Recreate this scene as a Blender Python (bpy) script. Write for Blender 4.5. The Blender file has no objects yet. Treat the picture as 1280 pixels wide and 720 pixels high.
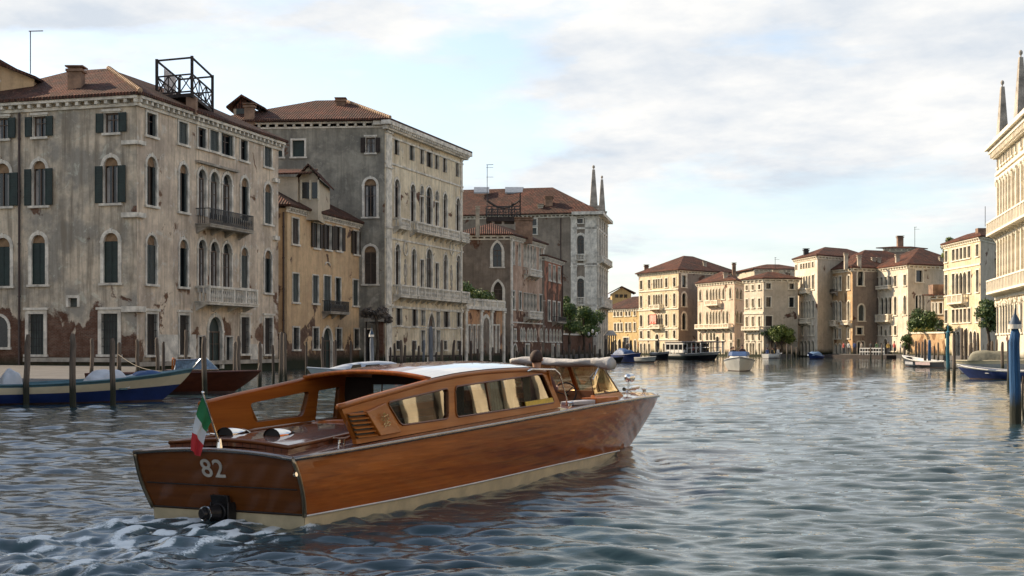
import bpy, bmesh, math, random
import numpy as np
from mathutils import Vector, Matrix
random.seed(7)
R = math.radians
scene = bpy.context.scene
col = scene.collection

# ---------------------------------------------------------------- camera
FPX, CAMH, HOR = 1778.0, 1.75, 431.0
cam_d = bpy.data.cameras.new("camera")
cam = bpy.data.objects.new("camera", cam_d)
col.objects.link(cam)
cam.location = (0, 0, CAMH)
cam.rotation_euler = (R(90), 0, 0)
cam_d.sensor_width = 36.0
cam_d.lens = FPX / 1280 * 36
cam_d.shift_y = (HOR - 360) / 1280
cam_d.clip_start = 0.1
cam_d.clip_end = 20000
scene.camera = cam

# ---------------------------------------------------------------- sky and sun
SUN_EL = R(30)
SUN_DIR = Vector((-0.88, 0.475, 0)).normalized()        # horizontal direction towards the sun
SUN_AZ = math.atan2(SUN_DIR.x, SUN_DIR.y)                # clockwise from +Y
world = bpy.data.worlds.new("World")
scene.world = world
world.use_nodes = True
wn = world.node_tree
wn.nodes.clear()


def NN(nt, typ, **kw):
    n = nt.nodes.new(typ)
    for k, v in kw.items():
        if k.startswith('i_'):
            n.inputs[k[2:].replace('_', ' ')].default_value = v
        else:
            setattr(n, k, v)
    return n


def LK(nt, a, b):
    nt.links.new(a, b)


sky = NN(wn, 'ShaderNodeTexSky', sky_type='NISHITA', sun_disc=False)
sky.sun_elevation = SUN_EL
sky.sun_rotation = SUN_AZ
sky.air_density = 1.0
sky.dust_density = 0.8
sky.ozone_density = 1.4
tc = NN(wn, 'ShaderNodeTexCoord')
sep = NN(wn, 'ShaderNodeSeparateXYZ')
LK(wn, tc.outputs['Generated'], sep.inputs[0])
# project the view direction on a cloud layer high above
mz = NN(wn, 'ShaderNodeMath', operation='MAXIMUM'); mz.inputs[1].default_value = 0.0
LK(wn, sep.outputs[2], mz.inputs[0])
az = NN(wn, 'ShaderNodeMath', operation='ADD'); az.inputs[1].default_value = 0.11
LK(wn, mz.outputs[0], az.inputs[0])
dx = NN(wn, 'ShaderNodeMath', operation='DIVIDE'); LK(wn, sep.outputs[0], dx.inputs[0]); LK(wn, az.outputs[0], dx.inputs[1])
dy = NN(wn, 'ShaderNodeMath', operation='DIVIDE'); LK(wn, sep.outputs[1], dy.inputs[0]); LK(wn, az.outputs[0], dy.inputs[1])
cmb = NN(wn, 'ShaderNodeCombineXYZ'); LK(wn, dx.outputs[0], cmb.inputs[0]); LK(wn, dy.outputs[0], cmb.inputs[1])
mp = NN(wn, 'ShaderNodeMapping')
mp.inputs['Location'].default_value = (15.1, 3.3, 0.0)
mp.inputs['Rotation'].default_value = (0, 0, R(35))
mp.inputs['Scale'].default_value = (0.75, 0.62, 1)
LK(wn, cmb.outputs[0], mp.inputs[0])
n1 = NN(wn, 'ShaderNodeTexNoise', i_Scale=0.80, i_Detail=10.0, i_Roughness=0.58, i_Distortion=0.25)
LK(wn, mp.outputs[0], n1.inputs['Vector'])
cr = NN(wn, 'ShaderNodeValToRGB')
cr.color_ramp.elements[0].position = 0.475; cr.color_ramp.elements[0].color = (0.05, 0.05, 0.05, 1)
cr.color_ramp.elements[1].position = 0.56; cr.color_ramp.elements[1].color = (1, 1, 1, 1)
LK(wn, n1.outputs[0], cr.inputs[0])
# soft veil lower down
vr = NN(wn, 'ShaderNodeMapRange'); vr.inputs['From Min'].default_value = 0.0; vr.inputs['From Max'].default_value = 0.20
vr.inputs['To Min'].default_value = 0.6; vr.inputs['To Max'].default_value = 0.0
LK(wn, sep.outputs[2], vr.inputs[0])
mxv = NN(wn, 'ShaderNodeMath', operation='MAXIMUM'); LK(wn, cr.outputs[0], mxv.inputs[0]); LK(wn, vr.outputs[0], mxv.inputs[1])
n2 = NN(wn, 'ShaderNodeTexNoise', i_Scale=2.6, i_Detail=7.0, i_Roughness=0.6)
LK(wn, mp.outputs[0], n2.inputs['Vector'])
cc = NN(wn, 'ShaderNodeValToRGB')
cc.color_ramp.elements[0].position = 0.35; cc.color_ramp.elements[0].color = (4.3, 4.7, 5.2, 1)
cc.color_ramp.elements[1].position = 0.62; cc.color_ramp.elements[1].color = (6.5, 6.4, 6.2, 1)
LK(wn, n2.outputs[0], cc.inputs[0])
hs = NN(wn, 'ShaderNodeHueSaturation'); hs.inputs['Saturation'].default_value = 0.78; hs.inputs['Value'].default_value = 1.25
LK(wn, sky.outputs[0], hs.inputs['Color'])
mixw = NN(wn, 'ShaderNodeMix', data_type='RGBA')
LK(wn, mxv.outputs[0], mixw.inputs[0]); LK(wn, hs.outputs[0], mixw.inputs[6]); LK(wn, cc.outputs[0], mixw.inputs[7])
bg = NN(wn, 'ShaderNodeBackground', i_Strength=0.10)
LK(wn, mixw.outputs[2], bg.inputs[0])
wo = NN(wn, 'ShaderNodeOutputWorld')
LK(wn, bg.outputs[0], wo.inputs[0])

sd = bpy.data.lights.new("sun", 'SUN')
sd.energy = 5.0
sd.angle = R(0.6)
sd.color = (1.0, 0.82, 0.60)
sun = bpy.data.objects.new("sun", sd)
col.objects.link(sun)
sv = Vector((SUN_DIR.x * math.cos(SUN_EL), SUN_DIR.y * math.cos(SUN_EL), math.sin(SUN_EL)))
sun.rotation_euler = sv.to_track_quat('Z', 'Y').to_euler()
sun.location = (0, 0, 60)
scene.view_settings.view_transform = 'Standard'
scene.view_settings.look = 'None'
scene.view_settings.exposure = 0.70
scene.view_settings.gamma = 1.0
scene.view_settings.use_curve_mapping = False
scene.render.engine = 'CYCLES'
scene.cycles.max_bounces = 6
scene.cycles.transparent_max_bounces = 6
scene.cycles.caustics_reflective = False
scene.cycles.caustics_refractive = False

# ---------------------------------------------------------------- materials
MATS = {}


def base_mat(name):
    m = bpy.data.materials.new(name)
    m.use_nodes = True
    nt = m.node_tree
    b = nt.nodes['Principled BSDF']
    return m, nt, b


def simple(name, c, rough=0.6, metal=0.0, var=0.25, scale=3.0, bump=0.0, coat=0.0, spec=None, bscale=None):
    if name in MATS: return MATS[name]
    m, nt, b = base_mat(name)
    t = NN(nt, 'ShaderNodeTexCoord')
    n = NN(nt, 'ShaderNodeTexNoise', i_Scale=scale, i_Detail=6.0, i_Roughness=0.65)
    LK(nt, t.outputs['Object'], n.inputs['Vector'])
    r = NN(nt, 'ShaderNodeMapRange'); r.inputs['From Min'].default_value = 0.3; r.inputs['From Max'].default_value = 0.7
    r.inputs['To Min'].default_value = 1 - var; r.inputs['To Max'].default_value = 1 + var
    LK(nt, n.outputs[0], r.inputs[0])
    mx = NN(nt, 'ShaderNodeVectorMath', operation='SCALE')
    mx.inputs[0].default_value = c
    LK(nt, r.outputs[0], mx.inputs['Scale'])
    LK(nt, mx.outputs[0], b.inputs['Base Color'])
    b.inputs['Roughness'].default_value = rough
    b.inputs['Metallic'].default_value = metal
    b.inputs['Coat Weight'].default_value = coat
    if spec is not None: b.inputs['Specular IOR Level'].default_value = spec
    if bump:
        n2 = NN(nt, 'ShaderNodeTexNoise', i_Scale=bscale or scale * 4, i_Detail=5.0)
        LK(nt, t.outputs['Object'], n2.inputs['Vector'])
        bp = NN(nt, 'ShaderNodeBump', i_Strength=bump, i_Distance=0.05)
        LK(nt, n2.outputs[0], bp.inputs['Height']); LK(nt, bp.outputs[0], b.inputs['Normal'])
    MATS[name] = m
    return m


def ramp(nt, src, p0, p1, c0=(0, 0, 0, 1), c1=(1, 1, 1, 1)):
    r = NN(nt, 'ShaderNodeValToRGB')
    r.color_ramp.elements[0].position = p0; r.color_ramp.elements[0].color = c0
    r.color_ramp.elements[1].position = p1; r.color_ramp.elements[1].color = c1
    LK(nt, src, r.inputs[0])
    return r.outputs[0]


def mixc(nt, f, a, b, blend='MIX'):
    m = NN(nt, 'ShaderNodeMix', data_type='RGBA', blend_type=blend)
    for sock, v in ((m.inputs[0], f), (m.inputs[6], a), (m.inputs[7], b)):
        if hasattr(v, 'is_output'): LK(nt, v, sock)
        elif isinstance(v, (int, float)): sock.default_value = v
        else: sock.default_value = (v[0], v[1], v[2], 1)
    return m.outputs[2]


def mth(nt, op, a, b=None):
    m = NN(nt, 'ShaderNodeMath', operation=op)
    for sock, v in ((m.inputs[0], a), (m.inputs[1], b)):
        if v is None: continue
        if hasattr(v, 'is_output'): LK(nt, v, sock)
        else: sock.default_value = v
    return m.outputs[0]


def uvmap(nt, scale=(1, 1, 1), loc=(0, 0, 0)):
    t = NN(nt, 'ShaderNodeTexCoord')
    mp_ = NN(nt, 'ShaderNodeMapping')
    mp_.inputs['Scale'].default_value = scale; mp_.inputs['Location'].default_value = loc
    LK(nt, t.outputs['UV'], mp_.inputs[0])
    return mp_.outputs[0]


def noise(nt, vec, scale, detail=6.0, rough=0.6, dist=0.0):
    n = NN(nt, 'ShaderNodeTexNoise', i_Scale=scale, i_Detail=detail, i_Roughness=rough, i_Distortion=dist)
    LK(nt, vec, n.inputs['Vector'])
    return n.outputs[0]


def plaster(name, c, c2, stain=0.6, brick=0.35, brick_h=3.0, brickc=(0.20, 0.085, 0.05), seed=0.0, streak=0.7, spots=0.4):
    """weathered render over brick: c / c2 two tones, brick showing where noise and height allow"""
    m, nt, b = base_mat(name)
    uv = uvmap(nt, (1, 1, 1), (seed, seed * .37, 0))
    uv0 = uvmap(nt)
    sp = NN(nt, 'ShaderNodeSeparateXYZ'); LK(nt, uv0, sp.inputs[0])
    z = sp.outputs[1]
    nb = noise(nt, uv, 0.35, 8, 0.65)
    tone = mixc(nt, ramp(nt, nb, 0.43, 0.57), c, c2)
    nm = noise(nt, uv, 1.6, 8, 0.75)
    tone = mixc(nt, mth(nt, 'MULTIPLY', ramp(nt, nm, 0.46, 0.70), 0.42), tone, [x * 0.45 for x in c2])
    np_ = noise(nt, uv, 1.1, 9, 0.72, 0.6)
    tone = mixc(nt, mth(nt, 'MULTIPLY', ramp(nt, np_, 0.57, 0.61), min(1, spots * 1.1)), tone, [min(.75, x * 1.35 + .06) for x in c])
    # vertical rain streaks
    us = uvmap(nt, (2.2, 0.16, 1), (seed, 0, 0))
    ns = noise(nt, us, 1.0, 7, 0.7)
    tone = mixc(nt, mth(nt, 'MULTIPLY', ramp(nt, ns, 0.46, 0.62), streak), tone, [x * 0.32 for x in c])
    nf = noise(nt, uv, 6.0, 6, 0.8)
    tone = mixc(nt, mth(nt, 'MULTIPLY', ramp(nt, nf, 0.62, 0.70), spots), tone, (0.55, 0.50, 0.43))
    tone = mixc(nt, mth(nt, 'MULTIPLY', ramp(nt, nf, 0.30, 0.42, (1, 1, 1, 1), (0, 0, 0, 1)), 0.45), tone, [x * 0.35 for x in c])
    # bricks
    bt = NN(nt, 'ShaderNodeTexBrick', i_Scale=1.0)
    bt.inputs['Brick Width'].default_value = 0.27; bt.inputs['Row Height'].default_value = 0.08
    bt.inputs['Mortar Size'].default_value = 0.012
    bt.inputs['Color1'].default_value = (*brickc, 1)
    bt.inputs['Color2'].default_value = (brickc[0] * .6, brickc[1] * .6, brickc[2] * .6, 1)
    bt.inputs['Mortar'].default_value = (0.2, 0.17, 0.14, 1)
    LK(nt, uv, bt.inputs['Vector'])
    bcol = mixc(nt, ramp(nt, nm, 0.4, 0.62), bt.outputs[0], [x * 0.5 for x in brickc])
    npat = noise(nt, uv, 0.42, 6, 0.6, 0.4)
    hz = NN(nt, 'ShaderNodeMapRange'); hz.inputs['From Min'].default_value = 0.0; hz.inputs['From Max'].default_value = brick_h
    hz.inputs['To Min'].default_value = brick; hz.inputs['To Max'].default_value = 0.0
    LK(nt, z, hz.inputs[0])
    lim = mth(nt, 'ADD', npat, hz.outputs[0])
    bm = ramp(nt, lim, 0.62, 0.65)
    tone = mixc(nt, bm, tone, bcol)
    # damp and algae line close to the water
    wz = NN(nt, 'ShaderNodeMapRange'); wz.inputs['From Min'].default_value = 0.35; wz.inputs['From Max'].default_value = 1.0
    wz.inputs['To Min'].default_value = 1.0; wz.inputs['To Max'].default_value = 0.0
    LK(nt, mth(nt, 'ADD', z, mth(nt, 'MULTIPLY', nm, -0.4)), wz.inputs[0])
    tone = mixc(nt, wz.outputs[0], tone, (0.028, 0.032, 0.018))
    LK(nt, tone, b.inputs['Base Color'])
    b.inputs['Roughness'].default_value = 0.92
    b.inputs['Specular IOR Level'].default_value = 0.2
    hgt = mth(nt, 'ADD', mth(nt, 'MULTIPLY', nf, 0.5), mth(nt, 'MULTIPLY', mth(nt, 'MULTIPLY', bt.outputs['Fac'], bm), -1.2))
    hgt = mth(nt, 'ADD', hgt, mth(nt, 'MULTIPLY', bm, -0.6))
    bp = NN(nt, 'ShaderNodeBump', i_Strength=0.6, i_Distance=0.03)
    LK(nt, hgt, bp.inputs['Height']); LK(nt, bp.outputs[0], b.inputs['Normal'])
    return m


def rooftile(name, c=(0.19, 0.062, 0.038), c2=(0.065, 0.03, 0.022), c3=(0.25, 0.12, 0.08)):
    m, nt, b = base_mat(name)
    uv = uvmap(nt)
    w = NN(nt, 'ShaderNodeTexWave', wave_type='BANDS', bands_direction='X', i_Scale=1.0 / 0.22 / 2 * 0.64)
    w.inputs['Distortion'].default_value = 0.6; w.inputs['Detail'].default_value = 2; w.inputs['Detail Scale'].default_value = 1.0
    LK(nt, uv, w.inputs['Vector'])
    bt = NN(nt, 'ShaderNodeTexBrick', i_Scale=1.0)
    bt.inputs['Brick Width'].default_value = 0.22; bt.inputs['Row Height'].default_value = 0.36; bt.inputs['Mortar Size'].default_value = 0.02
    bt.inputs['Color1'].default_value = (*c, 1); bt.inputs['Color2'].default_value = (*c2, 1); bt.inputs['Mortar'].default_value = (0.03, 0.017, 0.013, 1)
    bt.offset = 0.0
    LK(nt, uv, bt.inputs['Vector'])
    n = noise(nt, uv, 1.3, 8, 0.75)
    t = mixc(nt, mth(nt, 'MULTIPLY', ramp(nt, n, 0.45, 0.62), 0.6), bt.outputs[0], c3)
    n3 = noise(nt, uv, 0.45, 6, 0.7)
    t = mixc(nt, mth(nt, 'MULTIPLY', ramp(nt, n3, 0.40, 0.60), 0.7), t, (0.05, 0.036, 0.027))
    n4 = noise(nt, uv, 5, 3, 0.7)
    t = mixc(nt, mth(nt, 'MULTIPLY', ramp(nt, n4, 0.6, 0.68), 0.6), t, (0.36, 0.27, 0.2))
    t = mixc(nt, mth(nt, 'MULTIPLY', ramp(nt, w.outputs['Fac'], 0.0, 0.5, (1, 1, 1, 1), (0, 0, 0, 1)), 0.85), t, (0.03, 0.018, 0.014))
    LK(nt, t, b.inputs['Base Color'])
    b.inputs['Roughness'].default_value = 0.9; b.inputs['Specular IOR Level'].default_value = 0.2
    bp = NN(nt, 'ShaderNodeBump', i_Strength=1.0, i_Distance=0.08)
    LK(nt, mth(nt, 'ADD', w.outputs['Fac'], mth(nt, 'MULTIPLY', n, 0.6)), bp.inputs['Height']); LK(nt, bp.outputs[0], b.inputs['Normal'])
    return m


def wood(name, c, c2, rough=0.12, coat=1.0, plank=0.0, axis=0, grain=1.0):
    m, nt, b = base_mat(name)
    t = NN(nt, 'ShaderNodeTexCoord')
    sc = [14, 14, 14]; sc[axis] = 0.45
    mp_ = NN(nt, 'ShaderNodeMapping'); mp_.inputs['Scale'].default_value = sc
    LK(nt, t.outputs['Object'], mp_.inputs[0])
    n = noise(nt, mp_.outputs[0], 1.0 * grain, 8, 0.7, 0.5)
    mp2 = NN(nt, 'ShaderNodeMapping'); s2 = [3.0, 3.0, 3.0]; s2[axis] = 0.3; mp2.inputs['Scale'].default_value = s2
    LK(nt, t.outputs['Object'], mp2.inputs[0])
    n2 = noise(nt, mp2.outputs[0], 1.0, 5, 0.6)
    fc = mth(nt, 'ADD', mth(nt, 'MULTIPLY', n, 0.55), mth(nt, 'MULTIPLY', n2, 0.45))
    cl = mixc(nt, ramp(nt, fc, 0.36, 0.62), c, c2)
    if plank:
        sp = NN(nt, 'ShaderNodeSeparateXYZ'); LK(nt, t.outputs['Object'], sp.inputs[0])
        src = sp.outputs[1] if axis == 0 else sp.outputs[0]
        fr = mth(nt, 'FRACT', mth(nt, 'DIVIDE', src, plank))
        cl = mixc(nt, mth(nt, 'LESS_THAN', fr, 0.09), cl, (0.03, 0.012, 0.006))
    LK(nt, cl, b.inputs['Base Color'])
    b.inputs['Roughness'].default_value = 0.5
    b.inputs['Specular IOR Level'].default_value = 0.15
    b.inputs['Coat Weight'].default_value = coat
    b.inputs['Coat Roughness'].default_value = rough
    nb_ = noise(nt, mp2.outputs[0], 0.8, 2, 0.5)
    bp = NN(nt, 'ShaderNodeBump', i_Strength=0.12, i_Distance=0.02)
    LK(nt, nb_, bp.inputs['Height']); LK(nt, bp.outputs[0], b.inputs['Coat Normal'])
    return m


M = {}
M['p_b1'] = plaster('weathered_grey_plaster', (0.66, 0.55, 0.42), (0.33, 0.30, 0.255), brick=0.42, brick_h=4.6, seed=3.1, streak=0.8, spots=0.32, brickc=(0.20, 0.095, 0.06))
M['p_b1f'] = plaster('weathered_tan_plaster', (0.76, 0.62, 0.47), (0.52, 0.42, 0.33), brick=0.13, brick_h=6.0, seed=8.3, streak=0.55, brickc=(0.30, 0.155, 0.09))
M['p_ochre'] = plaster('ochre_plaster', (0.66, 0.46, 0.27), (0.55, 0.38, 0.23), brick=0.3, brick_h=3.6, seed=12.7, streak=0.3, spots=0.15, brickc=(0.22, 0.12, 0.08))
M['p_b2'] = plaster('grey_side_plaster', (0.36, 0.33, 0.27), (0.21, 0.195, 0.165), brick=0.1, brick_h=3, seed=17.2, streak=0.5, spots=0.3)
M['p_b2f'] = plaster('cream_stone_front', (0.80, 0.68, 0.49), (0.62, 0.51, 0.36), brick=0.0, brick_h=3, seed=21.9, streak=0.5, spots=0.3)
M['p_brickwall'] = plaster('orange_brick_wall', (0.55, 0.29, 0.15), (0.45, 0.28, 0.17), brick=0.25, brick_h=8, seed=25.4, streak=0.4)
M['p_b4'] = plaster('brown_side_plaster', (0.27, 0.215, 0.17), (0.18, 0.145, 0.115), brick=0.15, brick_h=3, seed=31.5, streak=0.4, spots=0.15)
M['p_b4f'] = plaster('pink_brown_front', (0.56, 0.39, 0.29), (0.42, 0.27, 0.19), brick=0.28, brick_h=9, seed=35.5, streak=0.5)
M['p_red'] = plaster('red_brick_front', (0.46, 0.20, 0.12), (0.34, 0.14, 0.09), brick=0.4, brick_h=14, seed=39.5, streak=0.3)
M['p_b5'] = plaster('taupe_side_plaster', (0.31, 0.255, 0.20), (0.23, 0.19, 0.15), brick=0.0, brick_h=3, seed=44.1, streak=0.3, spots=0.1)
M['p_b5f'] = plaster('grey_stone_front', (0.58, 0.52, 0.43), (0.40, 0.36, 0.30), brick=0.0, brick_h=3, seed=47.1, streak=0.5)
M['p_yellow'] = plaster('yellow_plaster', (0.62, 0.44, 0.20), (0.54, 0.38, 0.18), brick=0.0, brick_h=3, seed=51.1, streak=0.2, spots=0.1)
M['p_cream'] = plaster('cream_palace_plaster', (0.70, 0.58, 0.39), (0.60, 0.48, 0.31), brick=0.05, brick_h=2.5, seed=55.1, streak=0.3, spots=0.2)
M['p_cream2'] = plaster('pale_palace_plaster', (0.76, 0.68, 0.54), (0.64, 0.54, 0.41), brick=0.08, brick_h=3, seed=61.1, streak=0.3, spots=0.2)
M['p_shade'] = plaster('shaded_brown_plaster', (0.32, 0.255, 0.20), (0.26, 0.205, 0.165), brick=0.0, brick_h=3, seed=65.1, streak=0.3, spots=0.1)  # brown plaster with the shade of the far side walls put into its colour
M['p_ochre2'] = plaster('peeling_orange_plaster', (0.60, 0.42, 0.24), (0.50, 0.32, 0.17), brick=0.12, brick_h=9, seed=69.7, streak=0.3, brickc=(0.42, 0.22, 0.10))
M['p_istrian'] = plaster('white_istrian_stone', (0.72, 0.65, 0.52), (0.60, 0.53, 0.41), brick=0.0, brick_h=3, seed=73.9, streak=0.35, spots=0.3)
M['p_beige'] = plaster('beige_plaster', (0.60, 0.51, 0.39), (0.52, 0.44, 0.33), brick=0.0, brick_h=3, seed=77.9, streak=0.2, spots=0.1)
M['p_pink'] = plaster('pinkish_plaster', (0.74, 0.58, 0.44), (0.66, 0.50, 0.37), brick=0.03, brick_h=3, seed=81.9, streak=0.3, spots=0.3)
M['tile'] = rooftile('terracotta_roof')
M['tile_red'] = rooftile('bright_terracotta_roof', (0.27, 0.082, 0.038), (0.12, 0.04, 0.025), (0.32, 0.14, 0.085))
M['stone'] = simple('trim_stone', (0.62, 0.57, 0.49), 0.85, var=0.45, scale=1.5, bump=0.3)
M['stone_dark'] = simple('weathered_stone', (0.34, 0.30, 0.25), 0.9, var=0.5, scale=1.2, bump=0.4)
M['stone_warm'] = simple('warm_stone', (0.72, 0.64, 0.50), 0.85, var=0.25, scale=1.5)
M['quay'] = simple('quay_stone', (0.075, 0.07, 0.066), 0.85, var=0.45, scale=0.8, bump=0.5)
M['glass'] = simple('dark_window_glass', (0.012, 0.014, 0.016), 0.12, var=0.3, scale=0.7, spec=0.5)
M['shutter'] = simple('dark_green_shutter', (0.011, 0.025, 0.022), 0.6, var=0.4, scale=2)
M['shutter_grey'] = simple('grey_green_shutter', (0.045, 0.055, 0.052), 0.65, var=0.4, scale=2)
M['shutter_brown'] = simple('brown_shutter', (0.045, 0.03, 0.02), 0.7, var=0.4, scale=2)
M['casement'] = simple('casement_wood', (0.10, 0.065, 0.045), 0.6, var=0.3)
M['curtain'] = simple('curtain_cloth', (0.26, 0.25, 0.24), 0.9, var=0.3, scale=1.5)
M['iron'] = simple('black_iron', (0.018, 0.017, 0.017), 0.55, var=0.3)
M['tymp'] = simple('brick_tympanum', (0.22, 0.14, 0.08), 0.9, var=0.5, scale=2.5)
M['pipe'] = simple('drainpipe_metal', (0.05, 0.03, 0.025), 0.6, var=0.3)
M['chim'] = simple('chimney_plaster', (0.24, 0.15, 0.10), 0.95, var=0.5, scale=1.2, bump=0.5)
M['chim_pale'] = simple('pale_chimney_plaster', (0.42, 0.36, 0.28), 0.95, var=0.4, scale=1.2)
M['oldwood'] = simple('old_timber', (0.035, 0.026, 0.022), 0.9, var=0.5, scale=2)
M['ridge'] = simple('ridge_tile', (0.38, 0.26, 0.17), 0.9, var=0.5, scale=4)
M['leaf'] = simple('leaf_green', (0.055, 0.10, 0.024), 0.6, var=0.6, scale=1.2)
M['leaf_light'] = simple('leaf_yellow_green', (0.14, 0.18, 0.035), 0.6, var=0.5, scale=1.2)
M['leaf_grey'] = simple('leaf_grey_olive', (0.16, 0.135, 0.115), 0.8, var=0.6, scale=2)
M['bark'] = simple('bark', (0.07, 0.05, 0.035), 0.95, var=0.5, scale=4)


def polemat(name, c, wet=0.55):
    m, nt, b = base_mat(name)
    t = NN(nt, 'ShaderNodeTexCoord')
    sp = NN(nt, 'ShaderNodeSeparateXYZ'); LK(nt, t.outputs['Object'], sp.inputs[0])
    mp_ = NN(nt, 'ShaderNodeMapping'); mp_.inputs['Scale'].default_value = (14, 14, 1.2)
    LK(nt, t.outputs['Object'], mp_.inputs[0])
    n = noise(nt, mp_.outputs[0], 1.0, 8, 0.7)
    cl = mixc(nt, ramp(nt, n, 0.35, 0.65), c, [x * 0.42 for x in c])
    hz = mth(nt, 'ADD', sp.outputs[2], mth(nt, 'MULTIPLY', n, -0.5))
    cl = mixc(nt, ramp(nt, hz, wet - 0.32, wet, (1, 1, 1, 1), (0, 0, 0, 1)), cl, (0.022, 0.024, 0.014))
    LK(nt, cl, b.inputs['Base Color'])
    b.inputs['Roughness'].default_value = 0.85
    bp = NN(nt, 'ShaderNodeBump', i_Strength=0.8, i_Distance=0.03)
    LK(nt, n, bp.inputs['Height']); LK(nt, bp.outputs[0], b.inputs['Normal'])
    return m


M['pole'] = polemat('weathered_pile', (0.20, 0.155, 0.12))
M['pole_dark'] = polemat('dark_pile', (0.10, 0.075, 0.06))
M['pole_grey'] = polemat('grey_blue_pile', (0.20, 0.22, 0.25))
M['pole_blue'] = polemat('blue_painted_pile', (0.02, 0.105, 0.26), 0.45)
M['pole_teal'] = polemat('teal_painted_pile', (0.02, 0.14, 0.20), 0.45)

# ---------------------------------------------------------------- object helpers
WL = {}


def tagp(o, label=None, cat=None, group=None, kind=None):
    if label: o['label'] = label
    if cat: o['category'] = cat
    if group: o['group'] = group
    if kind: o['kind'] = kind
    return o


def thing(name, label, cat, loc=(0, 0, 0), rz=0.0, group=None, space='world'):
    o = bpy.data.objects.new(name, None)
    o.empty_display_size = 0.3
    col.objects.link(o)
    o.location = loc
    o.rotation_euler = (0, 0, rz)
    tagp(o, label, cat, group)
    WL[o.name] = Vector(loc) if space == 'world' else Vector((0, 0, 0))
    return o


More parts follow.
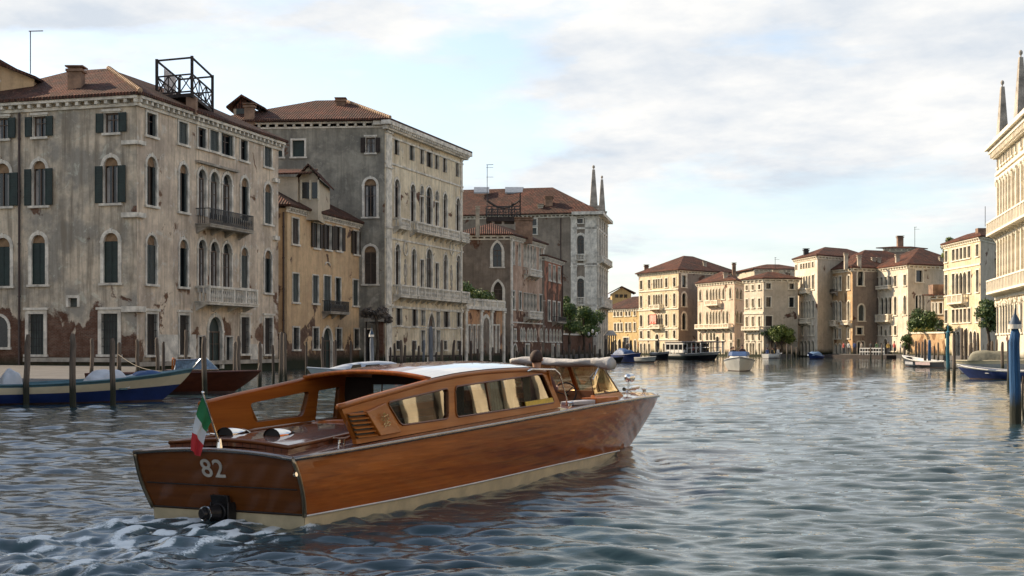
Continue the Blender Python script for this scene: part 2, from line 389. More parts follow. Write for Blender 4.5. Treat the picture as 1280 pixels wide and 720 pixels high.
class MB:
    def __init__(s):
        s.v = []; s.f = []; s.m = []; s.cm = 0

    def poly(s, pts, m=None):
        n = len(s.v)
        s.v.extend([tuple(p) for p in pts])
        s.f.append(tuple(range(n, n + len(pts))))
        s.m.append(s.cm if m is None else m)

    def mesh(s, vs, fs, m=None):
        n = len(s.v)
        s.v.extend([tuple(p) for p in vs])
        for f in fs:
            s.f.append(tuple(i + n for i in f)); s.m.append(s.cm if m is None else m)

    def hexa(s, p, m=None):
        """8 points: bottom 4 then top 4"""
        s.mesh(p, [(3, 2, 1, 0), (4, 5, 6, 7), (0, 1, 5, 4), (1, 2, 6, 5), (2, 3, 7, 6), (3, 0, 4, 7)], m)

    def box(s, a, b, m=None):
        x0, y0, z0 = a; x1, y1, z1 = b
        s.hexa([(x0, y0, z0), (x1, y0, z0), (x1, y1, z0), (x0, y1, z0), (x0, y0, z1), (x1, y0, z1), (x1, y1, z1), (x0, y1, z1)], m)

    def tube(s, p0, p1, r0, r1=None, n=8, m=None, cap=True):
        r1 = r0 if r1 is None else r1
        p0 = Vector(p0); p1 = Vector(p1)
        d = (p1 - p0)
        if d.length < 1e-6: return
        d.normalize()
        a = d.orthogonal().normalized(); b = d.cross(a)
        vs = []
        for p, r in ((p0, r0), (p1, r1)):
            for i in range(n):
                t = 2 * math.pi * i / n
                vs.append(p + a * (r * math.cos(t)) + b * (r * math.sin(t)))
        fs = [(i, (i + 1) % n, n + (i + 1) % n, n + i) for i in range(n)]
        if cap: fs += [tuple(reversed(range(n))), tuple(range(n, 2 * n))]
        s.mesh(vs, fs, m)

    def path(s, pts, r, n=6, m=None):
        """swept round section through points (shared rings)"""
        pts = [Vector(p) for p in pts]
        rr = r if isinstance(r, (list, tuple)) else [r] * len(pts)
        vs = []; fs = []
        up = Vector((0, 0, 1))
        for i, p in enumerate(pts):
            d = (pts[min(i + 1, len(pts) - 1)] - pts[max(i - 1, 0)]).normalized()
            a = d.cross(up) if abs(d.z) < .93 else d.cross(Vector((1, 0, 0)))
            a.normalize(); b = d.cross(a)
            for k in range(n):
                t = 2 * math.pi * k / n
                vs.append(p + a * (rr[i] * math.cos(t)) + b * (rr[i] * math.sin(t)))
        for i in range(len(pts) - 1):
            for k in range(n):
                fs.append((i * n + k, i * n + (k + 1) % n, (i + 1) * n + (k + 1) % n, (i + 1) * n + k))
        fs += [tuple(reversed(range(n))), tuple(range((len(pts) - 1) * n, len(pts) * n))]
        s.mesh(vs, fs, m)

    def lathe(s, c, prof, n=12, m=None):
        """profile [(r, z)...] round vertical axis at c"""
        vs = []; fs = []
        for r, z in prof:
            for k in range(n):
                t = 2 * math.pi * k / n
                vs.append((c[0] + r * math.cos(t), c[1] + r * math.sin(t), c[2] + z))
        for i in range(len(prof) - 1):
            for k in range(n):
                fs.append((i * n + k, i * n + (k + 1) % n, (i + 1) * n + (k + 1) % n, (i + 1) * n + k))
        fs += [tuple(reversed(range(n))), tuple(range((len(prof) - 1) * n, len(prof) * n))]
        s.mesh(vs, fs, m)

    def ball(s, c, r, n=10, sc=(1, 1, 1), m=None):
        vs = []; fs = []
        rows = max(4, n // 2 + 1)
        for i in range(rows + 1):
            ph = math.pi * i / rows
            for k in range(n):
                t = 2 * math.pi * k / n
                vs.append((c[0] + r * sc[0] * math.sin(ph) * math.cos(t), c[1] + r * sc[1] * math.sin(ph) * math.sin(t), c[2] + r * sc[2] * math.cos(ph)))
        for i in range(rows):
            for k in range(n):
                fs.append((i * n + k, (i + 1) * n + k, (i + 1) * n + (k + 1) % n, i * n + (k + 1) % n))
        s.mesh(vs, fs, m)

    def build(s, name, mats, parent=None, smooth=False, label=None, cat=None, group=None, kind=None, origin=None, bevel=0.0):
        if not isinstance(mats, (list, tuple)): mats = [mats]
        v = np.array(s.v, dtype=float)
        pw = WL.get(parent.name, Vector((0, 0, 0))) if parent else Vector((0, 0, 0))
        if origin is None:
            c = (v.min(0) + v.max(0)) / 2
            if not parent: c[2] = v[:, 2].min()
        else:
            c = np.array(origin, dtype=float)
        me = bpy.data.meshes.new(name)
        me.from_pydata((v - c).tolist(), [], s.f)
        for mt in mats: me.materials.append(mt)
        me.polygons.foreach_set('material_index', s.m)
        # metric UVs in build space
        uvl = me.uv_layers.new(name='UVMap')
        uv = np.zeros((len(me.loops), 2))
        ns = np.zeros(len(me.polygons) * 3); me.polygons.foreach_get('normal', ns); ns = ns.reshape(-1, 3)
        li = 0
        for fi, f in enumerate(s.f):
            nx, ny, nz = ns[fi]
            h = math.hypot(nx, ny)
            if h > 0.05:
                tx, ty = -ny / h, nx / h
                if tx < 0 or (abs(tx) < 1e-6 and ty < 0): tx, ty = -tx, -ty
                for vi in f:
                    p = v[vi]
                    uu = p[0] * tx + p[1] * ty
                    vv = p[2] / h if h > 0.9 else (p[2] / max(h, 0.2))
                    uv[li] = (uu, vv); li += 1
            else:
                for vi in f:
                    uv[li] = (v[vi][0], v[vi][1]); li += 1
        uvl.data.foreach_set('uv', uv.ravel())
        if smooth:
            me.polygons.foreach_set('use_smooth', [True] * len(me.polygons))
            if smooth != 'all':
                try: me.set_sharp_from_angle(angle=R(38))
                except Exception: pass
        me.update()
        o = bpy.data.objects.new(name, me)
        col.objects.link(o)
        if parent: o.parent = parent
        o.location = Vector(c) - pw
        WL[o.name] = Vector(c)
        if bevel:
            bv = o.modifiers.new('bevel', 'BEVEL'); bv.width = bevel; bv.segments = 2; bv.limit_method = 'ANGLE'; bv.angle_limit = R(40)
        tagp(o, label, cat, group, kind)
        return o


def copy_tree(o, parent=None, first=True):
    c = o.copy(); col.objects.link(c)
    WL[c.name] = WL.get(o.name, Vector((0, 0, 0)))
    if parent: c.parent = parent
    for ch in list(o.children): copy_tree(ch, c, False)
    return c

# ---------------------------------------------------------------- measured positions
def at_h(px, py, z):
    """world xy of the point seen at (px,py) that is z above the water"""
    D = FPX * (CAMH - z) / (py - HOR)
    return Vector(((px - 640) / FPX * D, D))


def at_d(px, D):
    return Vector(((px - 640) / FPX * D, D))


RW = random.Random(99)
M['glass_pale'] = simple('curtained_window_glass', (.10, .095, .085), .25, var=.5, scale=2)


class Facade:
    """vertical wall plane from a to b (xy), outward normal on the camera's side"""
    def __init__(s, a, b, z0=-0.6):
        s.a = Vector(a); s.b = Vector(b)
        s.d = (s.b - s.a); s.L = s.d.length; s.d = s.d / s.L
        n = Vector((s.d.y, -s.d.x))
        if n.dot(-s.a) < 0: n = -n
        s.n = n

    def p(s, u, z, w=0.0):
        q = s.a + s.d * u + s.n * w
        return Vector((q.x, q.y, z))

    def u(s, px):
        k = (px - 640) / FPX
        return (k * s.a.y - s.a.x) / (s.d.x - k * s.d.y)

    def z(s, px, py):
        D = s.a.y + s.d.y * s.u(px)
        return CAMH - (py - HOR) * D / FPX

    def box(s, mb, u0, u1, z0, z1, w0, w1, m=None):
        mb.hexa([s.p(u0, z0, w0), s.p(u1, z0, w0), s.p(u1, z0, w1), s.p(u0, z0, w1),
                 s.p(u0, z1, w0), s.p(u1, z1, w0), s.p(u1, z1, w1), s.p(u0, z1, w1)], m)


def outline(kind, u0, u1, z0, z1, n=10):
    """opening outline, starts bottom-left, goes up the left side, over, down"""
    hw = (u1 - u0) / 2; c = (u0 + u1) / 2
    if kind == 'rect': return [(u0, z0), (u0, z1), (u1, z1), (u1, z0)], z1
    pts = [(u0, z0)]
    if kind == 'arch':
        h = min(hw, (z1 - z0) * .5); zs = z1 - h
        for i in range(n + 1):
            t = math.pi * (1 - i / n)
            pts.append((c + hw * math.cos(t), zs + h * math.sin(t)))
    else:  # pointed ogee arch
        h = min(hw * 1.7, (z1 - z0) * .5); zs = z1 - h
        half = []
        for i in range(n // 2 + 1):
            t = i / (n // 2)
            x = hw * (1 - t ** 1.7)
            zz = h * (math.sin(t * math.pi / 2) * 0.78 + 0.22 * t ** 3)
            half.append((x, zz))
        pts += [(c - x, zs + zz) for x, zz in half]
        pts += [(c + x, zs + zz) for x, zz in reversed(half[:-1])]
    pts.append((u1, z0))
    return pts, zs


class Building:
    def __init__(s, name, label, corner, group=None):
        s.root = thing(name, label, 'building', (corner[0], corner[1], 0), group=group)
        s.holes = {}

    def window(s, F, wall, u0, u1, z0, z1, kind='rect', fr=0.12, frm='stone', pane='glass', shut=None, sill=True,
               bars=1, tymp=False, curtain=False, grille=False, far=False, depth=0.22, cross=True, lintel=False, name='window'):
        """adds a real opening to the wall and a window part with its sub-parts"""
        wall.append((F, u0, u1, z0, z1, kind))
        ol, zs = outline(kind, u0, u1, z0, z1, 6 if far else 10)
        c = (u0 + u1) / 2
        f = MB()
        # surround: front ring, outer edge and the reveal
        if fr > 0:
            ol2, _ = outline(kind, u0 - fr, u1 + fr, z0, z1 + fr, 6 if far else 10)
        else:
            ol2 = ol
        pr = 0.06 if fr > 0 else 0.003
        n = len(ol)
        for i in range(n - 1):
            a, b = ol[i], ol[i + 1]
            if fr > 0:
                a2, b2 = ol2[i], ol2[i + 1]
                f.poly([F.p(*a, pr), F.p(*b, pr), F.p(*b2, pr), F.p(*a2, pr)])
                f.poly([F.p(*a2, pr), F.p(*b2, pr), F.p(*b2, -0.02), F.p(*a2, -0.02)])
            f.poly([F.p(*a, pr), F.p(*a, -depth), F.p(*b, -depth), F.p(*b, pr)])
        f.poly([F.p(u0, z0, pr), F.p(u0, z0, -depth), F.p(u1, z0, -depth), F.p(u1, z0, pr)])
        if sill:
            F.box(f, u0 - fr - .08, u1 + fr + .08, z0 - .14, z0 - .003, -0.02, .14)
        if lintel:
            F.box(f, u0 - fr - .1, u1 + fr + .1, z1 + fr + .01, z1 + fr + .15, -0.02, .13)
        if kind == 'arch' and not far and fr > 0:   # impost and keystone blocks
            F.box(f, u0 - fr - .03, u0 - .01, zs - .09, zs + .03, -.02, pr + .03)
            F.box(f, u1 + .01, u1 + fr + .03, zs - .09, zs + .03, -.02, pr + .03)
            F.box(f, c - .07, c + .07, z1 - .02, z1 + fr + .04, -.02, pr + .04)
        w = f.build(name, M[frm], s.root)
        if pane == 'glass':
            q_ = RW.random()
            pane = 'glass' if q_ < .78 else ('shutter_grey' if q_ < .88 else ('glass_pale' if q_ < .93 else 'shutter_brown'))
        if shut and shut[1] == 'ajar' and RW.random() < .4: shut = (shut[0], 'closed')
        if shut and shut[1] == 'closed' and RW.random() < .15: shut = (shut[0], 'ajar')
        g = MB()
        g.poly([F.p(x, z, -depth + .02) for x, z in ol])
        g.build('pane', M[pane], w)
        if bars and not far:
            k = MB(); t = .035
            F.box(k, c - t, c + t, z0, zs - .002, -depth + .03, -depth + .08)
            F.box(k, u0, u0 + .06, z0, zs - .002, -depth + .03, -depth + .085)
            F.box(k, u1 - .06, u1, z0, zs - .002, -depth + .03, -depth + .085)
            if cross:
                F.box(k, u0 + .06, u1 - .06, zs - .09, zs - .01, -depth + .03, -depth + .078)
                zz = z0 + (zs - z0) * .66
                F.box(k, u0 + .06, c - t, zz - .02, zz + .02, -depth + .03, -depth + .075)
                F.box(k, c + t, u1 - .06, zz - .02, zz + .02, -depth + .03, -depth + .075)
            k.build('casement', M['casement'], w)
        if curtain:
            k = MB(); e = (u1 - u0) * .2
            F.box(k, u0 + .08, u0 + .08 + e, z0 + .06, zs - .1, -depth + .022, -depth + .028)
            F.box(k, u1 - .08 - e, u1 - .08, z0 + .06, zs - .1, -depth + .022, -depth + .028)
            k.build('curtain', M['curtain'], w)
        if tymp and zs > z0:
            k = MB()
            op = [p_ for p_ in ol if p_[1] >= zs - 1e-6]
            k.poly([F.p(x, z, -.10) for x, z in op])
            k.poly([F.p(u0, zs, -.10), F.p(u1, zs, -.10), F.p(u1, zs, -depth), F.p(u0, zs, -depth)])
            k.build('tympanum', M['tymp'], w)
        if shut:
            mt, mode = shut
            ztop = zs if kind != 'rect' else z1
            hw = (u1 - u0) / 2
            sets = []
            if mode == 'open': sets = [(u0 - hw - .04, u0 - .04, .07, .12), (u1 + .04, u1 + hw + .04, .07, .12)]
            elif mode == 'closed': sets = [(u0 + .01, c - .01, -.12, -.07), (c + .01, u1 - .01, -.12, -.07)]
            elif mode == 'ajar': sets = [(u0 + .01, u0 + hw * .42, -.12, -.06), (u1 - hw * .42, u1 - .01, -.12, -.06)]
            for (a, b, w0, w1) in sets:
                k = MB()
                F.box(k, a, b, z0 + .02, ztop - .02, w0, w1)
                if not far:
                    ns = int((ztop - z0) / .16)
                    for j in range(ns):
                        q = z0 + .08 + j * .16
                        F.box(k, a + .06, b - .06, q, q + .07, w1 + .001, w1 + .022)
                    F.box(k, a, a + .05, z0 + .02, ztop - .02, w1 + .001, w1 + .03)
                    F.box(k, b - .05, b, z0 + .02, ztop - .02, w1 + .001, w1 + .03)
                k.build('shutter', M[mt], w)
        if grille:
            k = MB()
            nb = max(3, int((u1 - u0) / .16))
            for j in range(1, nb):
                q = u0 + (u1 - u0) * j / nb
                F.box(k, q - .014, q + .014, z0, z1, .005, .03)
            for j in range(1, 5):
                q = z0 + (z1 - z0) * j / 5
                F.box(k, u0, u1, q - .014, q + .014, -.02, .004)
            k.build('grille', M['iron'], w)
        return w

    def walls(s, F, holes, z0, z1, mat, u0=0.0, u1=None, name='wall', label=None, back=None, thick=.35):
        u1 = F.L if u1 is None else u1
        mb = MB()
        hs = [h[1:] for h in holes if h[0] is F]
        us = sorted(set([u0, u1] + [round(x, 4) for h in hs for x in (h[0], h[1]) if u0 < x < u1]))
        for a, b in zip(us[:-1], us[1:]):
            mid = (a + b) / 2
            blk = sorted([(h[2], h[3]) for h in hs if h[0] < mid < h[1]])
            z = z0
            for lo, hi in blk:
                if lo > z + 1e-5: mb.poly([F.p(a, z), F.p(b, z), F.p(b, lo), F.p(a, lo)])
                z = max(z, hi)
            if z < z1: mb.poly([F.p(a, z), F.p(b, z), F.p(b, z1), F.p(a, z1)])
        for (a, b, lo, hi, kind) in hs:
            if kind == 'rect': continue
            ol, zs = outline(kind, a, b, lo, hi)
            c = (a + b) / 2
            op = ol[1:-1]
            L_ = [p_ for p_ in op if p_[0] <= c + 1e-6]; R_ = [p_ for p_ in op if p_[0] >= c - 1e-6]
            for i in range(len(L_) - 1): mb.poly([F.p(a, hi), F.p(*L_[i]), F.p(*L_[i + 1])])
            for i in range(len(R_) - 1): mb.poly([F.p(b, hi), F.p(*R_[i]), F.p(*R_[i + 1])])
        return mb.build(name, M[mat], s.root, label=label)

    def plainwalls(s, quad, z0, z1, mat, skip=()):
        """remaining sides of the footprint"""
        for i in range(4):
            if i in skip: continue
            a = quad[i]; b = quad[(i + 1) % 4]
            mb = MB(); mb.poly([(a.x, a.y, z0), (b.x, b.y, z0), (b.x, b.y, z1), (a.x, a.y, z1)])
            mb.build('wall', M[mat], s.root)

    def roof(s, quad, z, over=.5, inset=5., rise=2.8, mat='tile', hips=False, thick=.16):
        def off(q, d):
            out = []
            ctr = sum(q, Vector((0, 0))) / 4
            lines = []
            for i in range(4):
                a = q[i]; b = q[(i + 1) % 4]
                e = (b - a).normalized(); n = Vector((e.y, -e.x))
                if n.dot(ctr - a) > 0: n = -n
                lines.append((a + n * d, e))
            for i in range(4):
                (p1, e1), (p2, e2) = lines[i - 1], lines[i]
                den = e1.x * e2.y - e1.y * e2.x
                t = ((p2.x - p1.x) * e2.y - (p2.y - p1.y) * e2.x) / den
                out.append(p1 + e1 * t)
            return out
        ea = off(quad, over)
        ctr = sum(quad, Vector((0, 0))) / 4
        mind = 1e9
        for i in range(4):
            a = quad[i]; e = (quad[(i + 1) % 4] - a).normalized()
            mind = min(mind, abs(e.x * (ctr - a).y - e.y * (ctr - a).x))
        d = min(inset, mind * .98)
        rs = rise * d / inset
        tp = off(quad, -d)
        mb = MB()
        for i in range(4):
            j = (i + 1) % 4
            a, b, c_, d_ = ea[i], ea[j], tp[j], tp[i]
            mb.poly([(a.x, a.y, z + thick), (b.x, b.y, z + thick), (c_.x, c_.y, z + rs + thick), (d_.x, d_.y, z + rs + thick)])
            mb.poly([(a.x, a.y, z), (b.x, b.y, z), (b.x, b.y, z + thick), (a.x, a.y, z + thick)])
            q, r = quad[i], quad[j]
            mb.poly([(a.x, a.y, z), (b.x, b.y, z), (r.x, r.y, z), (q.x, q.y, z)])
        mb.poly([(q.x, q.y, z + rs + thick) for q in tp])
        rf = mb.build('roof', M[mat], s.root)
        if hips:
            for k in hips:
                mb = MB()
                a, b = ea[k], tp[k]
                n = 26
                for i in range(n):
                    t0, t1 = i / n, (i + .8) / n
                    p0 = Vector((a.x + (b.x - a.x) * t0, a.y + (b.y - a.y) * t0, z + thick + rs * t0 + .05))
                    p1 = Vector((a.x + (b.x - a.x) * t1, a.y + (b.y - a.y) * t1, z + thick + rs * t1 + .05))
                    mb.tube(p0, p1, .16, .12, 6)
                mb.build('ridge_tiles', M['ridge'], rf)
        s.tp = tp; s.ea = ea; s.rf = rf; s.rz = z + rs + thick
        return rf

    def cornice(s, F, z, mat='stone', h=.35, out=.35, dent=.55, dh=.22, dw=.2, u0=None, u1=None, name='cornice'):
        u0 = -out * .6 if u0 is None else u0; u1 = F.L + out * .6 if u1 is None else u1
        mb = MB()
        F.box(mb, u0, u1, z - h * .5, z - .01, -.02, out)
        F.box(mb, u0, u1, z - h - dh, z - h * .5 - dh - .003, -.02, out * .3)
        if dent:
            n = int((u1 - u0) / dent)
            for i in range(n):
                q = u0 + .15 + i * (u1 - u0 - .3) / max(n - 1, 1)
                F.box(mb, q - dw / 2, q + dw / 2, z - h * .5 - dh, z - h * .5 - .003, -.02, out * .85)
        return mb.build(name, M[mat], s.root)

    def band(s, F, z, h=.18, w=.08, mat='stone', u0=None, u1=None, name='string_course'):
        mb = MB(); F.box(mb, 0.02 if u0 is None else u0, F.L - .02 if u1 is None else u1, z - h / 2, z + h / 2, -.02, w)
        return mb.build(name, M[mat], s.root)

    def pilaster(s, F, u, z0, z1, w=.5, out=.12, mat='stone', caps=()):
        mb = MB(); F.box(mb, u - w / 2, u + w / 2, z0, z1, -.02, out)
        for z in list(caps) + [z1]: F.box(mb, u - w / 2 - .08, u + w / 2 + .08, z - .16, z + .001, -.02, out + .1)
        return mb.build('pilaster', M[mat], s.root)

    def balcony(s, F, u0, u1, zt, zb, mat='stone', out=.9, iron=False, brackets=3, far=False, slab=.2):
        """zt top of the rail, zb underside of the slab"""
        mb = MB()
        F.box(mb, u0, u1, zb, zb + slab, -.02, out)
        if not far: F.box(mb, u0 - .06, u1 + .06, zb + slab - .06, zb + slab - .001, -.018, out + .06)
        for i in range(brackets):
            q = u0 + .2 + (u1 - u0 - .4) * i / max(brackets - 1, 1)
            mb.hexa([F.p(q - .12, zb - .42, 0), F.p(q + .12, zb - .42, 0), F.p(q + .12, zb - .3, .18), F.p(q - .12, zb - .3, .18),
                     F.p(q - .12, zb - .001, 0), F.p(q + .12, zb - .001, 0), F.p(q + .12, zb - .001, out * .8), F.p(q - .12, zb - .001, out * .8)])
        b = mb.build('balcony', M['stone_dark' if iron else mat], s.root)
        r = MB(); z0 = zb + slab + .002
        if iron:
            F.box(r, u0, u1, zt - .05, zt, out - .06, out - .01)
            F.box(r, u0, u0 + .05, zt - .05, zt - .001, 0, out - .062); F.box(r, u1 - .05, u1, zt - .05, zt - .001, 0, out - .062)
            F.box(r, u0, u1, z0 + .1, z0 + .14, out - .055, out - .015)
            n = int((u1 - u0) / .14)
            for i in range(n + 1):
                q = u0 + .02 + (u1 - u0 - .04) * i / n
                F.box(r, q - .02, q + .02, z0, zt - .052, out - .05, out - .02)
                if i < n and i % 2 == 0:
                    q2 = q + (u1 - u0 - .04) / n
                    r.tube(F.p(q, z0 + .15, out - .035), F.p(q2, zt - .2, out - .035), .018, n=4)
                    r.tube(F.p(q2, z0 + .15, out - .035), F.p(q, zt - .2, out - .035), .018, n=4)
            for w in (.15, .3, .45, .6):
                if w < out - .08:
                    F.box(r, u0, u0 + .03, z0, zt - .052, w, w + .03); F.box(r, u1 - .03, u1, z0, zt - .052, w, w + .03)
            r.build('railing', M['iron'], b)
        else:
            F.box(r, u0, u1, zt - .14, zt, out - .22, out)
            F.box(r, u0, u0 + .2, zt - .139, zt - .001, 0, out - .222); F.box(r, u1 - .2, u1, zt - .139, zt - .001, 0, out - .222)
            npo = max(2, int((u1 - u0) / 1.6) + 1)
            posts = [u0 + .1 + (u1 - u0 - .2) * i / (npo - 1) for i in range(npo)]
            for q in posts: F.box(r, q - .1, q + .1, z0, zt - .142, out - .2, out - .02)
            st = .22 if not far else .4
            for a, c in zip(posts[:-1], posts[1:]):
                n = int((c - a - .2) / st)
                for i in range(n):
                    q = a + .1 + (c - a - .2) * (i + .5) / n
                    if far:
                        F.box(r, q - .07, q + .07, z0, zt - .142, out - .16, out - .06)
                    else:
                        P = F.p(q, z0, out - .11); hh = zt - .142 - z0
                        r.lathe(P, [(.05, 0), (.05, hh * .12), (.03, hh * .18), (.075, hh * .4), (.03, hh * .75), (.055, hh * .88), (.055, hh)], 6)
            for w in (.25, .5):
                if w < out - .25:
                    F.box(r, u0 + .04, u0 + .14, z0, zt - .142, w, w + .1); F.box(r, u1 - .14, u1 - .04, z0, zt - .142, w, w + .1)
            r.build('balustrade', M[mat], b)
        return b

    def pipe(s, F, u, z0, z1, r=.07):
        mb = MB(); mb.tube(F.p(u, z0, .12), F.p(u, z1, .12), r, n=8)
        for i in range(5):
            z = z0 + (z1 - z0) * (i + .5) / 5
            mb.tube(F.p(u, z, .12), F.p(u, z + .1, .12), r * 1.35, n=8)
        mb.build('drainpipe', M['pipe'], s.root)

    def chimney(s, x, y, z0, z1, w=.9, d=.7, mat='chim', flare=False, parent=None):
        mb = MB()
        mb.box((x - w / 2, y - d / 2, z0), (x + w / 2, y + d / 2, z1 - .25))
        e_ = min(.1, w * .13); mb.box((x - w / 2 - e_, y - d / 2 - e_, z1 - .248), (x + w / 2 + e_, y + d / 2 + e_, z1 - .1))
        mb.box((x - w / 2 + .06, y - d / 2 + .06, z1 - .098), (x + w / 2 - .06, y + d / 2 - .06, z1 + .02))
        mb.box((x - w / 2 - e_ * 1.3, y - d / 2 - e_ * 1.3, z1 + .022), (x + w / 2 + e_ * 1.3, y + d / 2 + e_ * 1.3, z1 + .1))
        return mb.build('chimney', M[mat], parent or s.rf)


def quad_from(c, a, b):
    """footprint: a(left end), c(corner), b(right end), back"""
    return [a.copy(), c.copy(), b.copy(), a + b - c]


def topD(py, H):
    return FPX * (H - CAMH) / (HOR - py)


HAZE = 1
# ================================================================= B1: large weathered palace, left
H1 = 15.9
c1 = at_d(171, topD(122.5, H1)); a1 = at_d(-60, topD(136.5, H1)); b1 = at_d(348, topD(180, H1))
B1 = Building('palace', 'large weathered grey palace with green shutters and wooden roof terrace, nearest on the left', c1)
FL = Facade(a1, c1); FR = Facade(c1, b1)
q1 = quad_from(c1, a1, b1)
hl = []
for (x0, x1), yt, yb, r in (((0.5, 11), 147.5, 173.5, 5), ((41.7, 58), 145.5, 171, 50), ((131, 149), 141, 166, 140)):
    if x0 == 0.5: x0 = -6
    B1.window(FL, hl, FL.u(x0), FL.u(x1), FL.z(r, yb), FL.z(r, yt), fr=.06, shut=('shutter', 'open'), curtain=True, lintel=True)
for (x0, x1), yt, yb, r in (((-8, 12.5), 204, 258, 5), ((41, 57.5), 201, 257, 50), ((130, 148), 196.5, 254, 140)):
    B1.window(FL, hl, FL.u(x0), FL.u(x1), FL.z(r, yb), FL.z(r, yt), 'arch', fr=.2, shut=('shutter', 'open'), curtain=True, tymp=True, cross=False)
for (x0, x1), yt, yb, r in (((-6, 13), 297, 357.5, 5), ((40, 57), 293.5, 355.5, 50), ((130, 148), 291, 353.5, 140)):
    B1.window(FL, hl, FL.u(x0), FL.u(x1), FL.z(r, yb), FL.z(r, yt), 'arch', fr=.22, shut=('shutter', 'closed'), tymp=True, bars=0)
for (x0, x1), yt, yb, r in (((36, 55), 392.5, 443, 45), ((127, 147.5), 392, 443, 137)):
    B1.window(FL, hl, FL.u(x0), FL.u(x1), FL.z(r, yb), FL.z(r, yt), fr=.22, grille=True, lintel=True, bars=0, pane='shutter_grey')
B1.window(FL, hl, FL.u(-14), FL.u(10.5), FL.z(5, 434), FL.z(5, 395), 'arch', fr=.16, bars=0)
B1.window(FL, hl, FL.u(86), FL.u(97), FL.z(90, 383.5), FL.z(90, 372.5), fr=.16, sill=False, bars=0, pane='shutter_grey')
B1.walls(FL, hl, -.6, H1, 'p_b1')
hr = []
for (x0, x1), yt, yb, r in (((183, 195), 142, 170, 189), ((223, 234), 153, 180, 228), ((247, 257), 160.3, 185, 252),
                            ((262, 273), 163.5, 189, 267), ((276, 291), 168.5, 194.5, 284), ((300, 309), 175, 200.6, 304), ((330, 339), 184, 208.5, 334)):
    B1.window(FR, hr, FR.u(x0), FR.u(x1), FR.z(r, yb), FR.z(r, yt), fr=.16, shut=('shutter_grey', 'ajar'), cross=True)
arcB = (((183, 195), 196, 257, 189), ((224, 234), 205.5, 265, 229), ((301, 310), 222.5, 276, 305.5), ((330.5, 339), 230, 280, 335))
for (x0, x1), yt, yb, r in arcB:
    B1.window(FR, hr, FR.u(x0), FR.u(x1), FR.z(r, yb), FR.z(r, yt), 'arch', fr=.2, shut=('shutter_grey', 'ajar'), tymp=True, cross=False)
for (x0, x1), yt, yb, r in (((247.5, 257), 211.5, 270, 252), ((262.5, 273), 215, 274, 268), ((278, 289), 218, 279, 283.5)):
    B1.window(FR, hr, FR.u(x0), FR.u(x1), FR.z(r, yb), FR.z(r, yt), 'arch', fr=.2, sill=False, curtain=True)
for (x0, x1), yt, yb, r in (((183, 195), 294, 355, 189), ((224, 234), 299.5, 358.5, 229), ((301, 309.5), 309.5, 360, 305.5), ((330.5, 339), 313, 366, 335)):
    B1.window(FR, hr, FR.u(x0), FR.u(x1), FR.z(r, yb), FR.z(r, yt), 'arch', fr=.16, shut=('shutter_grey', 'closed'), tymp=True, bars=0)
for (x0, x1), yt, yb, r in (((247.5, 257), 299.5, 366, 252), ((262.5, 273), 302, 367, 268), ((278, 289), 304, 368, 283.5)):
    B1.window(FR, hr, FR.u(x0), FR.u(x1), FR.z(r, yb), FR.z(r, yt), 'arch', fr=.16, sill=False, curtain=True)
for (x0, x1), yt, yb, r in (((183, 196), 392.5, 443.5, 189), ((224, 236), 394, 443.5, 229), ((301, 311), 396.5, 442, 305.5), ((330.5, 340), 397.5, 442.5, 335)):
    B1.window(FR, hr, FR.u(x0), FR.u(x1), FR.z(r, yb), FR.z(r, yt), fr=.16, grille=True, bars=0, pane='shutter_brown', lintel=True)
for (x0, x1) in ((248, 255.5), (282, 290)):
    B1.window(FR, hr, FR.u(x0), FR.u(x1), FR.z(252, 456), FR.z(252, 421), fr=.1, bars=0, sill=False)
B1.window(FR, hr, FR.u(260.5), FR.u(277), FR.z(268, 461), FR.z(268, 396), 'arch', fr=.26, bars=1, sill=False, pane='shutter', name='water_door')
B1.walls(FR, hr, -.6, H1, 'p_b1f')
B1.plainwalls(q1, -.6, H1, 'p_b1', skip=(0, 1))
B1.roof(q1, H1 + .12, over=.55, inset=5.0, rise=2.65, hips=(1,))
B1.cornice(FL, H1 + .12, h=.35, out=.45, dent=.62)
B1.cornice(FR, H1 + .12, h=.35, out=.45, dent=.62)
B1.balcony(FR, FR.u(244.5), FR.u(300), FR.z(245, 260), FR.z(245, 283.5), iron=True, out=1.0, brackets=4)
B1.balcony(FR, FR.u(243.5), FR.u(306), FR.z(244, 357), FR.z(244, 380.5), out=1.0, brackets=4)
mb = MB(); FR.box(mb, FR.u(244), FR.u(295), FR.z(244, 203), FR.z(244, 200), -.02, .28)
mb.build('moulding', M['stone_dark'], B1.root)
for x, (yt, yb) in ((173.5, (176, 181)), (173.5, (266, 272)), (173.5, (383, 390)), (343, (223, 228)), (343, (295, 300))):
    u = FR.u(x); mb = MB(); FR.box(mb, u - .3, u + .45, FR.z(x, yb), FR.z(x, yt), -.02, .22)
    if u < 1: FL.box(mb, FL.L - .9, FL.L + .1, FR.z(x, yb), FR.z(x, yt), -.02, .22)
    mb.build('corner_block', M['stone'], B1.root)
B1.pipe(FL, FL.u(25.5), -.1, H1 - .5)
mb = MB(); FR.box(mb, .02, FR.L - .02, 0.5, .75, -.02, .14); FL.box(mb, FL.L * .4, FL.L, .75, 1.0, -.02, .1)
mb.build('plinth', M['stone_dark'], B1.root)
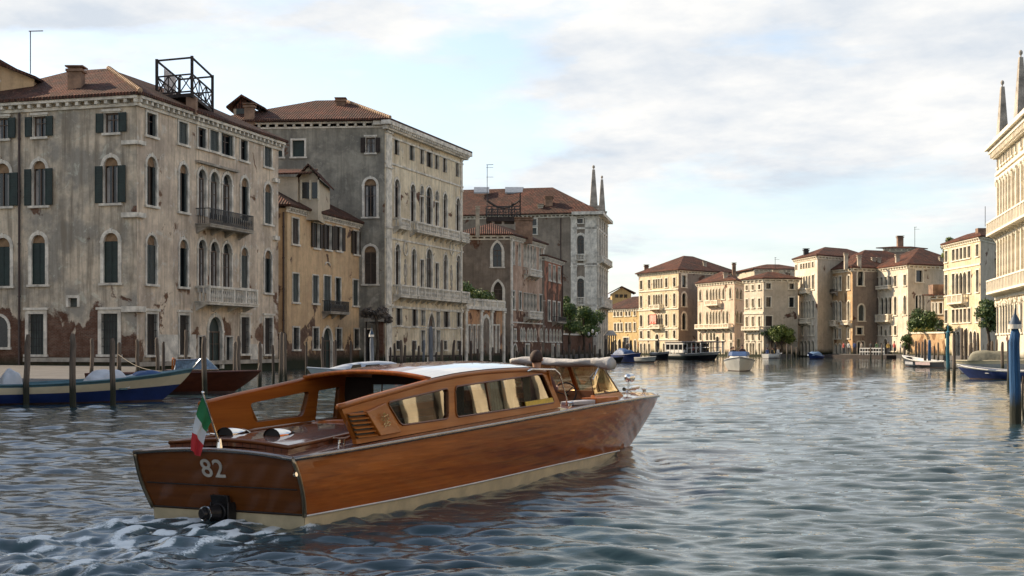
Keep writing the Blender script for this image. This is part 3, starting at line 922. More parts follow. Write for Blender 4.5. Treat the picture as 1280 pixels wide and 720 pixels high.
# pale stone facing low on the canal front
for (xa, xb, yt) in ((196.5, 223.5, 418), (236.5, 246, 418), (311.5, 329, 430)):
    mb = MB(); FR.box(mb, FR.u(xa) + .15, FR.u(xb) - .15, .76, FR.z(xa, yt), -.02, .035)
    mb.build('stone_facing', M['stone'], B1.root)
ch = B1.chimney(*(at_d(95.5, 84.2)), 15.9, CAMH + (HOR - 85.5) * 84.2 / FPX, w=.8, d=.8)
# dormer at the far left of the roof
D_ = 86.0
def wx(px, D): return (px - 640) / FPX * D
def wz(py, D): return CAMH - (py - HOR) * D / FPX
mb = MB()
xl, xr = wx(-60, D_), wx(7, D_)
mb.box((xl, D_, 16.0), (wx(42, D_), D_ + 4, wz(102, D_)), 0)
xa, xb = wx(-70, D_), wx(48, D_)
mb.hexa([(xa, D_ - .5, wz(77, D_)), (wx(0, D_), D_ - .5, wz(77, D_)), (wx(0, D_), D_ + 5, wz(77, D_)), (xa, D_ + 5, wz(77, D_)),
         (xa, D_ - .5, wz(74, D_)), (wx(0, D_), D_ - .5, wz(74, D_)), (wx(0, D_), D_ + 5, wz(74, D_)), (xa, D_ + 5, wz(74, D_))], 1)
mb.hexa([(wx(0, D_), D_ - .5, wz(82, D_)), (xb, D_ - .5, wz(100, D_)), (xb, D_ + 5, wz(100, D_)), (wx(0, D_), D_ + 5, wz(82, D_)),
         (wx(0, D_), D_ - .5, wz(78, D_)), (xb, D_ - .5, wz(97, D_)), (xb, D_ + 5, wz(97, D_)), (wx(0, D_), D_ + 5, wz(78, D_))], 1)
mb.box((xl, D_ - .02, wz(100, D_)), (wx(0, D_), D_ + .0, wz(80, D_)), 0)
mb.poly([(wx(0, D_), D_ + .001, wz(103, D_)), (wx(43, D_), D_ + .001, wz(103, D_)), (wx(43, D_), D_ + .001, wz(99, D_)), (wx(0, D_), D_ + .001, wz(82, D_))], 0)
mb.build('dormer', [M['p_ochre'], M['tile']], B1.rf)
# antenna: stands on the roof
def antenna(px, ytop, ybot, D, label, arm=4, rungs=0, group='television aerials'):
    x = wx(px, D); mb = MB()
    mb.tube((x, D, wz(ybot, D)), (x, D, wz(ytop, D)), .035, n=6)
    if arm: mb.tube((x - .1, D, wz(ytop, D)), (x + arm * .2, D, wz(ytop, D) + .02), .03, n=6)
    for i in range(rungs):
        z = wz(ytop, D) - .3 - i * 1.1
        mb.tube((x - .1, D, z), (x + .7, D, z), .02, n=5)
    mb.build('aerial', M['iron'], None, label=label, cat='aerial')
antenna(38, 39, 92, 90, 'tall bare aerial mast with a short arm on the leftmost palace roof')

# wooden roof terrace (altana)
az0 = {}
A = {'fl': (196, 76, 109), 'fr': (240, 72, 115), 'rr': (265.6, 82.5, 121), 'bl': (223, 86.5, 110)}
D0 = 88.0
pf = at_d(196, D0); pr_ = at_d(240, D0 - 1.0); prr = at_d(265.6, D0 + 5.2); pbl = pf + prr - pr_
ztop = wz(74, D0 - .5); zfl = wz(116, D0 - 1)
alt = thing('roof_terrace', 'dark timber roof terrace frame with cross braced railing on the nearest palace roof', 'roof terrace', (pr_.x, pr_.y, 16.0))
cor = [pf, pr_, prr, pbl]
for i, p_ in enumerate(cor):
    mb = MB(); mb.box((p_.x - .08, p_.y - .08, zfl - .3), (p_.x + .08, p_.y + .08, ztop + .1)); mb.build('post', M['oldwood'], alt)
for i in range(4):
    a, b = cor[i], cor[(i + 1) % 4]
    mb = MB(); mb.tube((a.x, a.y, ztop), (b.x, b.y, ztop), .07, n=4); mb.build('beam', M['oldwood'], alt)
    zr = zfl + 1.15
    mb = MB(); mb.tube((a.x, a.y, zr), (b.x, b.y, zr), .06, n=4); mb.tube((a.x, a.y, zfl + .1), (b.x, b.y, zfl + .1), .06, n=4)
    nseg = 3
    for k in range(nseg):
        s0 = a + (b - a) * (k / nseg); s1 = a + (b - a) * ((k + 1) / nseg)
        mb.tube((s0.x, s0.y, zfl + .1), (s1.x, s1.y, zr), .04, n=4); mb.tube((s0.x, s0.y, zr), (s1.x, s1.y, zfl + .1), .04, n=4)
        mb.tube((s1.x, s1.y, zfl + .1), (s1.x, s1.y, zr), .045, n=4)
    mb.build('railing', M['oldwood'], alt)
mb = MB(); mb.hexa([(p_.x, p_.y, zfl - .22) for p_ in cor] + [(p_.x, p_.y, zfl) for p_ in cor]); mb.build('deck', M['oldwood'], alt)
for t, (i, j) in ((.0, (1, 2)), (.92, (1, 2)), (.5, (0, 3)), (.15, (0, 1))):
    p_ = cor[i] + (cor[j] - cor[i]) * t + Vector((-.1, .45)); mb = MB()
    mb.box((p_.x - .3, p_.y - .3, 15.9), (p_.x + .3, p_.y + .3, zfl - .23)); mb.build('pier', M['chim'], alt)
mb = MB(); p0 = pf + (pbl - pf) * .3; p1 = pf + (pbl - pf) * .85
for k in range(8):
    a = p0 + (p1 - p0) * (k / 8); b = p0 + (p1 - p0) * ((k + 1) / 8)
    o1 = .06 * math.sin(k * 2.1); o2 = .06 * math.sin((k + 1) * 2.1)
    mb.poly([(a.x + o1, a.y, zfl + .3), (b.x + o2, b.y, zfl + .3), (b.x, b.y, ztop - .1), (a.x, a.y, ztop - .1)])
so = mb.build('hanging_cloth', simple('pale_cloth', (.55, .5, .48), .9), None, label='pale cloth hung from the top beam of the timber roof terrace', cat='cloth')

# ================================================================= B1b: ochre house
HB = 11.75
c2 = at_d(359, topD(260, HB)); b2_ = at_d(454.5, topD(283, HB)); a2_ = c2 + Vector((-9.5, 1.0))
B2b = Building('house', 'narrow ochre plaster house with brown shutters between the two big left palaces', c2)
F = Facade(c2, b2_); FS = Facade(a2_, c2); q = quad_from(c2, a2_, b2_)
h = []
for (x0, x1), yt, yb, sh in (((365, 373), 273, 305, 'c'), ((392, 398.5), 279, 310, 'o'), ((407, 413.5), 281.5, 312, 'o'), ((420, 426.5), 283.5, 313.5, 'o'), ((442, 448), 289, 318, 'o')):
    r = (x0 + x1) / 2
    B2b.window(F, h, F.u(x0), F.u(x1), F.z(r, yb), F.z(r, yt), fr=.1, shut=('shutter_brown', 'open') if sh == 'o' else ('shutter_brown', 'closed'), bars=1, cross=False)
for (x0, x1), yt, yb in (((365.5, 373), 342, 377.5), ((390.5, 397.5), 344.5, 379), ((419, 425.5), 347.5, 380.5), ((441, 447.5), 350, 382)):
    r = (x0 + x1) / 2
    B2b.window(F, h, F.u(x0), F.u(x1), F.z(r, yb), F.z(r, yt), fr=.1, shut=('shutter_grey', 'closed'), bars=0)
B2b.window(F, h, F.u(404.5), F.u(413), F.z(409, 392), F.z(409, 345), fr=.1, shut=('shutter_grey', 'closed'), bars=0, sill=False, name='balcony_door')
for (x0, x1), yt, yb in (((366, 373.5), 409.5, 436.5), ((391, 398), 410, 436), ((420, 426.5), 411, 436), ((442.5, 448.5), 411.5, 435.5)):
    r = (x0 + x1) / 2
    B2b.window(F, h, F.u(x0), F.u(x1), F.z(r, yb), F.z(r, yt), fr=.12, bars=0, grille=True)
B2b.window(F, h, F.u(403.5), F.u(414.5), F.z(409, 462), F.z(409, 410), 'arch', fr=.18, bars=1, sill=False, name='water_door', pane='shutter')
B2b.walls(F, h, -.6, HB, 'p_ochre')
h2 = []
B2b.window(FS, h2, FS.L - 1.1, FS.L - .4, FS.z(352, 461), FS.z(352, 417), fr=.08, bars=0, sill=False, name='door')
B2b.walls(FS, h2, -.6, HB, 'p_ochre'); B2b.plainwalls(q, -.6, HB, 'p_ochre', skip=(0, 1))
B2b.roof(q, HB + .1, over=.45, inset=4.0, rise=2.5)
B2b.cornice(F, HB + .1, h=.25, out=.3, dent=.5, dh=.15, dw=.16)
B2b.balcony(F, F.u(402.5), F.u(426.5), F.z(409, 376), F.z(409, 392.5), iron=True, out=.7, brackets=3)
B2b.pipe(FS, FS.L - .25, .1, HB - .3)
p_ = F.u(409); mb = MB(); ol, _ = outline('arch', p_ - .5, p_ + .5, F.z(409, 335), F.z(409, 328), 8)
for i in range(1, len(ol) - 2): mb.tube(F.p(*ol[i], .03), F.p(*ol[i + 1], .03), .06, n=5)
mb.build('arch_moulding', M['stone'], B2b.root)
# gabled dormer with twin window
gx0, gx1 = wx(374, 107.5), wx(397.5, 107.5)
Dg = 107.5
mb = MB()
zt_, zb_ = wz(222, Dg), wz(252, Dg)
zb_ = 11.2
xc = (gx0 + gx1) / 2; zp = wz(208, Dg)
mb.box((gx0, Dg, zb_), (gx1, Dg + 7, zt_), 0)
mb.poly([(gx0, Dg - .001, zt_), (gx1, Dg - .001, zt_), (xc, Dg - .001, zp)], 0)
for s_, xe in ((-1, gx0 - .35), (1, gx1 + .35)):
    ze = zt_ - .25
    mb.hexa([(xe, Dg - .35, ze), (xc, Dg - .35, zp + .05), (xc, Dg + 7, zp + .05), (xe, Dg + 7, ze),
             (xe, Dg - .35, ze + .12), (xc, Dg - .35, zp + .2), (xc, Dg + 7, zp + .2), (xe, Dg + 7, ze + .12)], 1)
dm = mb.build('dormer', [M['p_beige'], M['tile']], B2b.rf)
mb = MB()
for i in range(2):
    a = gx0 + .25 + i * .72
    mb.box((a, Dg - .05, wz(248, Dg)), (a + .5, Dg - .01, wz(228, Dg)), 0)
for a in (gx0 + .1, gx0 + .78, gx0 + 1.5 - .1):
    mb.box((a, Dg - .12, wz(250, Dg)), (a + .12, Dg - .003, wz(225, Dg)), 1)
mb.build('dormer_window', [M['glass'], M['stone_warm']], B2b.root)
# left low wing with red roof seen past the dormer
gl = wx(347, Dg - 1)
mb = MB(); mb.box((wx(325, Dg), Dg - .5, 10.5), (gx0 - .05, Dg + 6, wz(222, Dg)), 0)
mb.hexa([(wx(322, Dg), Dg - 1.0, wz(221, Dg)), (gx0 + 1.0, Dg - 1.0, wz(219, Dg)), (gx0 + 1.0, Dg + 3, wz(207, Dg)), (wx(322, Dg), Dg + 3, wz(207, Dg)),
         (wx(322, Dg), Dg - 1.0, wz(219, Dg)), (gx0 + 1.0, Dg - 1.0, wz(217, Dg)), (gx0 + 1.0, Dg + 3, wz(205, Dg)), (wx(322, Dg), Dg + 3, wz(205, Dg))], 1)
mb.build('attic_wing', [M['p_beige'], M['tile']], B2b.root)

# ================================================================= B2: cream stone palace
H2 = 20.0
c3 = at_d(481, topD(158, H2)); b3 = at_d(578.5, topD(196.5, H2)); a3 = at_d(268, topD(161, H2))
B2 = Building('palace', 'tall cream stone palace with two long balustraded balconies, second palace on the left', c3)
FL2 = Facade(a3, c3); F = Facade(c3, b3); q = quad_from(c3, a3, b3)
h = []
B2.window(FL2, h, FL2.u(457.5), FL2.u(469), FL2.z(463, 191), FL2.z(463, 172), fr=.06, shut=('oldwood', 'open'), curtain=True, lintel=True)
for (x0, x1) in ((347.5, 353), (365.5, 380.5)):
    B2.window(FL2, h, FL2.u(x0), FL2.u(x1), FL2.z(370, 196), FL2.z(370, 175.5), fr=.16, bars=0, pane='shutter')
B2.window(FL2, h, FL2.u(455.5), FL2.u(470.5), FL2.z(463, 271), FL2.z(463, 223.5), 'arch', fr=.2, curtain=True, tymp=True)
B2.window(FL2, h, FL2.u(455.5), FL2.u(470.5), FL2.z(463, 355), FL2.z(463, 307.5), 'arch', fr=.2, tymp=True, pane='shutter_brown')
for (x0, x1) in ((457, 464),):
    B2.window(FL2, h, FL2.u(x0), FL2.u(x1), FL2.z(463, 455), FL2.z(463, 412), fr=.12, bars=0, sill=False, name='door')
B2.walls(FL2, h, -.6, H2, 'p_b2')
h = []
for (x0, x1), yt, yb in (((492.5, 498.5), 174.5, 193.5), ((511.5, 517.5), 181.5, 200.5), ((525, 529.5), 186.5, 205), ((533, 540), 190, 209), ((543.5, 548), 193.5, 211.5), ((553.5, 558), 197.5, 215.5), ((569.5, 573.5), 204, 221)):
    r = (x0 + x1) / 2
    B2.window(F, h, F.u(x0), F.u(x1), F.z(r, yb), F.z(r, yt), fr=.06, bars=1, cross=False, sill=False)
LB = (((493, 499), 224, 272), ((513, 518.5), 230.5, 277), ((532.5, 540), 234, 281), ((554, 558.5), 242, 288), ((570, 574.5), 248, 292))
for (x0, x1), yt, yb in LB:
    r = (x0 + x1) / 2
    B2.window(F, h, F.u(x0), F.u(x1), F.z(r, yb), F.z(r, yt), 'arch', fr=.18, bars=1, sill=False)
for (x0, x1), yt, yb in (((525, 529), 246, 279), ((543.8, 548), 253, 284)):
    r = (x0 + x1) / 2
    B2.window(F, h, F.u(x0), F.u(x1), F.z(r, yb), F.z(r, yt), fr=.12, bars=1, sill=False)
    B2.window(F, h, F.u(x0), F.u(x1), F.z(r, yt - 2.5), F.z(r, yt - 14), 'arch', fr=.08, bars=0, sill=False)
LC = (((494, 499.5), 305.5, 357), ((514.5, 519.5), 311, 361), ((532.5, 540), 311.5, 364), ((554.5, 558.8), 318.5, 368), ((570.5, 574.8), 319.5, 372))
for (x0, x1), yt, yb in LC:
    r = (x0 + x1) / 2
    B2.window(F, h, F.u(x0), F.u(x1), F.z(r, yb), F.z(r, yt), 'arch', fr=.18, bars=1, sill=False)
for (x0, x1), yt, yb in (((525.3, 529.3), 325, 361), ((544, 548), 329, 366)):
    r = (x0 + x1) / 2
    B2.window(F, h, F.u(x0), F.u(x1), F.z(r, yb), F.z(r, yt), fr=.12, bars=1, sill=False)
for (x0, x1), yt, yb in (((495, 502), 384.5, 406.5), ((515, 521.5), 385.5, 407.5), ((554.5, 561.5), 388.5, 409), ((571, 575.5), 388, 408.5)):
    r = (x0 + x1) / 2
    B2.window(F, h, F.u(x0), F.u(x1), F.z(r, yb), F.z(r, yt), fr=.06, bars=1, cross=False)
for (x0, x1), yt, yb in (((495, 501), 426, 436.5), ((515, 520), 426, 437), ((554.5, 558.5), 426, 437), ((571, 574.5), 426, 437)):
    r = (x0 + x1) / 2
    B2.window(F, h, F.u(x0), F.u(x1), F.z(r, yb), F.z(r, yt), fr=.06, bars=0, grille=True)
for (x0, x1), yt, yb in (((526.3, 531), 388, 407), ((545.5, 549.5), 390, 409), ((526.3, 531), 413, 440), ((545.5, 549.5), 413, 440)):
    r = (x0 + x1) / 2
    B2.window(F, h, F.u(x0), F.u(x1), F.z(r, yb), F.z(r, yt), fr=.08, bars=0, sill=False)
B2.window(F, h, F.u(534.5), F.u(543.5), F.z(539, 456), F.z(539, 391), 'gothic', fr=.2, bars=1, sill=False, pane='casement', name='water_door')
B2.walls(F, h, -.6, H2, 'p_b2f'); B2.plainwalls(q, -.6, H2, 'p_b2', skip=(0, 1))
B2.roof(q, H2 + .45, over=.7, inset=6.0, rise=2.7, hips=(1,))
B2.cornice(FL2, H2 + .43, h=.3, out=.3, dent=.7, u0=0, u1=FL2.L - .05)
mb = MB(); F.box(mb, -.75, F.L + .8, H2 + .1, H2 + .44, -.02, .72); F.box(mb, -.45, F.L + .5, H2 - .25, H2 + .1 - .003, -.02, .42)
FL2.box(mb, FL2.L - .9, FL2.L + .6, H2 + .1, H2 + .438, -.02, .5)
n = 44
for i in range(n):
    qq = -.2 + (F.L + .3) * i / (n - 1); F.box(mb, qq - .09, qq + .09, H2 - .12, H2 + .098, .42, .66)
mb.build('cornice', M['stone'], B2.root)
for (x, w) in ((484.5, 1.2), (575.8, .35)):
    B2.pilaster(F, F.u(x) if x > 500 else .75, 0, H2 - .3, w=w, mat='stone', caps=(F.z(485, 380), F.z(485, 283), F.z(485, 208)))
for (x, w) in ((505.5, .35), (522.3, .3), (551, .3), (564, .35)):
    for (ya, yb) in ((283, 220), (368, 300)):
        pass
for yy in (170, 203, 297):
    B2.band(F, F.z(485, yy), .16, .09)
B2.band(F, F.z(485, 383), .2, .1); B2.band(F, F.z(485, 408), .12, .06)
for (xa, xb) in ((491, 503.5), (511.5, 566), (568.5, 577.8)):
    B2.balcony(F, F.u(xa), F.u(xb), F.z(485, 270.5), F.z(485, 284.5), mat='stone', out=.75, brackets=3 if xb - xa < 20 else 8, slab=.22)
for (xa, xb) in ((491, 511), (512.5, 566), (567.5, 578)):
    B2.balcony(F, F.u(xa), F.u(xb), F.z(485, 355), F.z(485, 371), mat='stone', out=.8, brackets=3 if xb - xa < 25 else 9, slab=.25)
# carved reliefs: shield with scrolls, between the windows of the lower great floor
for x in (506.5, 564):
    u = F.u(x); z = F.z(x, 341 if x < 520 else 347); mb = MB()
    for (du, dz, r) in ((0, .55, .3), (0, 0, .42), (0, -.6, .28), (-.22, .25, .2), (.22, .28, .2), (.15, -.9, .2), (-.12, -1.1, .16), (0, 1.0, .22)):
        P = F.p(u + du, z + dz, .04); mb.ball(P, r, 8, (1, 1, 1))
    vs = np.array(mb.v)
    # flatten towards the wall
    base = np.array(F.p(u, z, .0)); nn = np.array((F.n.x, F.n.y, 0)); dd = (vs - base) @ nn
    vs = vs - np.outer(dd * .72, nn); mb.v = [tuple(x_) for x_ in vs]
    mb.build('relief', M['stone_dark'], B2.root, smooth=True)
    mb = MB(); zz = F.z(x, 311)
    mb.lathe((0, 0, 0), [(.01, 0)], 3) if False else None
    for k in range(14):
        t0, t1 = 2 * math.pi * k / 14, 2 * math.pi * (k + 1) / 14
        mb.tube(F.p(u + .5 * math.cos(t0), zz + .6 * math.sin(t0), .05), F.p(u + .5 * math.cos(t1), zz + .6 * math.sin(t1), .05), .06, n=5)
    mb.build('roundel', M['stone'], B2.root)
B2.chimney(*(at_d(426, 123.5)), 19.8, wz(124, 123.5), w=.75, d=.7)
Dd = 121.5
mb = MB(); x0, x1 = wx(292, Dd), wx(318, Dd); zt_ = wz(136, Dd)
mb.box((x0, Dd, 19.5), (x1, Dd + 6, zt_), 0)
xc = wx(303, Dd); zp = wz(121.5, Dd)
for xe in (wx(284, Dd), wx(333, Dd)):
    ze = wz(136, Dd) if xe < xc else wz(138, Dd)
    mb.hexa([(xe, Dd - .5, ze), (xc, Dd - .5, zp), (xc, Dd + 6, zp), (xe, Dd + 6, ze), (xe, Dd - .5, ze + .15), (xc, Dd - .5, zp + .18), (xc, Dd + 6, zp + .18), (xe, Dd + 6, ze + .15)], 1)
mb.poly([(x0, Dd - .001, zt_), (x1, Dd - .001, zt_), (xc, Dd - .001, zp)], 1)
mb.box((wx(295.5, Dd), Dd - .06, wz(146, Dd)), (wx(306, Dd), Dd - .003, wz(136, Dd)), 2)
mb.build('dormer', [M['p_beige'], M['tile'], M['shutter_grey']], B2.rf)
B2.chimney(*(at_d(312, 119.6)), 19.8, wz(131, 119.6), w=.8, d=.6)
# ---- canopy entrance and wisteria at B2's left foot
B2e = thing('porch', 'low porch with red brick pillar under grey foliage, at the foot of the cream palace', 'porch', (wx(465, 112), 112, 0))
mb = MB(); mb.box((wx(455.5, 113), 113.5, -.4), (wx(479, 113), 117.5, .4)); mb.build('step', M['stone_dark'], B2e)
mb = MB(); mb.box((wx(472, 113), 113.6, .4), (wx(478, 113), 114.2, 3.6)); mb.build('pillar', M['p_red'], B2e)
mb = MB(); mb.box((wx(456, 113), 113.6, .4), (wx(457.5, 113), 113.9, 3.6)); mb.build('post', M['oldwood'], B2e)
mb = MB(); mb.box((wx(455, 113), 113.3, 3.6), (wx(479.5, 113), 118.2, 3.85)); mb.build('canopy', M['stone_dark'], B2e)

# ================================================================= generic palace from measured rows
def palace(name, label, cpx, ctop, H, rpx, rtop, lpx, ltop, front='right', fm='p_cream', sm='p_shade', rowsR=(), rowsL=(), roof=(4.0, 2.0), tile='tile',
           over=.45, frm='stone_warm', group=None, far=True, corn=True, depth_back=None, cmat=None, rlen=None):
    """corner pixel, its wall-top y, and the same for the right and left ends of the two visible walls"""
    c = at_d(cpx, topD(ctop, H)); b = at_d(rpx, topD(rtop, H)); a = at_d(lpx, topD(ltop, H))
    e1_, e2_ = (a - c).normalized(), (b - c).normalized()
    if e1_.dot(e2_) < -.94 or e1_.dot(e2_) > .94:      # the two walls read as one plane: turn the hidden one straight back
        F_ = Facade(a, c); b = c - F_.n * 10
    if rlen: b = c + (b - c).normalized() * rlen
    bd = Building(name, label, c, group)
    bd.FL = Facade(a, c); bd.FR = Facade(c, b); bd.H = H
    bd.q = quad_from(c, a, b)
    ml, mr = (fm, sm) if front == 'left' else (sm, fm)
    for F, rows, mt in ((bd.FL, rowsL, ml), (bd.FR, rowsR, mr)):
        h = []
        for row in rows:
            kind, ref, yt, yb, xs = row[:5]
            opt = row[5] if len(row) > 5 else {}
            for (x0, x1) in xs:
                if far and x1 - x0 < 4: x0, x1 = x0 - (x1 - x0) * .10, x1 + (x1 - x0) * .10
                z0, z1 = F.z(ref, yb), F.z(ref, yt)
                o = dict(fr=.16, frm=frm, far=far, bars=0, sill=True); o.update(opt)
                bd.window(F, h, max(F.u(x0), .15), min(F.u(x1), F.L - .15), z0, z1, kind, **o)
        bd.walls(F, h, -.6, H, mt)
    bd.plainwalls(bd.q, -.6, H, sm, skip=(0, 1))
    bd.roof(bd.q, H + .1, over=over, inset=roof[0], rise=roof[1], mat=tile)
    if corn:
        bd.cornice(bd.FL, H + .1, mat=cmat or frm, h=.3, out=.32, dent=.8 if far else .6, dh=.18)
        bd.cornice(bd.FR, H + .1, mat=cmat or frm, h=.3, out=.32, dent=.8 if far else .6, dh=.18)
    return bd


def xs_(centres, w):
    return [(c - w / 2, c + w / 2) for c in centres]


# ---- B3: low garden wall with water gate and balustraded terrace
c = at_d(580.5, 139); b = at_d(630.5, 149)
G = Building('terrace_wall', 'orange brick garden wall with a tall water gate and a white balustrade on top', c)
G.root['category'] = 'garden wall'
F = Facade(c, b); h = []
zt = F.z(581, 386)
G.window(F, h, F.u(603.5), F.u(611.5), .2, F.z(607, 397), 'arch', fr=.35, bars=0, sill=False, name='water_gate', pane='oldwood', depth=.5)
for x in (586.5, 592.5, 598.2, 617.5, 622.2):
    G.window(F, h, F.u(x - 1.5), F.u(x + 1.5), .9, F.z(x, 407), 'rect', fr=.14, bars=0, sill=False, name='blind_panel', pane='tymp', depth=.2)
G.walls(F, h, -.6, zt, 'p_brickwall')
mb = MB(); F.box(mb, 0, F.L, zt, zt + .3, -.6, .25); G_s = mb.build('coping', M['stone'], G.root)
G.balcony(F, 0.05, F.L - .05, F.z(581, 373), zt + .302, out=.05, brackets=0, slab=.01) if False else None
mb = MB(); zb = zt + .302; zz = F.z(581, 373)
F.box(mb, 0, F.L, zz - .15, zz, -.15, .15)
for i in range(46):
    u = .2 + (F.L - .4) * i / 45
    if i % 9 == 0: F.box(mb, u - .15, u + .15, zb, zz - .152, -.14, .14)
    else: mb.lathe(F.p(u, zb), [(.07, 0), (.05, .15), (.1, .4), (.04, .75), (.07, max(.8, zz - .152 - zb))], 6)
mb.build('balustrade', M['stone'], G.root)
for x in (582, 601, 614, 629): G.pilaster(F, min(F.u(x), F.L - .3), 0, zt - .05, w=.5, out=.15)
mb = MB(); a_ = F.p(0, 0, -8); bq = F.p(F.L, 0, -8)
mb.hexa([F.p(.02, -.6, -.02), F.p(F.L, -.6, -.02), F.p(F.L, -.6, -9), F.p(.02, -.6, -9), F.p(.02, zt - .01, -.02), F.p(F.L, zt - .01, -.02), F.p(F.L, zt - .01, -9), F.p(.02, zt - .01, -9)])
mb.build('terrace', M['p_b4'], G.root)
GF = F; GZ = zt + .3

# ---- B4 brown gothic palace
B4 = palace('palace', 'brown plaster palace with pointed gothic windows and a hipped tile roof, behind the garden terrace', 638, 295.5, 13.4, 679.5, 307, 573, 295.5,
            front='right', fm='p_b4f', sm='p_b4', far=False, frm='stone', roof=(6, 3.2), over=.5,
            rowsR=[('gothic', 665, 306.5, 336, xs_((641.6, 649, 655.8, 659.8, 663.8, 668.2, 675), 2.4), dict(sill=False, fr=.14)),
                   ('rect', 665, 367.5, 388.5, xs_((641.8, 650), 2.6), dict(shut=('shutter', 'closed'))),
                   ('rect', 665, 367.5, 388.5, xs_((656, 660.2, 664.4, 668.6), 3.2), dict(fr=.06, sill=False)),
                   ('rect', 665, 367.5, 388.5, xs_((675.8,), 3.0), dict(shut=('shutter', 'closed'))),
                   ('arch', 665, 412, 426, xs_((651.5, 654.5, 660, 663.8, 668.5, 676), 2.2), {}),
                   ('rect', 665, 413, 426, xs_((643.5,), 2.6), {}),
                   ('arch', 665, 431, 448, xs_((643.5,), 4.4), dict(sill=False, name='water_door', fr=.2)),
                   ('rect', 665, 431, 450, xs_((659,), 4.5), dict(sill=False, name='water_door', fr=.2, pane='shutter'))],
            rowsL=[('gothic', 621, 303, 333.5, xs_((621.5,), 11), dict(bars=1, fr=.3)), ('gothic', 621, 352, 378, xs_((622.5,), 11), dict(bars=1, fr=.3))])
F = B4.FR
B4.balcony(F, F.u(654.5), F.u(669.5), F.z(662, 337), F.z(662, 346), out=.8, brackets=4)
B4.balcony(F, F.u(654), F.u(670), F.z(662, 389), F.z(662, 399), out=.8, brackets=4)
B4.band(F, F.z(662, 404), .14, .08)
B4.pilaster(F, .35, 0, 13.1, w=.6, caps=(4.0, 7.0)); B4.pilaster(F, F.L - .35, 0, 13.1, w=.5, caps=(4.0, 7.0))
B4.pipe(B4.FL, B4.FL.L - .4 - 8.0, .5, 13)
B4.chimney(*(at_d(597, 151.5)), 13.2, wz(259, 151.5), w=.4, d=.5, mat='chim_pale')
B4.chimney(*(at_d(655, 158.5)), 13.0, wz(273, 158.5), w=1.9, d=.9)
# iron roof terrace between B4 and B5
D_ = 163.0
alt2 = thing('roof_terrace', 'dark roof terrace with cross braced rail beside the tall aerial, above the brown gothic palace', 'roof terrace', (wx(628, D_), D_, 13))
x0, x1 = wx(607.5, D_), wx(650, D_); zf = wz(271, D_)
mb = MB(); mb.box((x0, D_, zf - .5), (x1, D_ + 4, zf)); mb.build('deck', M['oldwood'], alt2)
for y_ in (D_ + .05, D_ + 3.9):
    mb = MB(); mb.box((x0, y_, zf + 1.15), (x1, y_ + .08, zf + 1.25)); mb.box((x0, y_, zf + .5), (x1, y_ + .08, zf + .56))
    for i in range(7):
        x = x0 + (x1 - x0) * i / 6; mb.box((x - .04, y_, zf), (x + .04, y_ + .08, zf + 1.148))
        if i < 6:
            xx = x + (x1 - x0) / 6
            mb.tube((x, y_ + .04, zf), (xx, y_ + .04, zf + 1.15), .04, n=4); mb.tube((xx, y_ + .04, zf), (x, y_ + .04, zf + 1.15), .04, n=4)
    mb.build('railing', M['iron'], alt2)
mb = MB(); mb.box((x1 - .05, D_, zf + .001), (x1 + .1, D_ + .15, wz(241, D_))); mb.build('post', M['oldwood'], alt2)
mb = MB(); mb.box((x1 - 1.0, D_ + 3.8, zf + .001), (x1 - .85, D_ + 3.95, wz(249, D_))); mb.build('post', M['oldwood'], alt2)
mb = MB(); mb.path([(x0 + (x1 - x0) * t, D_ + 3.9, wz(246 + 10 * math.sin(t * math.pi), D_)) for t in [i / 8 for i in range(9)]], .12, 4); mb.build('awning_roll', M['oldwood'], alt2)
for xq in (x0 + .8, (x0 + x1) / 2, x1 - .5):
    mb = MB(); mb.box((xq - .15, D_ + .3, 12.5), (xq + .15, D_ + .6, zf - .501)); mb.build('pier', M['stone_dark'], alt2)
antenna(609, 206, 268, 162.5, 'tall aerial with three rungs above the iron roof terrace', arm=3.5, rungs=2)

# ---- B4b red brick house
B4b = palace('house', 'narrow red brick house with tall shuttered windows, between the brown gothic palace and the garden', 680.5, 321.5, 12.0, 702.5, 328.5, 668, 321,
             fm='p_red', sm='p_b4', far=False, frm='stone', roof=(4, 1.5),
             rowsR=[('rect', 690, 332, 351, xs_((687, 692.3, 698.6), 2.3), {}),
                    ('rect', 690, 377, 401, xs_((686.3, 698.6), 2.6), dict(shut=('shutter', 'closed'))), ('rect', 690, 377, 403, xs_((692.5,), 2.6), dict(shut=('shutter', 'ajar'), sill=False)),
                    ('arch', 690, 413, 427, xs_((682.6, 687.8, 692, 696, 700), 1.9), {}),
                    ('rect', 690, 431, 447, xs_((691, 697.5), 3.0), dict(sill=False, name='door', pane='shutter_brown'))])
F = B4b.FR; B4b.balcony(F, F.u(690), F.u(700), F.z(694, 396), F.z(694, 404), iron=True, out=.8, brackets=3)
B4b.pipe(F, F.L - .2, .3, 11.7)

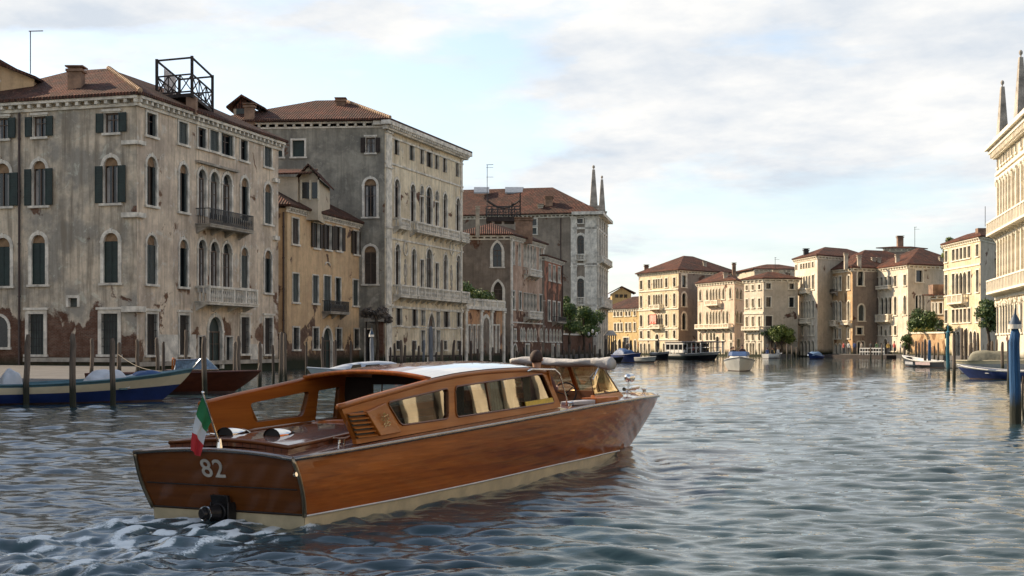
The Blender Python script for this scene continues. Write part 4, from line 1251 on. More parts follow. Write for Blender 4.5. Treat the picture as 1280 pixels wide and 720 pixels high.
# ---- B5 stone palace with obelisks
H5 = 20.6
B5 = palace('palace', 'taupe palace with grey stone front and two roof obelisks, farthest on the left bank', 746.5, 267.5, H5, 758.5, 279, 500, 273,
            fm='p_b5f', sm='p_b5', far=False, frm='stone', roof=(7.5, 4.6), over=.7, cmat='stone',
            rowsL=[('rect', 725, 273.5, 279, xs_((725,), 7), dict(bars=1, cross=False)), ('rect', 667, 274, 282, xs_((667,), 7.5), {}), ('rect', 667, 285, 292.5, xs_((667,), 7.5), {}),
                   ('arch', 725, 294, 319, xs_((725.8,), 8.5), dict(bars=1, fr=.35)), ('arch', 725, 348, 374, xs_((725.8,), 8.5), dict(bars=1, fr=.35))],
            rowsR=[('rect', 752, 275, 283, xs_((750, 752.5, 755), 1.1), dict(sill=False, fr=.08)),
                   ('arch', 752, 292, 322, xs_((749.2, 751.6, 754, 756.4), 1.2), dict(sill=False, fr=.15)),
                   ('arch', 752, 344, 374, xs_((749.2, 751.6, 754, 756.4), 1.2), dict(sill=False, fr=.15)),
                   ('rect', 752, 394, 408, xs_((749.5, 752.7, 756), 1.3), dict(sill=False)), ('arch', 752, 424, 444, xs_((752.5,), 1.8), dict(sill=False))])
F, S = B5.FR, B5.FL
for (yt, yb) in ((323, 331), (373, 385)):
    B5.balcony(F, .1, F.L - .1, F.z(752, yt), F.z(752, yb), out=.9, brackets=6)
for (yt, yb) in ((317.5, 326), (371.5, 382)):
    B5.balcony(S, S.u(719.5), S.u(732.5), S.z(725, yt), S.z(725, yb), out=.5, brackets=2)
for zz in (S.z(740, 285), S.z(740, 330), S.z(740, 382)):
    B5.band(S, zz, .3, .14, u0=S.u(716), u1=S.L + .1); B5.band(F, zz, .3, .14)
for x in (717.5, 735, 742.5): B5.pilaster(S, S.u(x), 0 if x > 735 else S.z(725, 385), H5 - .4, w=.9, out=.14, caps=(S.z(740, 332),))
for i in range(5): B5.pilaster(F, .5 + (F.L - 1) * i / 4, 0, H5 - .4, w=.7, out=.2, caps=(S.z(740, 332), S.z(740, 384)))
B5.pipe(S, S.u(701), .3, H5 - .4)
mb = MB(); S.box(mb, S.u(716), S.L + 1.0, H5 - .1, H5 + .35, -.02, .9); F.box(mb, -.9, F.L + 1.0, H5 - .1, H5 + .349, -.02, .9)
mb.build('cornice', M['stone'], B5.root)
def obelisk(bd, x, y, z0, z1, r=.55, mat='stone_dark', lab='obelisk'):
    mb = MB(); h = z1 - z0
    mb.box((x - r * 1.25, y - r * 1.25, z0), (x + r * 1.25, y + r * 1.25, z0 + h * .14))
    mb.box((x - r * 1.45, y - r * 1.45, z0 + h * .141), (x + r * 1.45, y + r * 1.45, z0 + h * .17))
    b_ = r * .98; t_ = r * .33; za, zb = z0 + h * .171, z0 + h * .91
    mb.hexa([(x - b_, y - b_, za), (x + b_, y - b_, za), (x + b_, y + b_, za), (x - b_, y + b_, za), (x - t_, y - t_, zb), (x + t_, y - t_, zb), (x + t_, y + t_, zb), (x - t_, y + t_, zb)])
    mb.tube((x, y, zb), (x, y, zb + h * .03), .06, n=6)
    mb.ball((x, y, zb + h * .055), r * .36, 8, (1, 1, 1.3))
    mb.tube((x, y, zb + h * .07), (x, y, z1), .05, .01, n=5)
    return mb.build(lab, M[mat], bd.root)
p1 = at_d(742, 208.5); p2 = at_d(752.4, 216.5)
obelisk(B5, p1.x, p1.y, H5 + .3, wz(206.5, p1.y), .58); obelisk(B5, p2.x, p2.y, H5 + .3, wz(219.5, p2.y), .52)
B5.chimney(*(at_d(686, 208.6)), 20.5, wz(246.5, 208.6), w=1.1, d=1.0)
B5.chimney(*(at_d(675.5, 208.2)), 20.5, wz(256, 208.2), w=.75, d=.75, mat='chim_pale')
rise_ = 4.6 / 7.5
for (x, yc, w, hh) in ((643, 238, 2.8, .9), (602, 240, 2.3, .6)):   # flat roof windows lying on the slope
    yy = 208.2 + 6.6
    zz = H5 + .26 + 4.6 * 7.3 / 8.2 + .12
    p_ = at_d(x, yy); mb = MB()
    mb.hexa([(p_.x - w / 2, yy - .8, zz - .55), (p_.x + w / 2, yy - .8, zz - .55), (p_.x + w / 2, yy + .9, zz + .4), (p_.x - w / 2, yy + .9, zz + .4),
             (p_.x - w / 2, yy - .8, zz - .35), (p_.x + w / 2, yy - .8, zz - .35), (p_.x + w / 2, yy + .9, zz + .6), (p_.x - w / 2, yy + .9, zz + .6)])
    mb.build('roof_window', simple('zinc_sheet', (.30, .32, .34), .45, .3), B5.rf)

# ---- low garden wall and pergola poles in front of B5, with trees
gw = Building('garden_wall', 'low brick garden wall under the dark trees beside the taupe palace', at_d(703, 178))
gw.root['category'] = 'garden wall'
F = Facade(at_d(703.2, 178), at_d(741, 205)); gw.walls(F, [], -.6, 3.0, 'p_red')
mb = MB(); F.box(mb, 0, F.L, 3.0, 3.2, -.4, .1); mb.build('coping', M['stone'], gw.root)

# ================================================================= far bank
B6 = palace('house', 'low yellow house with a small roof turret, just right of the left bank obelisks', 799, 386, 8.3, 840, 384, 755, 388, front='left', fm='p_yellow', sm='p_shade', roof=(4, 2.3),
            rowsL=[('rect', 780, 387.5, 395, xs_((768.5, 772.6, 776.8, 783, 787, 793.5), 2.2), {}), ('rect', 780, 404, 414, xs_((769, 773, 777, 783, 787.5, 793.5), 2.2), {}),
                   ('rect', 780, 422, 443, xs_((782.8,), 7), dict(sill=False)), ('arch', 780, 425, 440, xs_((769, 774, 794), 2.4), dict(sill=False))], corn=True)
# upper yellow block and turret behind
B6b = palace('house', 'taller yellow gabled house behind the low yellow house', 789, 378, 11.2, 795, 378, 752, 378, fm='p_yellow', sm='p_yellow', roof=(3, 1.4), rowsR=[])
D_ = 280
tu = MB(); x0, x1 = wx(765, D_), wx(789, D_)
tu.box((x0, D_, 9), (x1, D_ + 5, wz(366.5, D_)), 0)
xc = (x0 + x1) / 2
for xe in (x0 - .6, x1 + .9):
    ze = wz(366.5, D_) - .1
    tu.hexa([(xe, D_ - .5, ze), (xc, D_ - .5, wz(359, D_)), (xc, D_ + 5, wz(359, D_)), (xe, D_ + 5, ze), (xe, D_ - .5, ze + .2), (xc, D_ - .5, wz(357.5, D_)), (xc, D_ + 5, wz(357.5, D_)), (xe, D_ + 5, ze + .2)], 1)
tu.poly([(x0, D_ - .002, wz(366.5, D_)), (x1, D_ - .002, wz(366.5, D_)), (xc, D_ - .002, wz(359, D_))], 0)
for x in (769, 774.5, 780): tu.box((wx(x, D_), D_ - .06, wz(372, D_)), (wx(x + 4, D_), D_ - .004, wz(368, D_)), 2)
tu.build('turret', [M['p_yellow'], M['tile_red'], M['glass']], B6b.root)

W = 2.6
cen7 = (801.5, 811.5, 817.6, 820.7, 823.8, 827, 833, 843)
B7 = palace('palace', 'sunlit four storey cream palace with a steep red hipped roof, behind the water bus', 848.2, 338.5, 14.2, 922, 343, 798.5, 343.5, front='left', fm='p_cream', sm='p_shade', roof=(7.2, 3.3), tile='tile_red', over=.6,
            rowsL=[('rect', 848, 346.5, 358, xs_((801.5, 811.5, 833, 843), W), {}), ('rect', 848, 346.5, 358, xs_((817.6, 820.7, 823.8, 827), 2.0), dict(sill=False)),
                   ('arch', 848, 366, 382.5, xs_((801.5, 811.5, 833, 843), W), {}), ('arch', 848, 366, 382.5, xs_((817.6, 820.7, 823.8, 827), 2.1), dict(sill=False)),
                   ('arch', 848, 391.5, 407, xs_((801.5, 811.5, 833, 843), W), {}), ('arch', 848, 391.5, 407, xs_((817.6, 820.7, 823.8, 827), 2.1), dict(sill=False)),
                   ('rect', 848, 413, 422.5, xs_((801.5, 811, 833.5, 843), W), {}), ('arch', 848, 417, 443, xs_((821.5,), 4.5), dict(sill=False, name='water_door')),
                   ('arch', 848, 429, 442, xs_((801.5, 806, 811.5, 830, 836, 843), 2.2), dict(sill=False))],
            rowsR=[('rect', 852, 344, 359, xs_((855,), 5), dict(fr=.3)), ('arch', 852, 366, 383, xs_((855,), 5), dict(fr=.3)), ('arch', 852, 391, 412, xs_((855,), 5), dict(fr=.3)),
                   ('rect', 852, 426, 436, xs_((868, 878, 890), 3), {})])
F = B7.FL
for (yt, yb) in ((381, 387), (406, 411)): B7.balcony(F, F.u(816), F.u(829), F.z(822, yt), F.z(822, yb), mat='stone_warm', far=True, out=.8, brackets=3)
for y_ in (361, 385.5, 410, 424.5): B7.band(F, F.z(848, y_), .22, .14, 'stone_warm')
B7.chimney(*(at_d(808, 254)), 14, wz(331.5, 254), w=.75, d=.75, mat='chim')
B7.chimney(*(at_d(881, 247.5)), 14, wz(327, 247.5), w=.55, d=.55, mat='chim_pale')
# red and white banner hung from the balcony
u = F.u(820.5); mb = MB()
F.box(mb, F.u(817.3), F.u(825.5), F.z(821, 405), F.z(821, 393), .82, .86, 0)
for k in range(5): F.box(mb, F.u(817.8 + k * 1.6), F.u(818.7 + k * 1.6), F.z(821, 404 - (k % 2) * 2), F.z(821, 394), .862, .87, 1)
mb.build('banner', [simple('banner_red', (.5, .09, .05), .8), simple('banner_pale', (.6, .5, .4), .8)], None, label='red and pale striped banner hung over the balcony of the cream corner palace', cat='banner')

B8 = palace('palace', 'sunlit gothic palace with a row of pointed windows, second cream palace of the far bend', 918, 351.5, 11.5, 933, 355.8, 872, 355.5, front='left', fm='p_pink', sm='p_pink', roof=(6, 3.0), tile='tile_red',
            rowsL=[('gothic', 918, 358.5, 373, xs_((875.5, 884, 904.5, 913), 2.4), {}), ('gothic', 918, 358.5, 373, xs_((888.6, 892.2, 895.9, 899.6), 2.3), dict(sill=False)),
                   ('gothic', 918, 387.5, 404, xs_((875.5, 884, 904.5, 909.2), 2.4), {}), ('gothic', 918, 387.5, 404, xs_((888.6, 892.2, 895.9, 899.6), 2.3), dict(sill=False)),
                   ('arch', 918, 415, 425, xs_((876, 884, 889, 893, 904.5, 914), 2.5), {}), ('rect', 918, 428, 443, xs_((876, 883, 889, 904, 914), 2.2), dict(sill=False)),
                   ('arch', 918, 420, 443, xs_((897,), 3.4), dict(sill=False, name='water_door'))],
            rowsR=[('gothic', 918, 359, 372.5, xs_((921.5, 926), 2.6), {}), ('gothic', 918, 388, 403, xs_((921.5, 926), 2.6), {}), ('rect', 918, 424, 434, xs_((923,), 4), {})])
F = B8.FL
B8.balcony(F, F.u(886), F.u(902), F.z(894, 375.5), F.z(894, 382), mat='stone_warm', far=True, out=.8, brackets=4)
B8.balcony(F, F.u(873.5), F.u(916), F.z(894, 405), F.z(894, 411), mat='stone_warm', far=True, out=.8, brackets=8)
B8.chimney(*(at_d(907, 222)), 11.4, wz(341.5, 222), w=.6, d=.6, mat='chim_pale'); B8.chimney(*(at_d(917.5, 248)), 12, wz(329, 248), w=.6, d=.6, mat='chim')

B9 = palace('palace', 'plain cream house with a wide beige side wall behind the yellow green quay tree', 954.5, 349.3, 11.4, 999, 350, 930, 351, front='left', fm='p_cream2', sm='p_beige', roof=(4, 1.7), tile='tile_red', rlen=5.7,
            rowsL=[('rect', 954, 355.5, 361.5, xs_((933.7, 941.2, 949.3), 2.4), {}), ('rect', 954, 373, 384, xs_((933.7, 941.2, 949.3), 2.4), {}),
                   ('rect', 954, 395.5, 407.5, xs_((933.7, 941.2, 949.3), 2.4), {}), ('rect', 954, 417, 425.5, xs_((933.7, 941.2, 949.3), 2.4), {}),
                   ('rect', 954, 429, 443, xs_((934, 938.5, 942, 949.5), 2.2), dict(sill=False))],
            rowsR=[('rect', 960, 354, 361, xs_((960.5, 989.5), 6), {}), ('rect', 960, 371.5, 383.5, xs_((960.5, 989.5), 6), {}), ('rect', 960, 395, 407.5, xs_((961,), 8), dict(shut=('shutter_brown', 'ajar')))])
B9.band(B9.FL, B9.FL.z(954, 391), .3, .12, 'stone_warm'); B9.balcony(B9.FL, .2, B9.FL.L - .2, B9.FL.z(940, 408), B9.FL.z(940, 413), mat='stone_warm', far=True, out=.7, brackets=6)
B9.chimney(*(at_d(969.5, 226)), 12, wz(338.5, 226), w=.8, d=.8, mat='chim_pale')
antenna(969, 322, 342, 234, 'thin aerial above the beige side wall in the middle of the far bank', arm=1, rungs=3)
# rear roof block linking B8 and B9
BR = palace('house', 'long red roofed block rising behind the two middle palaces of the far bend', 1005, 338, 15.2, 1010, 338, 943, 337.5, fm='p_beige', sm='p_beige', roof=(3.5, 1.0), tile='tile_red')

B10 = palace('palace', 'tall narrow cream palace with five window rows, left end of the sunlit right bank', 1021.8, 320.3, 14.6, 1044, 322, 993.5, 325.5, front='left', fm='p_cream2', sm='p_beige', roof=(5.5, 2.3), tile='tile_red', rlen=16,
             rowsL=[('rect', 1021, 326.5, 333, xs_((995.5, 1001.7, 1005, 1008.4, 1011.6, 1016.2), 1.9), dict(sill=False)),
                    ('rect', 1021, 343, 361, xs_((995.6, 1016.5), 2.3), {}), ('arch', 1021, 343, 361, xs_((1002, 1005.4, 1008.7, 1012), 2.1), dict(sill=False)),
                    ('rect', 1021, 375.5, 396.5, xs_((995.6, 1016.5), 2.3), {}), ('arch', 1021, 375.5, 396.5, xs_((1002.2, 1005.6, 1008.9, 1012.2), 2.1), dict(sill=False)),
                    ('rect', 1021, 406.5, 419, xs_((995.6, 1002.7, 1011.8, 1016.3), 2.1), {}),
                    ('arch', 1021, 426, 444.5, xs_((996, 1002.7, 1007, 1011.5, 1016.5), 2.7), dict(sill=False))])
F = B10.FL
for (yt, yb) in ((361, 367), (398, 404.5)): B10.balcony(F, F.u(1000), F.u(1014), F.z(1007, yt), F.z(1007, yb), mat='stone_warm', far=True, out=.8, brackets=4)
B10.chimney(*(at_d(1007.5, 214)), 14.5, wz(311.5, 214), w=.7, d=.7, mat='iron')
D_ = 214
mb = MB(); mb.box((wx(1042, D_), D_, 13.5), (wx(1052, D_), D_ + 5, wz(325, D_)), 0)
mb.hexa([(wx(1040.5, D_), D_ - .4, wz(321, D_)), (wx(1053, D_), D_ - .4, wz(326, D_)), (wx(1053, D_), D_ + 5, wz(326, D_)), (wx(1040.5, D_), D_ + 5, wz(319.5, D_)),
         (wx(1040.5, D_), D_ - .4, wz(319.5, D_)), (wx(1053, D_), D_ - .4, wz(324.5, D_)), (wx(1053, D_), D_ + 5, wz(324.5, D_)), (wx(1040.5, D_), D_ + 5, wz(318, D_))], 1)
mb.build('dormer', [M['p_beige'], M['tile_red']], B10.rf)

B11 = palace('palace', 'peeling orange palace with a dark side wall, right of the tall narrow cream palace', 1065.6, 335.8, 12.6, 1086, 336.5, 1022.3, 341, front='left', fm='p_ochre2', sm='p_shade', roof=(7.5, 4.0), tile='tile_red', rlen=16,
             rowsL=[('rect', 1065, 344, 361.5, xs_((1022.6 + 1.5, 1029.2, 1050.3, 1060.9), 2.4), {}), ('arch', 1065, 344, 361.5, xs_((1035, 1038.6, 1042.1, 1045.6), 2.3), dict(sill=False)),
                    ('arch', 1065, 376, 401, xs_((1024.2, 1029.2, 1050.3, 1060.9), 2.6), {}), ('arch', 1065, 375, 400, xs_((1035, 1038.6, 1042.1, 1045.6), 2.4), dict(sill=False)),
                    ('rect', 1065, 410.5, 423, xs_((1022.5 + 1.5, 1029.3, 1035, 1044, 1049.8, 1060.8), 2.5), {}), ('arch', 1065, 415, 444, xs_((1039.6,), 3), dict(sill=False, name='water_door')),
                    ('arch', 1065, 430, 444, xs_((1023.8, 1029.3, 1034.6, 1045, 1050, 1055.5, 1061), 2.5), dict(sill=False))],
             rowsR=[('arch', 1075, 337 + 1, 357, xs_((1075.5,), 7), dict(fr=.25)), ('arch', 1075, 381, 401, xs_((1076.5,), 7), dict(fr=.25)), ('rect', 1075, 409.5, 418, xs_((1074.5,), 7), dict(fr=.25)), ('arch', 1075, 427, 443, xs_((1073.5, 1078.5), 3), {})])
F = B11.FL
B11.balcony(F, F.u(1033), F.u(1047.5), F.z(1040, 362), F.z(1040, 367), iron=True, far=True, out=.7, brackets=4)
B11.balcony(F, F.u(1031), F.u(1049), F.z(1040, 400.5), F.z(1040, 408), mat='stone_warm', far=True, out=.8, brackets=5)
B11.balcony(F, F.u(1056), F.u(1065), F.z(1060, 400.5), F.z(1060, 406), mat='stone_warm', far=True, out=.7, brackets=2)
for x, yt, D_ in ((1057.5, 317, 203), (1074, 320, 203), (1092, 322.5, 207), (1098.5, 322.5, 207)): B11.chimney(*(at_d(x, D_)), 12.5, wz(yt, D_), w=.5, d=.5, mat='chim_pale')
BR2 = palace('house', 'red roofed attic block with a broad brick chimney, behind the right bank palaces', 1141, 311.5, 17.9, 1150, 312, 1105, 311.5, fm='p_beige', sm='p_shade', roof=(4, 2.0), tile='tile_red')
BR2.chimney(*(at_d(1125, topD(311.5, 17.9) + 1.5)), 17.6, wz(295.5, topD(311.5, 17.9) + 1.5), w=.95, d=.9, mat='chim')
antenna(1143.5, 284, 310, 212, 'tall thin aerial over the right bank roofs', arm=1.5, rungs=1)

B12 = palace('palace', 'whitish palace with arched central windows, behind the large green tree on the right bank', 1135, 332, 12.6, 1181, 334, 1084, 338.5, front='left', fm='p_cream2', sm='p_beige', roof=(6.2, 3.0), tile='tile_red', rlen=13,
             rowsL=[('rect', 1135, 343, 356.5, xs_((1087.4, 1096.8, 1119, 1131.3), 2.8), {}), ('rect', 1135, 343, 356.5, xs_((1101.9, 1107.2, 1112.4), 3.0), dict(sill=False)),
                    ('arch', 1135, 369, 393, xs_((1087.4, 1096.8, 1119.3, 1131.3), 2.8), {}), ('arch', 1135, 369.5, 393, xs_((1102.6, 1107.6, 1112.7), 3.4), dict(sill=False)),
                    ('rect', 1135, 407, 418.5, xs_((1087, 1091.5, 1096), 3.0), dict(shut=('shutter_grey', 'closed'))), ('rect', 1135, 407, 418.5, xs_((1101.5, 1113.3, 1119.3), 2.8), {}),
                    ('arch', 1135, 411, 419, xs_((1107,), 3), {}), ('arch', 1135, 430, 439, xs_((1087.5, 1096, 1113, 1119), 3.0), {}), ('rect', 1135, 429, 443, xs_((1101.2, 1131.5), 2.6), dict(sill=False)),
                    ('arch', 1135, 423, 448, xs_((1107,), 3.8), dict(sill=False, name='water_door', pane='shutter_brown'))],
             rowsR=[('rect', 1149, 338, 352.5, xs_((1149,), 8), dict(fr=.25)), ('arch', 1149, 369, 388, xs_((1146, 1149.8, 1153.5), 3.2), dict(fr=.15))])
F = B12.FL
B12.balcony(F, F.u(1100), F.u(1115.5), F.z(1107, 357), F.z(1107, 361.5), mat='stone_warm', far=True, out=.7, brackets=3)
B12.balcony(F, F.u(1100), F.u(1116), F.z(1107, 393), F.z(1107, 402.5), mat='stone_warm', far=True, out=.8, brackets=4)
B12.chimney(*(at_d(1122, 200)), 12.5, wz(319, 200), w=.55, d=.55, mat='chim_pale'); B12.chimney(*(at_d(1176.5, 200)), 12.5, wz(322, 200), w=.5, d=.5, mat='chim_pale')

B13 = palace('house', 'small ochre house with a red parapet, squeezed between two taller right bank palaces', 1181, 370, 8.0, 1190, 370, 1163.5, 370.5, front='left', fm='p_ochre2', sm='p_ochre2', roof=(3, .6),
             rowsL=[('rect', 1175, 378.5, 392, xs_((1167, 1170), 2.2), {}), ('rect', 1175, 378.5, 392, xs_((1176,), 4), {}), ('arch', 1175, 410, 424, xs_((1171,), 5.5), {}), ('rect', 1175, 429, 445, xs_((1168, 1176,), 3), dict(sill=False))])
mb = MB(); p_ = at_d(1173, 183); mb.box((p_.x - .7, p_.y, 7.9), (p_.x + .7, p_.y + 2, wz(355.5, 183))); mb.build('parapet', M['chim'], B13.root)

B14 = palace('palace', 'tall cream palace with a central window group, right bank beside the yellow house', 1225.6, 297, 14.4, 1247, 302, 1180, 307.5, front='left', fm='p_cream', sm='p_beige', roof=(4.5, 2.0), tile='tile_red', rlen=10,
             rowsL=[('rect', 1205, 309, 323.5, xs_((1183, 1192, 1197, 1201.6, 1206.4, 1211.6, 1221.8), 3.0), {}),
                    ('rect', 1205, 340, 367, xs_((1183, 1192, 1211.8, 1222), 3.0), {}), ('arch', 1205, 340, 367, xs_((1196.8, 1201.4, 1206.2), 3.6), dict(sill=False)),
                    ('rect', 1205, 386, 403, xs_((1183, 1192, 1197, 1201.6, 1206.4, 1211.8, 1222), 3.0), {}),
                    ('arch', 1205, 414, 446, xs_((1193, 1198, 1203, 1214, 1219), 3.2), dict(sill=False)), ('arch', 1205, 410, 446, xs_((1208.5,), 4), dict(sill=False, name='water_door'))])
F = B14.FL; B14.balcony(F, F.u(1191), F.u(1210), F.z(1201, 368), F.z(1201, 380), mat='stone_warm', far=True, out=.8, brackets=5)
B14.band(F, F.z(1225, 330), .2, .1, 'stone_warm')
p_ = at_d(1231, 172); mb = MB(); mb.box((p_.x - .5, p_.y + 1, 14.2), (p_.x + .9, p_.y + 2, wz(285, 173))); mb.build('parapet', M['chim'], B14.root)
antenna(1231.5, 258, 283, 172.5, 'single straight aerial on the roof parapet of the tall cream right bank palace', arm=0)
B15 = palace('house', 'yellow plaster house between the tall cream palace and the white obelisk palace', 1247, 326, 12.0, 1256, 326, 1227.5, 329, front='left', fm='p_yellow', sm='p_yellow', roof=(3, 1.2),
             rowsL=[('rect', 1240, 345, 362, xs_((1235,), 4.5), dict(shut=('shutter_grey', 'closed'))), ('rect', 1240, 383, 396, xs_((1235,), 4.5), dict(shut=('shutter_grey', 'closed'))), ('rect', 1240, 420, 446, xs_((1233, 1240), 4), dict(sill=False))])

# ---- B16 white palace with obelisks, right edge
H6 = 19.6
M['stone_white'] = simple('white_stone_trim', (0.74, 0.67, 0.54), 0.85, var=0.25, scale=1.5)
def l16(px): return HOR - .93 * (px - 975)        # eaves line of the wall
c = at_d(1246, topD(l16(1246) + 12, H6))
B16 = palace('palace', 'white stone palace with carved garlands, long balconies and two obelisks at the right edge', 1246, l16(1246) + 12, H6, 1262, l16(1246) + 18, 1420, l16(1420) + 14, front='left', fm='p_istrian', sm='p_istrian', roof=(8, 2.0), far=False, frm='stone_white', corn=False)
F = B16.FL
# openings need a rebuilt wall: windows marched along the facade from the left corner
for o in list(B16.root.children):
    if o.name.startswith('wall') and abs((Vector((o.location.x, o.location.y)) + Vector((c.x, c.y)) - (F.a + F.b) / 2).length) < .5:
        bpy.data.objects.remove(o)
h = []
uu = [F.L - x for x in (.8, 3.0, 4.6, 6.2, 7.8, 9.4, 11.6, 14.4, 16.6, 18.2, 19.8, 21.4, 23.0, 25.2, 28, 31, 34, 37, 40, 43)]
ref = 1252
zA0, zA1 = F.z(ref, 206), F.z(ref, 194)
zB0, zB1 = F.z(ref, 276), F.z(ref, 233)
zC0, zC1 = F.z(ref, 350), F.z(ref, 305)
zD0, zD1 = 2.8, 5.2
for u in uu:
    if u - .5 < .3: continue
    B16.window(F, h, u - .4, u + .4, zA0, zA1, fr=.12, frm='stone_white', bars=0)
    B16.window(F, h, u - .45, u + .45, zB0, zB1, 'arch', fr=.22, frm='stone_white', sill=False)
    B16.window(F, h, u - .45, u + .45, zC0, zC1, 'arch', fr=.22, frm='stone_white', sill=False)
    B16.window(F, h, u - .45, u + .45, zD0, zD1, 'rect', fr=.18, frm='stone_white', grille=True, bars=0)
B16.walls(F, h, -.6, H6, 'p_istrian')
for z in (zB1 + .9, zA0 - .6, zC1 + 1.0, zC0 - 1.6): B16.band(F, z, .25, .2, 'stone_white')
for k in range(0, len(uu) - 1):
    um = (uu[k] + uu[k + 1]) / 2
    if um > .4:
        B16.pilaster(F, um, zB0 + .2, zB1 + .7, w=.3, out=.28, mat='stone_white'); B16.pilaster(F, um, zC0 + .2, zC1 + .8, w=.3, out=.28, mat='stone_white')
random.seed(5)
for u in uu:
    if u < .8: continue
    for (zz, s_) in ((zB1 + .5, 1.0), (zC1 + .5, 1.0), (zC0 - 2.2, .8)):
        mb = MB()
        for k in range(7):
            t = (k - 3) / 3
            mb.ball(F.p(u + t * .55, zz - .28 * (1 - t * t) + random.uniform(-.08, .08) + .2, .1), .2 * s_ + random.uniform(-.04, .04), 6)
        mb.build('garland', M['stone_white'], B16.root)
B16.balcony(F, .3, F.L - .3, zB0 + .05, zB0 - 1.25, mat='stone_white', out=1.0, brackets=30, far=True)
B16.balcony(F, .3, F.L - .3, zC0 + .05, zC0 - 1.25, mat='stone_white', out=1.0, brackets=30, far=True)
mb = MB()
F.box(mb, -.5, F.L + 1.0, H6 + .25, H6 + .6, -.02, 1.0); F.box(mb, -.5, F.L + .7, H6 - .1, H6 + .248, -.02, .7); F.box(mb, -.5, F.L + .35, H6 - .6, H6 - .101, -.02, .35)
B16.FR.box(mb, -.9, B16.FR.L, H6 + .25, H6 + .599, -.02, .8)
for k in range(80):
    q_ = .2 + (F.L - .4) * k / 79; F.box(mb, q_ - .12, q_ + .12, H6 - .55, H6 - .102, .351, .62)
mb.build('cornice', M['stone_white'], B16.root)
for (px, yt, yb, D_) in ((1253, 100, 166, 137), (1276, 62, 146, 124)):
    p_ = at_d(px, D_); obelisk(B16, p_.x, p_.y, H6 + .4, wz(yt, D_), .5, 'stone_dark')

# ---- canal palaces out of the frame: they throw the shade and the warm reflections seen in the water and the boat's windows
def side_palace(label, a, b, H, mat, depth, n, floors, frm='stone_warm'):
    a = Vector(a); b = Vector(b)
    F0 = Facade(a, b)
    bd = Building('palace', label, a)
    qd = [a, b, b - F0.n * depth, a - F0.n * depth]
    h = []
    for fi, (z0, z1, kind) in enumerate(floors):
        for i in range(n):
            u = F0.L * (i + .5) / n
            bd.window(F0, h, u - .6, u + .6, z0, z1, kind, fr=.3, frm=frm, far=True, bars=0)
    bd.walls(F0, h, -.6, H, mat)
    for i in (1, 2, 3):
        mb = MB(); p, r = qd[i], qd[(i + 1) % 4]; mb.poly([(p.x, p.y, -.6), (r.x, r.y, -.6), (r.x, r.y, H), (p.x, p.y, H)]); mb.build('wall', M[mat], bd.root)
    bd.roof(qd, H + .1, over=.5, inset=5, rise=2)
    return bd
side_palace('long shaded palace on the near left bank, outside the picture', (-33, -30), (-27, 56), 18.5, 'p_b2f', 14, 24, [(1.5, 3.6, 'rect'), (5.5, 8.5, 'arch'), (10, 13, 'arch'), (15, 17, 'rect')])
e = B16.FL.a if B16.FL.a.y < B16.FL.b.y else B16.FL.b
side_palace('plain cream palace on the near right bank, outside the picture', (34.5, 38), (e.x + .2, e.y - 2), 16.5, 'p_beige', 14, 22, [(.9, 2.3, 'rect'), (3.1, 6.2, 'arch'), (8, 11.2, 'arch'), (13.2, 15, 'rect')])
side_palace('beige palace nearest the camera on the right bank, outside the picture', (31, -12), (34.2, 36.5), 15.5, 'p_beige', 14, 20, [(.9, 2.3, 'rect'), (3.1, 6.2, 'arch'), (8.3, 11.3, 'arch')])

# ---- quays
mb = MB()
pts = [at_h(-150, 483, .55), at_h(60, 481, .55), at_h(166, 474, .55), at_d(171, 81), at_d(-150, 88)]
n_ = len(pts)
mb.poly([(p.x, p.y, .55) for p in pts])
for i in range(n_):
    p, r = pts[i], pts[(i + 1) % n_]; mb.poly([(p.x, p.y, -1), (r.x, r.y, -1), (r.x, r.y, .55), (p.x, p.y, .55)])
mb.build('quay', M['quay'], kind='structure')
mb = MB()
for (pa, Da, pb, Db, z) in ((984, 222, 1086, 196, .45), (1084, 199, 1182, 183, .45), (957, 207, 992, 207, .4), (754, 236, 800, 258, .45)):
    A_, B_ = at_d(pa, Da), at_d(pb, Db)
    mb.hexa([(A_.x, A_.y, -1), (B_.x, B_.y, -1), (B_.x, B_.y + 14, -1), (A_.x, A_.y + 14, -1), (A_.x, A_.y, z), (B_.x, B_.y, z), (B_.x, B_.y + 14, z), (A_.x, A_.y + 14, z)])
mb.build('quay', M['quay'], kind='structure')
mb = MB(); A_, B_ = at_d(1181, 160), at_d(1262, 138)
mb.hexa([(A_.x, A_.y, -1), (B_.x, B_.y, -1), (B_.x + 8, B_.y + 14, -1), (A_.x, A_.y + 14, -1), (A_.x, A_.y, .5), (B_.x, B_.y, .5), (B_.x + 8, B_.y + 14, .5), (A_.x, A_.y + 14, .5)])
mb.build('quay', M['quay'], kind='structure')
mb = MB(); A_, B_ = at_d(752, 205), at_d(700, 176)
mb.hexa([(B_.x, B_.y - .6, -1), (A_.x, A_.y, -1), (A_.x, A_.y + 6, -1), (B_.x, B_.y + 3, -1), (B_.x, B_.y - .6, .5), (A_.x, A_.y, .5), (A_.x, A_.y + 6, .5), (B_.x, B_.y + 3, .5)])
mb.build('quay', M['quay'], kind='structure')


